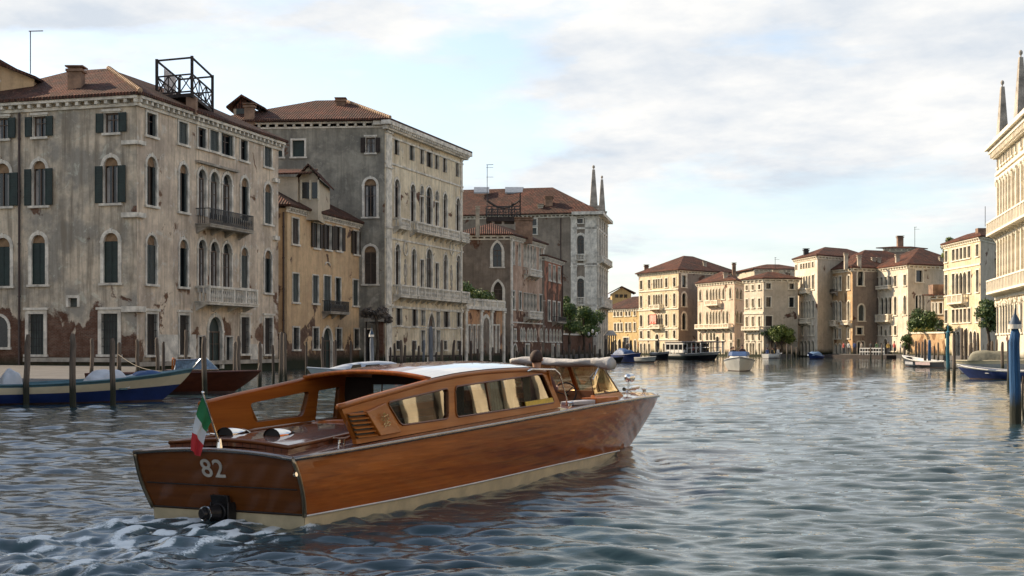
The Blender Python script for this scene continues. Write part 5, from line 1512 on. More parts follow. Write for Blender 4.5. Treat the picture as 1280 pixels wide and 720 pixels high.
# ================================================================= vegetation
def foliage_mesh(clumps, n, size, mats, seed=0):
    """many small leaf quads scattered through clumps [(x,y,z,r)]"""
    rng = np.random.default_rng(seed)
    mb = MB()
    tot = sum(c[3] ** 2 for c in clumps)
    for (x, y, z, r) in clumps:
        k = int(n * r * r / tot)
        d = rng.normal(size=(k, 3)); d /= np.linalg.norm(d, axis=1)[:, None]
        rad = r * (0.45 + .6 * rng.random(k)) 
        P = np.array((x, y, z)) + d * rad[:, None] * np.array((1, 1, .85))
        for p_, dd in zip(P, d):
            nrm = dd + rng.normal(size=3) * .6; nrm /= np.linalg.norm(nrm)
            a = np.cross(nrm, rng.normal(size=3)); a /= np.linalg.norm(a); b = np.cross(nrm, a)
            s_ = size * rng.uniform(.6, 1.3)
            mb.poly([p_ - a * s_, p_ - b * s_ * .45, p_ + a * s_, p_ + b * s_ * .45], int(rng.random() < .25))
    return mb


def tree(label, x, y, z0, h, r, seed, mats=('leaf', 'leaf_light'), n=4200, cat='tree', name='tree', group=None, size=.16, trunk=.35, flat=1.0):
    rng = np.random.default_rng(seed)
    root = thing(name, label, cat, (x, y, z0), group=group)
    mb = MB()
    th = h * trunk
    pts = [(x, y, z0), (x + .1, y, z0 + th * .5), (x - .05, y + .05, z0 + th)]
    mb.path(pts, [.16 + h * .012, .13 + h * .008, .1 + h * .006], 8)
    clumps = []
    for i in range(13):
        t = rng.random(); ang = rng.random() * 6.28
        rr = r * (.25 + .62 * rng.random()) * math.sin(math.pi * (.2 + .7 * t))
        cz = z0 + th + (h - th) * (.12 + .72 * t)
        cx, cy = x + rr * math.cos(ang), y + rr * math.sin(ang) * .8
        cr_ = r * rng.uniform(.28, .46)
        clumps.append((cx, cy, cz, cr_))
        mb.path([(x - .05, y + .05, z0 + th * .9), ((x + cx) / 2, (y + cy) / 2, z0 + th + (cz - z0 - th) * .6), (cx, cy, cz)], [.09 + h * .004, .06, .025], 5)
    mb.build('trunk', M['bark'], root)
    f = foliage_mesh(clumps, n, size, mats, seed)
    f.build('crown', [M[mats[0]], M[mats[1]]], root)
    return root
p_ = at_d(711, 183); tree('dark green tree overhanging the low garden wall beside the red brick house', p_.x, p_.y - .5, 1.0, 6.2, 2.1, 11, n=4500, size=.17)
p_ = at_d(729, 193); tree('fuller dark tree in front of the taupe obelisk palace, beside the iron lamp', p_.x, p_.y - 1, 1.0, 6.0, 2.7, 12, n=6000, size=.17)
p_ = at_d(707, 188); tree('small dark tree rising highest behind the garden wall trees', p_.x, p_.y + 1.0, 3, 5.6, 1.1, 13, n=1500, size=.15)
p_ = at_d(977, 209); tree('bright yellow green tree on the quay in the middle of the far bank', p_.x, p_.y, .4, 4.3, 2.0, 14, ('leaf_light', 'leaf_light'), n=3500, size=.17)
p_ = at_d(964, 209.5); tree('grey green bush tree left of the yellow green tree on the far quay', p_.x, p_.y, .4, 4.6, 1.6, 15, ('leaf', 'leaf_grey'), n=2000, size=.17)
p_ = at_d(1144, 180); tree('large round green tree in front of the white palace on the right bank', p_.x, p_.y - 2, .4, 6.2, 2.6, 16, ('leaf', 'leaf_light'), n=8500, size=.16, trunk=.12)
p_ = at_d(1132, 178); tree('smaller light green tree leaning left of the large round tree', p_.x, p_.y - 2, .4, 3.4, 1.2, 17, ('leaf', 'leaf_light'), n=2600, size=.13, trunk=.15)
p_ = at_d(1236, 150); tree('dark leafed tree in front of the yellow house on the right bank', p_.x, p_.y, .4, 6.2, 1.9, 18, ('leaf', 'leaf_light'), n=3600, size=.16, trunk=.45)
p_ = at_d(1178, 172); tree('thin dark young tree before the small ochre house', p_.x, p_.y - .5, .4, 5.0, 1.1, 19, ('leaf', 'leaf_grey'), n=1100, size=.15, trunk=.4)
p_ = at_d(1199, 190); tree('tree top showing above the roof of the tall cream right bank palace', p_.x, p_.y + 4, 9.5, 7.2, 1.5, 20, ('leaf_light', 'leaf'), n=3000, size=.2, trunk=.45)
# hedge on the garden terrace
rng = np.random.default_rng(4)
hd = thing('hedge', 'dark green hedge behind the white balustrade of the garden terrace', 'hedge', (GF.p(5, 0).x, GF.p(5, 0).y, GZ))
cl = []
for i in range(20):
    u = .6 + (GF.L - 1.2) * i / 19; p_ = GF.p(u, 0, -1.2 - rng.random())
    cl.append((p_.x, p_.y, GZ + .9 + (1.3 * (1 - i / 19)) * rng.random(), .75 + .3 * rng.random()))
for i in range(5):
    p_ = GF.p(.6 + i * .7, 0, -1.3); cl.append((p_.x, p_.y, GZ + 2.1 - i * .15, .7))
foliage_mesh(cl, 6500, .15, None, 3).build('foliage', [M['leaf'], M['leaf_light']], hd)
mb = MB()
for c_ in cl[::2]: mb.path([(c_[0], c_[1], GZ - .02), (c_[0] + .1, c_[1], c_[2])], [.06, .03], 5)
mb.build('stems', M['bark'], hd)
# wisteria over the porch
wi = thing('climber', 'grey climbing plant over the porch at the foot of the cream palace', 'climbing plant', (wx(466, 113), 113.2, 0))
cl = []
for i in range(16):
    cl.append((wx(455 + 29 * i / 15, 113), 113.2 + rng.random() * .8, 3.95 + .35 * math.sin(i * .7) + rng.random() * .3, .30 + .16 * rng.random()))
foliage_mesh(cl, 3200, .11, None, 8).build('foliage', [M['leaf_grey'], M['leaf_grey']], wi)
mb = MB(); mb.path([(wx(471, 113), 113.2, .4), (wx(472.5, 113), 113.1, 2), (wx(470, 113), 113.2, 4), (wx(463, 113), 113.3, 4.5)], [.16, .12, .1, .05], 7)
mb.build('stem', M['bark'], wi)
# terracotta-walled small plants on the right bank garden wall
gw2 = Building('garden_wall', 'pale garden wall behind the mooring piles under the large round tree', at_d(1137, 176))
gw2.root['category'] = 'garden wall'
F = Facade(at_d(1137, 176), at_d(1181, 168)); gw2.walls(F, [], -.6, 3.1, 'p_ochre2')
mb = MB(); F.box(mb, 0, F.L, 3.1, 3.3, -.4, .1); mb.build('coping', M['stone_warm'], gw2.root)
p_ = at_d(1160, 172); tb = thing('shrub', 'yellow flowering shrub on top of the pale garden wall', 'shrub', (p_.x, p_.y + .4, 3.3))
foliage_mesh([(p_.x + i * .7 - 1.4, p_.y + .4, 3.5, .4) for i in range(5)], 700, .1, None, 9).build('foliage', [M['leaf_light'], simple('yellow_flower', (.4, .28, .03), .7)], tb)

# ================================================================= mooring piles
PILES = []
def pile(px, ytop, ybot, w, mat, label, group=None, tilt=0.0, cap=None, shape='pointed', z=0.0):
    """ybot = waterline pixel"""
    D = FPX * (CAMH - z) / (ybot - HOR)
    x = (px - 640) / FPX * D
    zt_ = CAMH - (ytop - HOR) * D / FPX
    r = w / 2 * D / FPX
    mb = MB()
    n = 9; rows = []
    rnd = random.Random(int(px * 10))
    lx, ly = rnd.uniform(-.02, .02) + tilt, rnd.uniform(-.02, .02)
    zs = [-1.2, 0, zt_ * .3, zt_ * .6, zt_ * .85, zt_ * .95, zt_]
    rs = [1.05, 1.03, 1.0, .97, .95, .85, .55] if shape == 'pointed' else [1, 1, 1, 1, 1, 1, .98]
    pts = [(x + lx * max(z_, 0) + rnd.uniform(-.022, .022), D + ly * max(z_, 0), z_) for z_ in zs]
    mb.path(pts, [r * q for q in rs], n)
    if label is None: label = 'weathered wooden mooring pile'
    if cap:
        root = thing('mooring_pile', label, 'mooring pile', (x, D, 0), group=group)
        o = mb.build('shaft', M[mat], root, smooth=True, origin=(x, D, 0))
        X, Y, Z = pts[-1]
        mb = MB()
        if cap == 'cone':
            mb.lathe((X, Y, Z), [(r * 1.18, -.001), (r * 1.2, .06), (r * 1.18, .1)], 12); mb.build('collar', M['stone'], root, smooth=True)
            mb = MB(); mb.lathe((X, Y, Z + .101), [(r * 1.12, 0), (r * .7, .12), (r * .2, .24), (r * .14, .3), (.01, .36)], 12); mb.build('cap', simple('dark_blue_cap', (.03, .06, .10), .6), root, smooth=True)
        else:
            mb.lathe((X, Y, Z), [(r * 1.15, 0), (r * 1.15, .05), (r * .5, .1), (r * .3, .2), (r * .55, .28), (r * .3, .38), (.01, .5)], 10); mb.build('cap', simple('teal_cap', (.02, .14, .20), .6), root, smooth=True)
        return root
    return mb.build('mooring_pile', M[mat], None, smooth=True, label=label, cat='mooring pile', group=group, origin=(x, D, 0))


gL = 'mooring piles along the left bank'
pile(33, 418, 507, 7.5, 'pole', 'grey pointed pile in front of the workboat, leftmost of the three nearest piles', gL)
pile(91, 417, 510, 8, 'pole', 'grey pointed pile crossing the middle of the blue and white workboat', gL)
pile(141, 423, 508, 7, 'pole', 'grey pile close to the white tarpaulin heap of the workboat', gL)
pile(255.5, 420, 494, 6.5, 'pole', 'grey pile directly behind the Italian flag', gL)
far_l = [(114, 423, 483, 5, 'behind the workboat between the second and third grey piles'), (148, 428, 478, 5.5, 'brown and short, beside the barred window behind the tarpaulin heap'), (172.5, 424, 480, 5, 'at the corner of the nearest palace'),
         (197, 422, 482, 5, 'in front of the first barred window of the canal front'), (203.5, 427, 483, 4, 'short and thin, right beside a taller one at the first barred window'),
         (231.6, 412, 480, 4.5, 'in front of the second barred window of the canal front'), (293, 427, 484, 5, 'left one of a pair right of the round headed water door'), (298, 420, 486, 5.5, 'right one of a pair right of the round headed water door'),
         (324.8, 427, 490, 5.5, 'off the stern of the dark mahogany launch'), (341.5, 431, 484, 3.5, 'thin one near the right end of the nearest palace'),
         (351, 415, 484, 5, 'tall one before the narrow side door between palace and ochre house'), (357, 416, 483, 4.5, 'beside the tall one at the narrow side door'),
         (382.5, 427, 476, 3, 'thin one before the left ground floor window of the ochre house'), (403.5, 421, 480, 4, 'left of the ochre house water door, at the white cabin boat'),
         (418.5, 425, 480, 4, 'right of the ochre house water door, at the white cabin boat'), (439, 426, 474, 3, 'thin one before the right ground floor window of the ochre house')]
for (x, yt, yb, w, d) in far_l: pile(x, yt, yb, w, 'pole' if w > 4.2 else 'pole_dark', 'weathered wooden pile ' + d, gL)
pile(465, 421, 479, 5.5, 'pole_grey', 'blue grey painted pile standing behind the white cabin boat', gL, cap='cone')
names = ['dark pile before the porch of the cream palace', 'dark pile left of the railing before the cream palace', 'tall dark pile before the first small barred window of the cream palace', 'thin dark pile at the start of the iron rail before the cream palace', 'dark pile before the second small barred window of the cream palace',
         'thin dark pile left of the pointed water door', 'grey pile close left of the pointed water door', 'broad blue grey pile right before the pointed water door', 'dark pile close right of the pointed water door', 'dark pile before the right small barred window of the cream palace',
         'dark leaning pile near the right end of the cream palace', 'dark pile at the right corner of the cream palace', 'dark pile where the garden wall begins', 'short dark pile before the blind panels of the garden wall']
for (x, yt, yb, w, m_), nm in zip([(488, 434, 463, 3, 'pole_dark'), (493.5, 429, 463, 3, 'pole_dark'), (501.5, 425, 464, 4, 'pole'), (506.5, 431, 463, 3, 'pole_dark'), (517, 426, 463, 4, 'pole_dark'), (524, 432, 463, 3, 'pole_dark'), (529.5, 425, 463, 3.2, 'pole_grey'),
                                  (539, 408, 464, 5.5, 'pole_grey'), (545.5, 440, 462, 3, 'pole_dark'), (552, 425, 463, 3.6, 'pole'), (565.5, 425, 461, 3.5, 'pole_dark'), (575, 426, 460, 3, 'pole_dark'), (589, 426, 460, 3.2, 'pole_dark'), (597, 436, 459, 3, 'pole_dark')], names):
    pile(x, yt, yb, w, m_, nm + ', left bank', gL, tilt=.05 if x == 565.5 else 0)
# rail between the piles
mb = MB()
A_, B_ = at_h(487, 463, 0), at_h(577, 460.5, 0)
for z in (.95, .45): mb.tube((A_.x, A_.y, z), (B_.x, B_.y, z), .06, n=5)
for k in range(12):
    p_ = A_ + (B_ - A_) * (k / 11); mb.tube((p_.x, p_.y, -.4), (p_.x, p_.y, 1.0), .05, n=5)
mb.build('landing_rail', M['oldwood'], None, label='low dark timber landing rail among the piles before the cream palace', cat='railing')
# cluster before B4/B5
gM = 'piles and posts crowded along the far end of the left bank'
lst = [(616, 434, 455), (626, 436, 454), (634, 432, 454), (646, 438, 454), (655, 434, 453), (672, 437, 453), (684, 436, 452), (694, 433, 452), (705, 437, 452), (711, 430, 452), (717, 437, 451), (724, 432, 451), (731, 434, 451), (737, 428, 451), (744, 431, 451), (750, 436, 450.5), (757, 424, 450.5), (761.5, 420, 451), (766, 427, 451), (770, 430, 451), (775, 424, 451), (779.5, 427, 451), (784, 430, 450.5), (789, 425, 450.5)]
rn = random.Random(3)
o0 = None
for i, (x, yt, yb) in enumerate(lst):
    pile(x, yt, yb, rn.choice([2.4, 2.8, 3.2]), rn.choice(['pole_dark', 'pole', 'pole_dark']), 'slim dark mooring pile in the crowded row along the far end of the left bank', gM)
# landing stage with small dark roof right of B5
D_ = 190
ls = thing('landing_stage', 'dark roofed landing stage among piles at the end of the left bank', 'landing stage', (wx(764, D_), D_, 0))
mb = MB(); mb.box((wx(758, D_), D_, -.3), (wx(771, D_), D_ + 4, .5)); mb.build('pontoon', M['oldwood'], ls)
mb = MB(); x0, x1 = wx(757, D_), wx(771.5, D_); mb.hexa([(x0, D_ - .3, 3.0), (x1, D_ - .3, 3.0), (x1, D_ + 4.3, 3.0), (x0, D_ + 4.3, 3.0), (x0 + .5, D_ + .8, 3.7), (x1 - .5, D_ + .8, 3.7), (x1 - .5, D_ + 3, 3.7), (x0 + .5, D_ + 3, 3.7)]); mb.build('roof', M['stone_dark'], ls)
for x in (x0 + .2, x1 - .2, (x0 + x1) / 2):
    for y_ in (D_, D_ + 3.9):
        mb = MB(); mb.box((x - .07, y_, .5), (x + .07, y_ + .14, 3.0)); mb.build('post', M['oldwood'], ls)
# right bank piles
gR = 'mooring piles along the right bank'
pile(1269.5, 411, 529, 14, 'pole_blue', 'thick blue painted pile with a cone cap and white collar, nearest on the right', None, cap='cone')
pile(1185, 416, 474, 4.6, 'pole_teal', 'slim teal blue pile with a turned finial, left of the blue boat', None, cap='finial')
pile(1192.7, 420, 476, 4.2, 'pole', 'grey pile standing right beside the teal blue pile', gR)
pile(1253, 427, 470, 4.0, 'pole', 'pale pile behind the middle of the blue boat', gR)
pile(1261, 425, 483, 4.5, 'pole_dark', 'dark pile with tapering foot, left of the thick blue pile', gR, tilt=-.03)
pile(1279, 470, 524, 3, 'pole_dark', 'dark pile cut by the right edge behind the thick blue pile', gR)
pile(1156.5, 424, 459, 3.6, 'pole_dark', 'dark pile left of the blue striped one at the long dark boat', gR)
pile(1162, 425, 459, 4, 'pole_blue', 'blue and white pile standing at the long dark boat', None)
for i, (x, yt, yb, w, nm) in enumerate([(1145, 426, 452, 2.6, 'leftmost under the round tree'), (1149, 428, 452, 2.4, 'second under the round tree'), (1152.5, 427, 453, 2.2, 'third under the round tree'), (1168, 432, 454, 2.4, 'right of the blue and white pile'), (1173, 428, 455, 2.6, 'before the small ochre house'),
                          (1202, 410, 461, 4.2, 'tall, first before the tall cream palace'), (1207, 412, 462, 3.6, 'tall, second before the tall cream palace'), (1213, 428, 463, 5, 'stout and dark above the covered boat'), (1218.5, 420, 462, 3.6, 'above the stern of the covered boat'),
                          (1223, 416, 461, 3.2, 'before the dark water door'), (1240, 426, 460, 3.4, 'before the yellow house'), (1246, 424, 460, 3, 'grey, before the corner of the white palace'), (1234, 429, 459, 2.6, 'thin, right of the tarpaulin')]):
    pile(x, yt, yb, w, 'pole' if i % 3 else 'pole_dark', 'wooden pile ' + nm + ', right bank', gR)
# poles along the far quay
for i, x in enumerate((1102.5, 1130, 1088, 984, 990, 996)):
    pile(x, 430 + (i % 3) * 2, 449.5 - (0 if x > 1050 else 1.5), 2.2, 'pole', 'thin pile standing along the far quay', 'thin piles along the far quay')

# ================================================================= people
def interp(tab, t):
    if t <= tab[0][0]: return tab[0][1]
    for (a, va), (b, vb) in zip(tab[:-1], tab[1:]):
        if t <= b: return va + (vb - va) * (t - a) / (b - a)
    return tab[-1][1]


def skin_mesh(name, joints, edges, subdiv=1):
    """joints: [(x,y,z,r)], grown with a Skin modifier and baked"""
    me = bpy.data.meshes.new(name + '_rig')
    me.from_pydata([j[:3] for j in joints], edges, [])
    o = bpy.data.objects.new(name + '_rig', me); col.objects.link(o)
    md = o.modifiers.new('s', 'SKIN'); md.use_smooth_shade = True
    for i, j in enumerate(joints):
        sv_ = me.skin_vertices[0].data[i]; sv_.radius = (j[3], j[3] * (j[4] if len(j) > 4 else 1)); sv_.use_root = (i == 0)
    sb = o.modifiers.new('d', 'SUBSURF'); sb.levels = subdiv; sb.render_levels = subdiv
    dg = bpy.context.evaluated_depsgraph_get(); dg.update()
    ev = o.evaluated_get(dg)
    out = bpy.data.meshes.new_from_object(ev)
    bpy.data.objects.remove(o)
    return out


SKINM = simple('skin', (.42, .24, .16), .6, var=.1)
HAIRM = simple('dark_hair', (.05, .028, .02), .8, var=.4, scale=20)


def person(label, loc, rz, h=1.72, shirt=(.05, .06, .09), legs=(.03, .03, .04), pose='stand', hair=HAIRM, group=None, arms=0.0, sub=1, body_from=None):
    """one continuous figure; facing local +X"""
    k = h / 1.72
    hip = .92 if pose == 'stand' else .46
    J = []; E_ = []
    def j(x, y, z, r, a=1): J.append((x * k, y * k, z * k, r * k, a)); return len(J) - 1
    def e(a, b): E_.append((a, b))
    p = j(0, 0, hip, .125, 1.25); wst = j(0.01, 0, hip + .17, .115, 1.2); ch = j(0, 0, hip + .38, .13, 1.3); nk = j(0, 0, hip + .53, .058); hd0 = j(.015, 0, hip + .60, .062); hd1 = j(.02, 0, hip + .70, .088); hd2 = j(.01, 0, hip + .775, .062)
    for a, b in ((p, wst), (wst, ch), (ch, nk), (nk, hd0), (hd0, hd1), (hd1, hd2)): e(a, b)
    for s in (-1, 1):
        sh = j(0, s * .18, hip + .47, .058); e(ch, sh)
        if arms:
            el = j(.12, s * .25, hip + .24, .043); wr = j(.36, s * .17, hip + .27, .028)
            hn = j(.44, s * .14, hip + .28, .032)
        else:
            el = j(-.02, s * .25, hip + .2, .043); wr = j(.06, s * .26, hip - .03, .03); hn = j(.09, s * .26, hip - .11, .034)
        e(sh, el); e(el, wr); e(wr, hn)
        th = j(0, s * .095, hip - .05, .085); e(p, th)
        if pose == 'stand':
            kn = j(.02, s * .1, .49, .058); an = j(-.02, s * .1, .08, .04); ft = j(.13, s * .11, .035, .036)
        else:
            kn = j(.42, s * .12, hip + .02, .062); an = j(.42, s * .12, .08, .042); ft = j(.56, s * .12, .035, .036)
        e(th, kn); e(kn, an); e(an, ft)
    me = skin_mesh('person', J, E_, sub)
    root = thing('person', label, 'person', loc, rz, group, space='local')
    ms = [simple('shirt_%d_%d_%d' % tuple(int(c * 99) for c in shirt), shirt, .85, var=.2), simple('trousers_%d_%d_%d' % tuple(int(c * 99) for c in legs), legs, .85, var=.2), SKINM]
    for m_ in ms: me.materials.append(m_)
    for pl in me.polygons:
        z = pl.center.z / k; y = abs(pl.center.y) / k; x = pl.center.x / k
        m_ = 0
        if z > hip + .55: m_ = 2
        elif z < hip - .02 and y < .2: m_ = 1
        if (arms and x > .28 and z > hip + .1) or (not arms and y > .2 and z < hip + .02): m_ = 2
        if pose != 'stand' and x > .15 and z < hip + .12: m_ = 1
        pl.material_index = m_
    b = bpy.data.objects.new('body', me); col.objects.link(b); b.parent = root
    # face and hair
    mb = MB(); hz = (hip + .70) * k
    mb.ball((.0 * k, 0, hz + .025 * k), .112 * k, 14, (.98, .86, 1.0))
    v = [q for q in mb.v]
    mb.v = [(min(x, .055 * k) if zz < hz + .06 * k else x, y, max(zz, hz - .05 * k)) for x, y, zz in v]
    mb.build('hair', hair, root, smooth='all')
    mb = MB(); mb.ball((.112 * k, 0, hz - .01 * k), .016 * k, 6, (1, .8, 1.4))
    for s in (-1, 1): mb.ball((.01 * k, s * .095 * k, hz - .01 * k), .022 * k, 6, (.7, .4, 1.2))
    mb.build('nose_and_ears', SKINM, root, smooth=True)
    mb = MB()
    for s in (-1, 1): mb.ball((.098 * k, s * .033 * k, hz + .02 * k), .012 * k, 6)
    mb.build('eyes', M['iron'], root)
    return root


# ================================================================= generic hull
def hull_surface(N, ts, bs, zs, tc, bc, zc, rows=7, flare=.0, zb=-.35):
    """returns grid for starboard side: list over stations of points from sheer to chine then bottom. X fwd, Y port"""
    st = []
    for i in range(N + 1):
        k = i / N
        T, B, Z = ts(k), bs(k), zs(k)
        t, b, z = tc(k), bc(k), zc(k)
        line = []
        for r in range(rows + 1):
            q = r / rows
            bow = max(0, k - .55) / .45
            off = -flare * bow * math.sin(math.pi * q) * min(1, B / .6) ** 2 * min(1, b / .25) + .035 * (1 - bow) * math.sin(math.pi * q)
            line.append((T + (t - T) * (q ** (1 + .25 * bow)), max(B + (b - B) * q + off, .004), Z + (z - Z) * q))
        st.append((line, (t, b, z)))
    return st


def boat(name, label, cat, loc, heading, L, B, sheer, freeb=.0, rake=.5, stripes=((1.0, 'white'),), mats=None, group=None, transom=.75, wl=.12, deckmat=None, well=None, decky=.0, flare=.08, rail=None, N=22, blunt=2.2, foredeck=.0):
    """stripes: [(fraction of the side from top, material name)...]"""
    root = thing(name, label, cat, (loc[0], loc[1], 0), heading, group, space='local')
    zsf = lambda k: interp([(0, sheer[0]), (.5, sheer[1]), (1, sheer[2])], k) + (.0)
    def zss(k):   # smooth sheer
        return sheer[0] * (1 - k) * (1 - 2 * k) + sheer[1] * 4 * k * (1 - k) + sheer[2] * k * (2 * k - 1)
    bsf = lambda k: B / 2 * max(.01, (transom + (1 - transom) * math.sin(min(k / .45, 1) * math.pi / 2)) * (1 - max(0, (k - .4) / .6) ** blunt))
    st = hull_surface(N, lambda k: L * k - (.08 * (1 - k)), bsf, zss, lambda k: (L - rake) * k, lambda k: max(.005, bsf(k) * (.86 - .25 * k)), lambda k: wl, rows=8, flare=flare)
    mb = MB(); names = [s_[1] for s_ in stripes] + ['bottom']
    fr_ = [s_[0] for s_ in stripes]
    for i in range(N):
        for sgn in (1, -1):
            a, ca = st[i]; b, cb = st[i + 1]
            for r in range(8):
                q = (r + .5) / 8
                mi = next((n_ for n_, f_ in enumerate(fr_) if q <= f_), len(fr_) - 1)
                P = [(a[r][0], sgn * a[r][1], a[r][2]), (b[r][0], sgn * b[r][1], b[r][2]), (b[r + 1][0], sgn * b[r + 1][1], b[r + 1][2]), (a[r + 1][0], sgn * a[r + 1][1], a[r + 1][2])]
                if sgn > 0: P.reverse()
                mb.poly(P, mi)
            P = [(ca[0], sgn * ca[1], ca[2]), (cb[0], sgn * cb[1], cb[2]), (cb[0] * .98, sgn * cb[1] * .5, -.3), (ca[0] * .98, sgn * ca[1] * .5, -.3)]
            if sgn > 0: P.reverse()
            mb.poly(P, len(fr_))
    a, ca = st[0]
    tr = [(p[0], -p[1], p[2]) for p in a] + [(p[0], p[1], p[2]) for p in reversed(a)]
    mb.poly(tr, 0 if len(fr_) == 1 else 0)
    mb.poly([(ca[0], -ca[1], ca[2]), (ca[0], ca[1], ca[2]), (0, ca[1] * .5, -.3), (0, -ca[1] * .5, -.3)], len(fr_))
    mm = [mats[n_] for n_ in names]
    mb.build('hull', mm, root, smooth=True)
    # gunwale and deck
    mb = MB()
    for sgn in (1, -1):
        mb.path([(s_[0][0][0], sgn * s_[0][0][1], s_[0][0][2] + .01) for s_ in st], .035, 5)
    mb.build('gunwale', rail or mats[names[0]], root, smooth=True)
    if deckmat:
        mb = MB(); w0, w1 = well if well else (2, 2)
        for i in range(N):
            k0 = st[i][0][0]; k1 = st[i + 1][0][0]; m_ = (i + .5) / N
            if w0 < m_ < w1:
                for sgn in (1, -1):
                    P = [(k0[0], sgn * k0[1], k0[2]), (k1[0], sgn * k1[1], k1[2]), (k1[0], sgn * max(k1[1] - .12, 0), k1[2]), (k0[0], sgn * max(k0[1] - .12, 0), k0[2])]
                    mb.poly(P if sgn < 0 else P[::-1])
                    P = [(k0[0], sgn * max(k0[1] - .12, 0), k0[2]), (k1[0], sgn * max(k1[1] - .12, 0), k1[2]), (k1[0], sgn * k1[1] * .55, .30), (k0[0], sgn * k0[1] * .55, .30)]
                    mb.poly(P)
                mb.poly([(k0[0], -k0[1] * .55, .30), (k1[0], -k1[1] * .55, .30), (k1[0], k1[1] * .55, .30), (k0[0], k0[1] * .55, .30)])
            else:
                cz = .04
                mb.poly([(k0[0], -k0[1], k0[2]), (k1[0], -k1[1], k1[2]), (k1[0], 0, k1[2] + cz), (k0[0], 0, k0[2] + cz)])
                mb.poly([(k0[0], 0, k0[2] + cz), (k1[0], 0, k1[2] + cz), (k1[0], k1[1], k1[2]), (k0[0], k0[1], k0[2])])
        mb.build('deck', deckmat, root)
    root['_z'] = 0
    del root['_z']
    return root, st, zss, bsf


P_white = simple('white_boat_paint', (.62, .61, .58), .35, var=.12, scale=2)
P_cream = simple('cream_boat_paint', (.62, .54, .38), .35, var=.1, scale=2)
P_blue = simple('blue_boat_paint', (.010, .026, .115), .5, var=.25, scale=2)
P_teal = simple('teal_grey_paint', (.07, .15, .18), .5, var=.3, scale=2)
P_bot = simple('antifouling', (.06, .035, .03), .7, var=.4)
P_black = simple('black_boat_paint', (.012, .013, .016), .3, var=.2)
P_grey = simple('grey_boat_paint', (.36, .37, .38), .45, var=.15, scale=2)
P_lgrey = simple('pale_grey_boat_paint', (.46, .50, .55), .35, var=.1, scale=2)
TARP = simple('white_tarpaulin', (.52, .54, .57), .75, var=.15, scale=2, bump=.5, bscale=5)
TARPB = simple('blue_tarpaulin', (.03, .075, .19), .6, var=.3, scale=3, bump=.5, bscale=5)
TARPO = simple('olive_tarpaulin', (.20, .19, .14), .8, var=.25, scale=3, bump=.5, bscale=4)
CHROME = simple('chrome', (.75, .74, .72), .08, 1.0, var=.05)
MAHD = wood('dark_mahogany', (.055, .014, .006), (.10, .028, .012), .2, .8)
REDSEAT = simple('dark_red_upholstery', (.12, .02, .015), .6)


def lump(mb, c, sx, sy, sz, seed=0, n=14, m=None, k=2):
    """draped heap: a wrinkled half dome"""
    rn_ = random.Random(seed); ph = [rn_.uniform(0, 6.28) for _ in range(6)]
    vs = []; fs = []
    for i in range(n + 1):
        for jx in range(n + 1):
            u = i / n * 2 - 1; v = jx / n * 2 - 1
            e_ = max(0, (1 - abs(u) ** 3)) * max(0, (1 - abs(v) ** 3))
            wr = .10 * math.sin(u * 3 + ph[0] + v * 2) + .06 * math.sin(v * 4 + ph[1] - u * 3) + .03 * math.sin(u * 9 + v * 4 + ph[2])
            vs.append((c[0] + u * sx, c[1] + v * sy, c[2] + sz * (e_ ** .4) * (1 + wr)))
    for i in range(n):
        for jx in range(n):
            a = i * (n + 1) + jx
            fs.append((a, a + n + 1, a + n + 2, a + 1))
    mb.mesh(vs, fs, m)


def glass_mat(name, tint, base=.22, gloss=(.9, .9, .88)):
    m = bpy.data.materials.new(name); m.use_nodes = True; nt = m.node_tree
    nt.nodes.clear()
    o = NN(nt, 'ShaderNodeOutputMaterial'); mx = NN(nt, 'ShaderNodeMixShader'); tr = NN(nt, 'ShaderNodeBsdfTransparent'); gl = NN(nt, 'ShaderNodeBsdfGlossy')
    tr.inputs[0].default_value = (*tint, 1); gl.inputs[0].default_value = (*gloss, 1); gl.inputs['Roughness'].default_value = .015
    lw = NN(nt, 'ShaderNodeLayerWeight', i_Blend=.5); pw5 = mth(nt, 'POWER', lw.outputs['Facing'], 4.0)
    t = NN(nt, 'ShaderNodeTexCoord'); n_ = noise(nt, t.outputs['Object'], 1.4, 2, .5)
    bp = NN(nt, 'ShaderNodeBump', i_Strength=.02, i_Distance=.05); LK(nt, n_, bp.inputs['Height']); LK(nt, bp.outputs[0], gl.inputs['Normal'])
    f = mth(nt, 'ADD', mth(nt, 'MULTIPLY', pw5, 1 - base), base)
    LK(nt, f, mx.inputs[0]); LK(nt, tr.outputs[0], mx.inputs[1]); LK(nt, gl.outputs[0], mx.inputs[2]); LK(nt, mx.outputs[0], o.inputs[0])
    return m


GLASS = glass_mat('boat_glass', (.8, .84, .82), .08, (.95, .9, .8))
GLASSR = glass_mat('tinted_boat_glass', (.40, .40, .37), .30, (.80, .74, .62))
GLASSC = glass_mat('gold_reflection_glass', (.82, .72, .48), .22, (1, .86, .6))  # gold tint painted in for the sunlit palaces mirrored in the windscreen

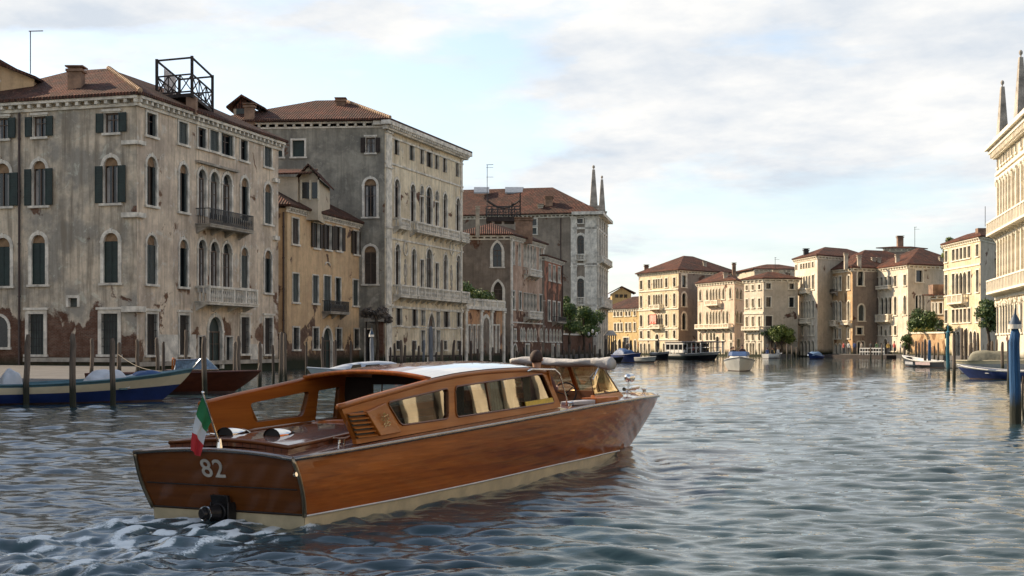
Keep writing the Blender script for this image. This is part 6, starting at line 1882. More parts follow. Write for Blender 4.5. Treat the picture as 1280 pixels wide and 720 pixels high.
# ================================================================= the wooden water taxi
TX = thing('water_taxi', 'varnished mahogany water taxi number 82 with a cream waterline, under way in the foreground', 'motor boat', (-2.757, 13.77, 0), math.atan2(.9, .435), space='local')
MAH = wood('varnished_mahogany', (.15, .031, .005), (.50, .135, .016), .05, .5, grain=1.3)
MAHT = wood('transom_mahogany', (.11, .033, .007), (.20, .060, .013), .15, .6, axis=1)
MAHL = wood('light_varnished_mahogany', (.27, .072, .011), (.46, .145, .022), .08, .5)
DECKM = wood('planked_deck_mahogany', (.11, .032, .014), (.19, .06, .025), .05, 1.0, plank=.09)
CREAMB = simple('cream_boot_stripe', (.56, .45, .28), .4, var=.22, scale=3)
BRASS = simple('worn_bronze_trim', (.32, .25, .17), .3, .9, var=.2)
RUB = simple('rubbing_strake', (.28, .25, .23), .25, .8, var=.2)
DARK = simple('dark_interior', (.022, .012, .008), .6, var=.2)
ZS = [(-.24, .70), (.6, .725), (1.5, .76), (3.4, .822), (5.5, .889), (7, .933), (9, .95), (10.5, .925), (11.5, .89), (12.15, .862)]
BS = [(-.24, .93), (.6, 1.0), (1.5, 1.05), (3.4, 1.09), (5.5, 1.09), (7, 1.04), (8.5, .92), (9.8, .70), (11, .40), (11.8, .14), (12.15, .012)]
ZC = [(0, .135), (1.7, .138), (3.6, .158), (5.8, .185), (8, .16), (9.5, .10), (10.7, .04)]
BC = [(0, .90), (1.7, .95), (3.6, .97), (5.8, .92), (7.5, .76), (9, .47), (10, .20), (10.7, .006)]


def sm(tab, t, w=.5):
    w = max(0, min(w, t - tab[0][0], tab[-1][0] - t))
    return (interp(tab, t - w) + 2 * interp(tab, t) + interp(tab, t + w)) / 4


N = 48
st = hull_surface(N, lambda k: -.24 + 12.39 * k, lambda k: sm(BS, -.24 + 12.39 * k), lambda k: sm(ZS, -.24 + 12.39 * k),
                  lambda k: 10.7 * k, lambda k: sm(BC, 10.7 * k), lambda k: sm(ZC, 10.7 * k), rows=10, flare=.05)
mb = MB()
for i in range(N):
    for sg in (1, -1):
        a, b = st[i][0], st[i + 1][0]
        for r in range(10):
            P = [(a[r][0], sg * a[r][1], a[r][2]), (b[r][0], sg * b[r][1], b[r][2]), (b[r + 1][0], sg * b[r + 1][1], b[r + 1][2]), (a[r + 1][0], sg * a[r + 1][1], a[r + 1][2])]
            mb.poly(P[::-1] if sg > 0 else P)
mb.build('hull', MAH, TX, smooth='all', origin=(0, 0, 0))
mb = MB()
for i in range(N):
    for sg in (1, -1):
        a, b = st[i][1], st[i + 1][1]
        A2 = (a[0], max(a[1] - .03, .0), -.12); B2_ = (b[0], max(b[1] - .03, 0), -.12)
        P = [(a[0], sg * (a[1] + .004), a[2]), (b[0], sg * (b[1] + .004), b[2]), (B2_[0], sg * B2_[1], B2_[2]), (A2[0], sg * A2[1], A2[2])]
        mb.poly(P[::-1] if sg > 0 else P)
        P = [(A2[0], sg * A2[1], -.12), (B2_[0], sg * B2_[1], -.12), (B2_[0], 0, -.42), (A2[0], 0, -.42)]
        mb.poly(P[::-1] if sg > 0 else P)
ca = st[0][1]
mb.poly([(-.002, -ca[1], ca[2]), (-.002, ca[1], ca[2]), (0, ca[1] - .03, -.12), (0, -ca[1] + .03, -.12)])
mb.poly([(0, -ca[1] + .03, -.12), (0, ca[1] - .03, -.12), (0, 0, -.42)])
mb.build('waterline_stripe', CREAMB, TX)
# thin light line on top of the stripe
mb = MB()
for sg in (1, -1): mb.path([(s_[1][0], sg * (s_[1][1] + .012), s_[1][2] + .004) for s_ in st], .010, 4)
mb.build('stripe_moulding', P_white, TX)
# transom
a = st[0][0]
mb = MB(); tp = []
for i in range(13):
    y = -a[0][1] + 2 * a[0][1] * i / 12; tp.append((a[0][0], y, a[0][2] + .055 * (1 - (y / a[0][1]) ** 2)))
mb.poly([(p[0], p[1], p[2]) for p in tp] + [(p[0], p[1], p[2]) for p in a[1:]] + [(p[0], -p[1], p[2]) for p in reversed(a[1:])])
tr = mb.build('transom', MAHT, TX, origin=(0, 0, 0))
for s_ in (-1, 1):
    mb = MB(); mb.path([(p[0] - .008, s_ * p[1], p[2]) for p in a], .022, 6)
    mb.build('corner_strip', BRASS, tr, smooth='all')
RKx, RKz = (a[0][0] - a[-1][0]), (a[0][2] - a[-1][2]); rl = math.hypot(RKx, RKz); RKx /= rl; RKz /= rl
mb = MB(); zz = .395; tt = (zz - a[-1][2]) / RKz * RKx
mb.tube((tt - .004, -.89, zz), (tt - .004, .89, zz), .007, n=5)
zz = .15; tt = .0
mb.tube((-.012, -.9, zz), (-.012, .9, zz), .010, n=5); mb.build('plank_seam', DARK, tr)
fc = bpy.data.curves.new('n82', 'FONT'); fc.body = '82'; fc.size = .27; fc.extrude = .004; fc.align_x = 'CENTER'; fc.align_y = 'CENTER'; fc.space_character = 1.08; fc.offset = .002
fo = bpy.data.objects.new('n82', fc); col.objects.link(fo)
dg = bpy.context.evaluated_depsgraph_get(); dg.update()
tm = bpy.data.meshes.new_from_object(fo.evaluated_get(dg)); bpy.data.objects.remove(fo)
tm.materials.append(simple('number_metal', (.62, .55, .47), .5, .2))
no = bpy.data.objects.new('number', tm); col.objects.link(no); no.parent = tr
zt_ = .558; X_ = (zt_ - a[-1][2]) / RKz * RKx
up = Vector((RKx, 0, RKz)); rt = Vector((0, -1, 0)); nz = rt.cross(up)
no.matrix_local = Matrix(((rt.x, up.x, nz.x, X_ - .006), (rt.y, up.y, nz.y, .03), (rt.z, up.z, nz.z, zt_), (0, 0, 0, 1)))
# stern drive / exhaust
mb = MB()
mb.hexa([(.0, -.115, -.05), (.0, .085, -.05), (-.06, .085, -.05), (-.06, -.115, -.05), (-.115, -.115, .31), (-.115, .085, .31), (-.16, .085, .31), (-.16, -.115, .31)])
mb.tube((-.05, -.02, .16), (-.17, -.02, .15), .085, .085, 14)
mb.tube((-.17, -.02, .15), (-.30, .03, .145), .075, .07, 14)
mb.tube((-.30, .03, .145), (-.345, .045, .143), .055, .05, 12)
for y in (-.118, .088): mb.box((-.15, y - .006, -.1), (-.02, y + .006, .24))
mb.build('stern_drive', simple('oily_black_metal', (.03, .027, .027), .4, .5, var=.5, scale=8), TX, smooth=True, bevel=.006)
mb = MB()
for k in range(16):
    t0, t1 = 6.283 * k / 16, 6.283 * (k + 1) / 16
    mb.tube((-.302, .03 + .07 * math.cos(t0), .145 + .07 * math.sin(t0)), (-.302, .03 + .07 * math.cos(t1), .145 + .07 * math.sin(t1)), .008, n=5)
mb.build('drive_ring', CHROME, TX)
# rubbing strake round the sheer
mb = MB()
for sg in (1, -1): mb.path([(s_[0][0][0], sg * (s_[0][0][1] + .01), s_[0][0][2] - .005) for s_ in st], .024, 6)
mb.path([(p[0] - .012, p[1], p[2] - .005) for p in tp], .022, 6)
mb.build('rubbing_strake', RUB, TX, smooth='all')
# deck with wells
mb = MB()
def sheer_at(t):
    return sm(BS, t), sm(ZS, t)
TT = sorted(set([round(-.23 + 12.36 * i / 70, 3) for i in range(71)] + [2.35, 3.5, 6.15, 8.35]))
IB = .70
for t0, t1 in zip(TT[:-1], TT[1:]):
    m_ = (t0 + t1) / 2; (b0, z0), (b1_, z1) = sheer_at(t0), sheer_at(t1)
    inwell = 2.35 < m_ < 3.5 or 3.5 < m_ < 6.15 or 6.15 < m_ < 8.35
    ys0 = [-b0, -IB if b0 > IB else -b0 * .6, 0, IB if b0 > IB else b0 * .6, b0]; ys1 = [-b1_, -IB if b1_ > IB else -b1_ * .6, 0, IB if b1_ > IB else b1_ * .6, b1_]
    if not inwell:
        ys0 = [b0 * (i / 5 - 1) for i in range(11)]; ys1 = [b1_ * (i / 5 - 1) for i in range(11)]
    cr0 = lambda y: z0 + .055 * (1 - (y / max(b0, .01)) ** 2); cr1 = lambda y: z1 + .055 * (1 - (y / max(b1_, .01)) ** 2)
    for i in range(len(ys0) - 1):
        if inwell and i in (1, 2): continue
        mb.poly([(t0, ys0[i], cr0(ys0[i])), (t1, ys1[i], cr1(ys1[i])), (t1, ys1[i + 1], cr1(ys1[i + 1])), (t0, ys0[i + 1], cr0(ys0[i + 1]))])
mb.build('deck', DECKM, TX, smooth='all', origin=(0, 0, 0))
# inner liners
mb = MB()
mb.box((2.36, -.66, .14), (7.4, .66, .18))
for s_ in (-1, 1): mb.box((2.36, s_ * IB - .02, .42), (8.0, s_ * IB + .02, .80)); mb.box((2.36, s_ * .67 - .015, .181), (7.2, s_ * .67 + .015, .419))
mb.box((7.4, -.5, .3), (8.34, .5, .34))
mb.box((2.33, -IB + .021, .161), (2.37, IB - .021, .78)); mb.box((8.34, -.6, .55), (8.38, .6, .95))
mb.build('inner_lining', DARK, TX)
# aft engine hatch
mb = MB()
hp = [(-.02, .68), (.02, -.72), (2.28, -.52), (2.28, .52)]
def dz(t, y): b_, z_ = sheer_at(t); return z_ + .055 * (1 - (y / b_) ** 2)
n_ = 8
for i in range(n_):
    for jx in range(n_):
        def hpnt(u, v, dzz):
            t = hp[0][0] * (1 - u) + hp[3][0] * u; y0 = hp[0][1] * (1 - u) + hp[3][1] * u; y1 = hp[1][1] * (1 - u) + hp[2][1] * u
            y = y0 + (y1 - y0) * v; return (t, y, dz(t, y) + dzz + .02 * math.sin(math.pi * v))
        u0, u1, v0, v1 = i / n_, (i + 1) / n_, jx / n_, (jx + 1) / n_
        mb.poly([hpnt(u0, v0, .045), hpnt(u0, v1, .045), hpnt(u1, v1, .045), hpnt(u1, v0, .045)])
for i in range(n_):
    u0, u1 = i / n_, (i + 1) / n_
    for v in (0, 1): mb.poly([hpnt(u0, v, .045), hpnt(u1, v, .045), hpnt(u1, v, -.01), hpnt(u0, v, -.01)])
    mb.poly([hpnt(0, u0, .045), hpnt(0, u1, .045), hpnt(0, u1, -.01), hpnt(0, u0, -.01)])
hatch = mb.build('engine_hatch', DECKM, TX)
mb = MB(); ring = [hpnt(i / 8, 0, .05) for i in range(8, -1, -1)] + [hpnt(0, i / 8, .05) for i in range(1, 9)] + [hpnt(i / 8, 1, .05) for i in range(1, 9)]
mb.path(ring, .022, 5); mb.build('hatch_trim', MAHT, hatch, smooth='all')
for (t, y) in ((.62, .50), (.52, -.15)):
    mb = MB(); z = dz(t, y) + .055; vs = []; fs = []; n1_, n2_ = 8, 10
    for i in range(n1_ + 1):
        u = i / n1_; w_ = .105 * (1 - u ** 2.4); hh = .085 * (1 - u ** 2) ** .8
        for k in range(n2_ + 1):
            an = math.pi * k / n2_; vs.append((t + .46 * u, y + w_ * math.cos(an), z + hh * math.sin(an)))
    for i in range(n1_):
        for k in range(n2_): a_ = i * (n2_ + 1) + k; fs.append((a_, a_ + n2_ + 1, a_ + n2_ + 2, a_ + 1))
    mb.mesh(vs, fs); cw = mb.build('cowl_vent', CHROME, TX, smooth='all')
    mb = MB(); mb.poly([(t + .02, y + .1 * math.cos(math.pi * k / 10), z + .08 * math.sin(math.pi * k / 10)) for k in range(11)]); mb.build('cowl_mouth', M['iron'], cw)
def cleat(t, y, z, par, s=1.0, rz=0):
    mb = MB(); mb.tube((t - .04 * s, y, z), (t - .04 * s, y, z + .05 * s), .012 * s, n=6); mb.tube((t + .04 * s, y, z), (t + .04 * s, y, z + .05 * s), .012 * s, n=6)
    mb.path([(t - .13 * s, y, z + .065 * s), (t - .05 * s, y, z + .05 * s), (t + .05 * s, y, z + .05 * s), (t + .13 * s, y, z + .065 * s)], [.007 * s, .014 * s, .014 * s, .007 * s], 6)
    mb.build('cleat', CHROME, par, smooth=True)
cleat(.85, -.76, dz(.85, .76), TX, 1.1); cleat(.85, .76, dz(.85, .76), TX, 1.1); cleat(11.35, -.05, dz(11.35, .0), TX, 1.0); cleat(6.3, -.88, dz(6.3, .88), TX, .9)
mb = MB(); mb.tube((-.25, -.95, .55), (-.25 + .0, -.975, .555), .022, n=10); mb.build('side_ring', CHROME, TX)
# coaming of the passenger well
mb = MB(); mb.path([(2.32 - .22 * math.sin(math.pi * i / 12), -.74 + 1.48 * i / 12, .80 + .10 * math.sin(math.pi * i / 12)) for i in range(13)], .032, 6)
mb.build('well_coaming', MAH, TX, smooth='all')
mb = MB()
for i in range(12):
    y0, y1 = -.74 + 1.48 * i / 12, -.74 + 1.48 * (i + 1) / 12
    f_ = lambda q: 2.32 - .22 * math.sin(math.pi * q / 12); g_ = lambda q: .80 + .10 * math.sin(math.pi * q / 12)
    mb.poly([(f_(i) - .02, y0, .7), (f_(i + 1) - .02, y1, .7), (f_(i + 1) - .02, y1, g_(i + 1)), (f_(i) - .02, y0, g_(i))])
mb.build('coaming_board', MAHT, TX)
mb = MB(); mb.box((2.40, -.66, .161), (2.85, .66, .50)); mb.box((3.6, .25, .161), (5.6, .68, .5)); mb.box((3.6, .6, .501), (5.6, .68, .82)); mb.build('passenger_seat', simple('cream_leather', (.24, .17, .11), .6), TX, bevel=.03)

# cabin sides ------------------------------------------------------
TOPP = [(.68, 1.143), (1.2, 1.207), (1.9, 1.281), (2.5, 1.348), (3.15, 1.402), (3.9, 1.432), (4.6, 1.441), (5.2, 1.438), (5.55, 1.415), (5.68, 1.39)]
def ctop(t): return sm(TOPP, t, .2)
def cbot(t): b_, z_ = sheer_at(t); return z_ + .02
def cb(t, z): return .90 - .075 * (z - .8) / .6
def cab_wall(s_, wins):
    """s_ -1 starboard, +1 port; wins: polygons in (t,z)"""
    def env(poly, t):
        zs_ = []
        for i in range(len(poly)):
            (x0, z0), (x1, z1) = poly[i], poly[(i + 1) % len(poly)]
            if min(x0, x1) - 1e-6 <= t <= max(x0, x1) + 1e-6:
                if abs(x1 - x0) < 1e-6: zs_ += [z0, z1]
                else: zs_.append(z0 + (z1 - z0) * (t - x0) / (x1 - x0))
        return (min(zs_), max(zs_)) if zs_ else None
    # slanted ends of the whole wall
    outl = [(.90, .80), (.68, 1.143)] + [(t, ctop(t)) for t in [.68 + (5.68 - .68) * i / 40 for i in range(1, 41)]] + [(5.98, .97), (5.98, .93)] + [(t, cbot(t)) for t in [5.98 - (5.98 - .9) * i / 30 for i in range(1, 31)]]
    br = sorted(set([round(.68 + 5.3 * i / 130, 4) for i in range(131)] + [round(p[0], 4) for w in wins for p in w] + [.9, 5.98, 5.68]))
    mb = MB()
    for t0, t1 in zip(br[:-1], br[1:]):
        m_ = (t0 + t1) / 2
        e0, e1 = env(outl, t0 + 1e-5), env(outl, t1 - 1e-5)
        if not e0 or not e1: continue
        segs = [(e0[0], e0[1], e1[0], e1[1])]
        for w in wins:
            xs = [p[0] for p in w]
            if min(xs) < m_ < max(xs):
                a0, a1 = env(w, max(t0, min(xs) + 1e-5)), env(w, min(t1, max(xs) - 1e-5))
                l = segs.pop()
                segs = [(l[0], a0[0], l[2], a1[0]), (a0[1], l[1], a1[1], l[3])]
        for (l0, h0, l1, h1) in segs:
            for th in (0, .045):
                mb.poly([(t0, s_ * (cb(t0, l0) - th), l0), (t1, s_ * (cb(t1, l1) - th), l1), (t1, s_ * (cb(t1, h1) - th), h1), (t0, s_ * (cb(t0, h0) - th), h0)])
    for i in range(len(outl)):
        (x0, z0), (x1, z1) = outl[i], outl[(i + 1) % len(outl)]
        mb.poly([(x0, s_ * cb(x0, z0), z0), (x1, s_ * cb(x1, z1), z1), (x1, s_ * (cb(x1, z1) - .045), z1), (x0, s_ * (cb(x0, z0) - .045), z0)])
    wall = mb.build('cabin_side', MAHL, TX, origin=(3.2, s_ * .86, 1.1))
    for w in wins:
        ring = [(t, s_ * (cb(t, z) + .004), z) for t, z in w]
        mb = MB(); mb.path(ring + [ring[0]], .011, 6)
        ring2 = [(t, s_ * (cb(t, z) - .045), z) for t, z in w]
        for i in range(len(w)):
            j_ = (i + 1) % len(w); mb.poly([ring[i], ring[j_], ring2[j_], ring2[i]])
        fr = mb.build('window', MAHT, wall)
        mb = MB(); mb.poly([(t, s_ * (cb(t, z) - .02), z) for t, z in w]); mb.build('pane', GLASSR if s_ < 0 else GLASS, fr)
        if max(p[0] for p in w) - min(p[0] for p in w) > 1.8:
            mb = MB(); tm_ = min(p[0] for p in w) + .9; mb.path([(tm_, s_ * (cb(tm_, .95) - .015), .965), (tm_ - .05, s_ * (cb(tm_, 1.3) - .015), 1.315)], .010, 5); mb.build('window_bar', MAHT, fr)
    return wall
def rounded(poly, r=.07, n=4):
    out = []; m_ = len(poly)
    for i in range(m_):
        p0, p1, p2 = Vector(poly[i - 1]), Vector(poly[i]), Vector(poly[(i + 1) % m_])
        a_ = (p0 - p1).normalized(); b_ = (p2 - p1).normalized()
        s0, s1 = p1 + a_ * r, p1 + b_ * r
        for k in range(n + 1):
            t = k / n; q = s0 * (1 - t) ** 2 + p1 * 2 * t * (1 - t) + s1 * t ** 2; out.append((q.x, q.y))
    return out
W1 = rounded([(1.57, 1.148), (2.93, 1.262), (2.86, .922), (1.80, .900)])
W2 = rounded([(3.10, 1.275), (5.52, 1.375), (5.80, .995), (3.05, .928)])
sw = cab_wall(-1, [W1, W2])
pw_ = cab_wall(1, [rounded([(1.48, 1.115), (2.62, 1.215), (2.54, .925), (1.60, .90)]), rounded([(2.80, 1.215), (3.26, 1.25), (3.26, .87), (2.80, .86)], .02), rounded([(3.42, 1.27), (5.52, 1.36), (5.80, .995), (3.42, .93)])])
# cap rails along both wings
for s_ in (-1, 1):
    mb = MB(); mb.path([(t, s_ * (cb(t, ctop(t)) - .015), ctop(t) - .008) for t in [.66 + (5.66 - .66) * i / 40 for i in range(41)]], .034, 6)
    mb.build('cap_rail', MAHL if s_ < 0 else MAH, TX, smooth='all')
# roof
mb = MB(); RT = [2.55 + (5.72 - 2.55) * i / 22 for i in range(23)]; YB = [-1 + 2 * i / 16 for i in range(17)]
def rz_(t, v): return ctop(min(t, 5.6)) + .03 + .075 * (1 - abs(v) ** 2.2) - (.05 * max(0, (t - 5.3) / .42) ** 2) - .0
def ry_(t, v): return v * (cb(t, ctop(min(t, 5.6))) + .0)
for t0, t1 in zip(RT[:-1], RT[1:]):
    for v0, v1 in zip(YB[:-1], YB[1:]):
        e0 = (0 - .18 * (1 - v0 * v0)) * (1 if t0 == RT[0] else 0); e1 = (0 - .18 * (1 - v1 * v1)) * (1 if t0 == RT[0] else 0)
        mb.poly([(t0, ry_(t0, v0), rz_(t0, v0)), (t1, ry_(t1, v0), rz_(t1, v0)), (t1, ry_(t1, v1), rz_(t1, v1)), (t0, ry_(t0, v1), rz_(t0, v1))], 1 if abs(v0 + v1) / 2 < .50 else 0)
        mb.poly([(t0, ry_(t0, v0), rz_(t0, v0) - .035), (t1, ry_(t1, v0), rz_(t1, v0) - .035), (t1, ry_(t1, v1), rz_(t1, v1) - .035), (t0, ry_(t0, v1), rz_(t0, v1) - .035)], 2)
for t in (RT[0], RT[-1]):
    for v0, v1 in zip(YB[:-1], YB[1:]): mb.poly([(t, ry_(t, v0), rz_(t, v0) - .035), (t, ry_(t, v1), rz_(t, v1) - .035), (t, ry_(t, v1), rz_(t, v1)), (t, ry_(t, v0), rz_(t, v0))], 2)
ROOFW = simple('white_roof_paint', (.52, .49, .45), .12, var=.05, coat=1.0)
mb.build('roof', [ROOFW, DECKM, MAHT], TX, smooth=True)
mb = MB(); mb.path([(RT[0] - .01, ry_(RT[0], v), rz_(RT[0], v) - .012) for v in YB], .03, 6); mb.build('roof_edge', MAH, TX, smooth='all'); mb = MB(); mb.path([(RT[-1] + .01, ry_(RT[-1], v), rz_(RT[-1], v) - .012) for v in YB], .03, 6)
mb.build('roof_edge', MAH, TX, smooth='all')
# bulkheads and front cabin face
mb = MB()
mb.box((3.36, -.80, .17), (3.40, -.42, 1.36)); mb.box((3.36, .42, .17), (3.40, .80, 1.36)); mb.box((3.36, -.419, 1.28), (3.40, .419, 1.40))
mb.build('aft_bulkhead', DARK, TX)
mb = MB()
mb.hexa([(5.86, -.84, .9), (5.90, -.84, .9), (5.90, .84, .9), (5.86, .84, .9), (5.86, -.84, 1.0), (5.9, -.84, 1.0), (5.9, .84, 1.0), (5.86, .84, 1.0)])
for y in (-.82, -.1, .1, .82): mb.hexa([(5.84, y - .03, 1.0), (5.88, y - .03, 1.0), (5.88, y + .03, 1.0), (5.84, y + .03, 1.0), (5.66, y - .03, 1.42), (5.70, y - .03, 1.42), (5.70, y + .03, 1.42), (5.66, y + .03, 1.42)])
mb.build('front_bulkhead', MAH, TX)
# chrome grab rails
for s_ in (-1, 1):
    mb = MB(); mb.path([(5.0, s_ * .86, 1.415), (5.05, s_ * .90, 1.44), (5.75, s_ * .90, 1.425), (5.92, s_ * .90, 1.36), (6.12, s_ * .91, 1.02), (6.13, s_ * .90, .95)], .013, 6); mb.build('grab_rail', CHROME, TX, smooth='all')
# vent housings with louvres and crest
for s_ in (-1, 1):
    o_ = lambda z: s_ * (cb(1, z) + .012)
    mb = MB(); mb.poly([(.77, o_(1.06), 1.07), (1.07, o_(1.07), 1.085), (1.29, o_(.8), .822), (.90, o_(.8), .812)]); v_ = mb.build('vent_recess', M['iron'], TX)
    for k in range(6):
        z = .835 + .045 * k; f_ = (z - .81) / .26
        ta, tb = .895 - .13 * f_, 1.275 - .205 * f_
        mb = MB(); mb.hexa([(ta, o_(z), z), (tb, o_(z), z), (tb, o_(z) + s_ * .035, z - .012), (ta, o_(z) + s_ * .035, z - .012), (ta, o_(z), z + .012), (tb, o_(z), z + .012), (tb, o_(z) + s_ * .035, z), (ta, o_(z) + s_ * .035, z)]); mb.build('louvre', MAHL, v_)
    mb = MB(); e_ = .075
    mb.hexa([(1.27, s_ * .89, .815), (1.80, s_ * .89, .825), (1.78, s_ * (.89 + .02), .83), (1.28, s_ * (.89 + e_), .82), (1.06, s_ * .86, 1.075), (1.52, s_ * .86, 1.15), (1.51, s_ * (.86 + .02), 1.148), (1.07, s_ * (.86 + e_ * .8), 1.072)])
    vp = mb.build('vent_panel', MAHL, TX, bevel=.012)
    gm = simple('gold_leaf', (.62, .42, .16), .35, .7)
    mb = MB(); cx_, cz_ = 1.415, .985
    def gp(du, dz_): 
        t = cx_ + du - dz_ * .55; z = cz_ + dz_ + du * .10; f_ = (t - 1.1) / .5
        y = .885 + .028 + (1 - min(max((t - (1.27 - (z - .82) * .8)) / .5, 0), 1)) * .045 
        return (t, s_ * (y + .004), z)
    def stroke(pts, r=.005): mb.path([gp(*p) for p in pts], r, 4)
    stroke([(-.03, .03), (.03, .03), (.028, -.01), (0, -.035), (-.028, -.01), (-.03, .03)]); stroke([(-.03, .045), (-.02, .06), (-.01, .045), (0, .065), (.01, .045), (.02, .06), (.03, .045)])
    for q in (-1, 1): stroke([(q * .04, .03), (q * .07, .04), (q * .085, .01), (q * .06, -.01), (q * .04, 0)]); 
    stroke([(-.08, -.05), (-.04, -.035), (0, -.05), (.04, -.035), (.08, -.05)], .006); stroke([(-.07, -.075), (-.03, -.06), (.02, -.075), (.07, -.062)], .004)
    mb.build('crest', gm, vp)
# curtains in the front of the cabin and the yellow strip inside the large window
mb = MB()
for t in (4.15, 4.55, 5.05):
    for k in range(6):
        a0, a1 = t + k * .035, t + (k + 1) * .035
        mb.poly([(a0, -.80 + .012 * (k % 2), .9), (a1, -.80 + .012 * ((k + 1) % 2), .9), (a1 - .06 * (t < 4.5), -.77 + .012 * ((k + 1) % 2), 1.36), (a0, -.77 + .012 * (k % 2), 1.36)])
mb.build('curtain', simple('cream_curtain', (.62, .50, .34), .9), TX)
mb = MB(); mb.hexa([(4.92, -(cb(5, .99) + .003), .965), (5.77, -(cb(5, .99) + .003), .995), (5.77, -(cb(5, .99) + .010), .995), (4.92, -(cb(5, .99) + .010), .965),
                    (4.90, -(cb(5, 1.06) + .003), 1.035), (5.73, -(cb(5, 1.06) + .003), 1.062), (5.73, -(cb(5, 1.06) + .010), 1.062), (4.90, -(cb(5, 1.06) + .010), 1.035)])
mb.build('yellow_strip', simple('yellow_sign', (.62, .40, .03), .4, var=.3, scale=25), TX)
# deck box and seat cushion on the side deck
mb = MB(); mb.box((6.35, -.92, .935), (7.1, -.72, .985)); mb.build('side_cushion', simple('grey_cushion', (.38, .36, .37), .6), TX, bevel=.01)
mb = MB(); mb.box((7.12, -.93, .94), (7.95, -.70, 1.01)); mb.build('side_step', MAH, TX, bevel=.01)
# cockpit: dashboard, wheel, windscreen
mb = MB(); mb.hexa([(8.0, -.58, .55), (8.4, -.58, .55), (8.4, .58, .55), (8.0, .58, .55), (8.12, -.66, 1.08), (8.62, -.6, 1.03), (8.62, .6, 1.03), (8.12, .66, 1.08)]); dash = mb.build('dashboard', MAHT, TX, bevel=.01)
mb = MB(); mb.box((6.2, .64, .9), (8.3, .70, 1.12)); mb.build('cockpit_side', MAHT, TX)
mb = MB()
for k in range(16):
    t0, t1 = 6.283 * k / 16, 6.283 * (k + 1) / 16; mb.tube((8.0 + .06 * math.sin(t0), -.05 + .19 * math.cos(t0), 1.02 + .17 * math.sin(t0)), (8.0 + .06 * math.sin(t1), -.05 + .19 * math.cos(t1), 1.02 + .17 * math.sin(t1)), .012, n=6)
for t0 in (0.3, 2.4, 4.5): mb.tube((8.02, -.05, 1.02), (8.0, -.05 + .18 * math.cos(t0), 1.02 + .16 * math.sin(t0)), .008, n=5)
mb.tube((8.02, -.05, 1.02), (8.15, -.05, 1.0), .02, n=6); mb.build('steering_wheel', M['oldwood'], TX, smooth=True)
for y in (.2, .35, .5): 
    mb = MB(); mb.tube((8.0, y, .98), (8.0, y, 1.10), .012, n=6); mb.ball((8.0, y, 1.11), .022, 6); mb.build('throttle_lever', CHROME, dash)
mb = MB(); mb.box((6.25, -.25, .16), (6.75, .42, .62)); mb.box((6.25, -.25, .621), (6.35, .42, .98)); mb.build('helm_seat', REDSEAT, TX, bevel=.03)
wsb = MB(); wsb.hexa([(7.55, -.74, .95), (9.0, -.62, .95), (9.0, -.52, .95), (7.55, -.66, .95), (7.6, -.70, 1.03), (8.85, -.6, 1.045), (8.85, -.54, 1.045), (7.6, -.64, 1.03)])
wsb.hexa([(8.45, -.58, .95), (9.02, -.52, .95), (9.02, .52, .95), (8.45, .58, .95), (8.50, -.56, 1.05), (8.88, -.54, 1.05), (8.88, .54, 1.05), (8.50, .56, 1.05)])
wsb.hexa([(7.55, .66, .95), (9.0, .52, .95), (9.0, .62, .95), (7.55, .74, .95), (7.6, .64, 1.03), (8.85, .54, 1.045), (8.85, .6, 1.045), (7.6, .70, 1.03)])
wsb.build('windscreen_base', MAHL, TX, bevel=.006)
def pane(pts, nm='windscreen', r=.014, par=TX, bars=()):
    mb = MB(); mb.path([Vector(p) for p in pts] + [Vector(pts[0])], r, 5)
    for a_, b_ in bars: mb.tube(a_, b_, r * .7, n=5)
    o = mb.build(nm, BRASS, par, smooth='all'); mb = MB(); mb.poly(pts); mb.build('pane', GLASSC, o); return o
SP = [(7.62, -.68, 1.035), (7.54, -.66, 1.285), (8.10, -.60, 1.452), (8.78, -.60, 1.052)]
pane(SP, 'windscreen', .016, bars=[((7.95, -.64, 1.042), (7.80, -.635, 1.30))]); pane([(x, -y, z) for x, y, z in SP], 'windscreen', .016)
pane([(8.10, -.60, 1.452), (8.30, 0, 1.455), (8.66, 0, 1.06), (8.60, -.60, 1.052)], 'windscreen', .014); pane([(8.10, .60, 1.452), (8.30, 0, 1.455), (8.66, 0, 1.06), (8.60, .60, 1.052)], 'windscreen', .014)
mb = MB(); mb.hexa([(8.58, -.03, 1.05), (8.64, -.03, 1.05), (8.64, .03, 1.05), (8.58, .03, 1.05), (8.26, -.03, 1.46), (8.32, -.03, 1.46), (8.32, .03, 1.46), (8.26, .03, 1.46)]); mb.build('windscreen_post', MAHT, TX)
# folded canopy
CANV = simple('grey_white_canvas', (.45, .43, .41), .85, var=.15, scale=6, bump=.6, bscale=9)
mb = MB()
n_ = 40; rings = 12; vs = []; fs = []; rn = random.Random(8)
for i in range(n_ + 1):
    u = i / n_; y = .80 - 1.62 * u
    big = 1 + .55 * max(0, (u - .80) / .2) ** .7 - .25 * max(0, (.1 - u) / .1)
    t = 7.98 - .25 * math.sin(math.pi * u) * 0
    for k in range(rings):
        an = 6.283 * k / rings
        wob = 1 + .10 * math.sin(3 * an + 9 * u) + .07 * math.sin(5 * an - 14 * u + 1) + .05 * math.sin(31 * u + an * 2)
        vs.append((t + .10 * big * wob * math.cos(an), y, 1.505 + .012 * math.sin(u * 9) - .02 * u + .058 * big * wob * math.sin(an) - (.02 if u > .85 else 0)))
for i in range(n_):
    for k in range(rings): fs.append((i * rings + k, (i + 1) * rings + k, (i + 1) * rings + (k + 1) % rings, i * rings + (k + 1) % rings))
fs += [tuple(range(rings)), tuple(reversed(range(n_ * rings, (n_ + 1) * rings)))]
mb.mesh(vs, fs); cn = mb.build('folded_canopy', CANV, TX, smooth='all')
mb = MB()
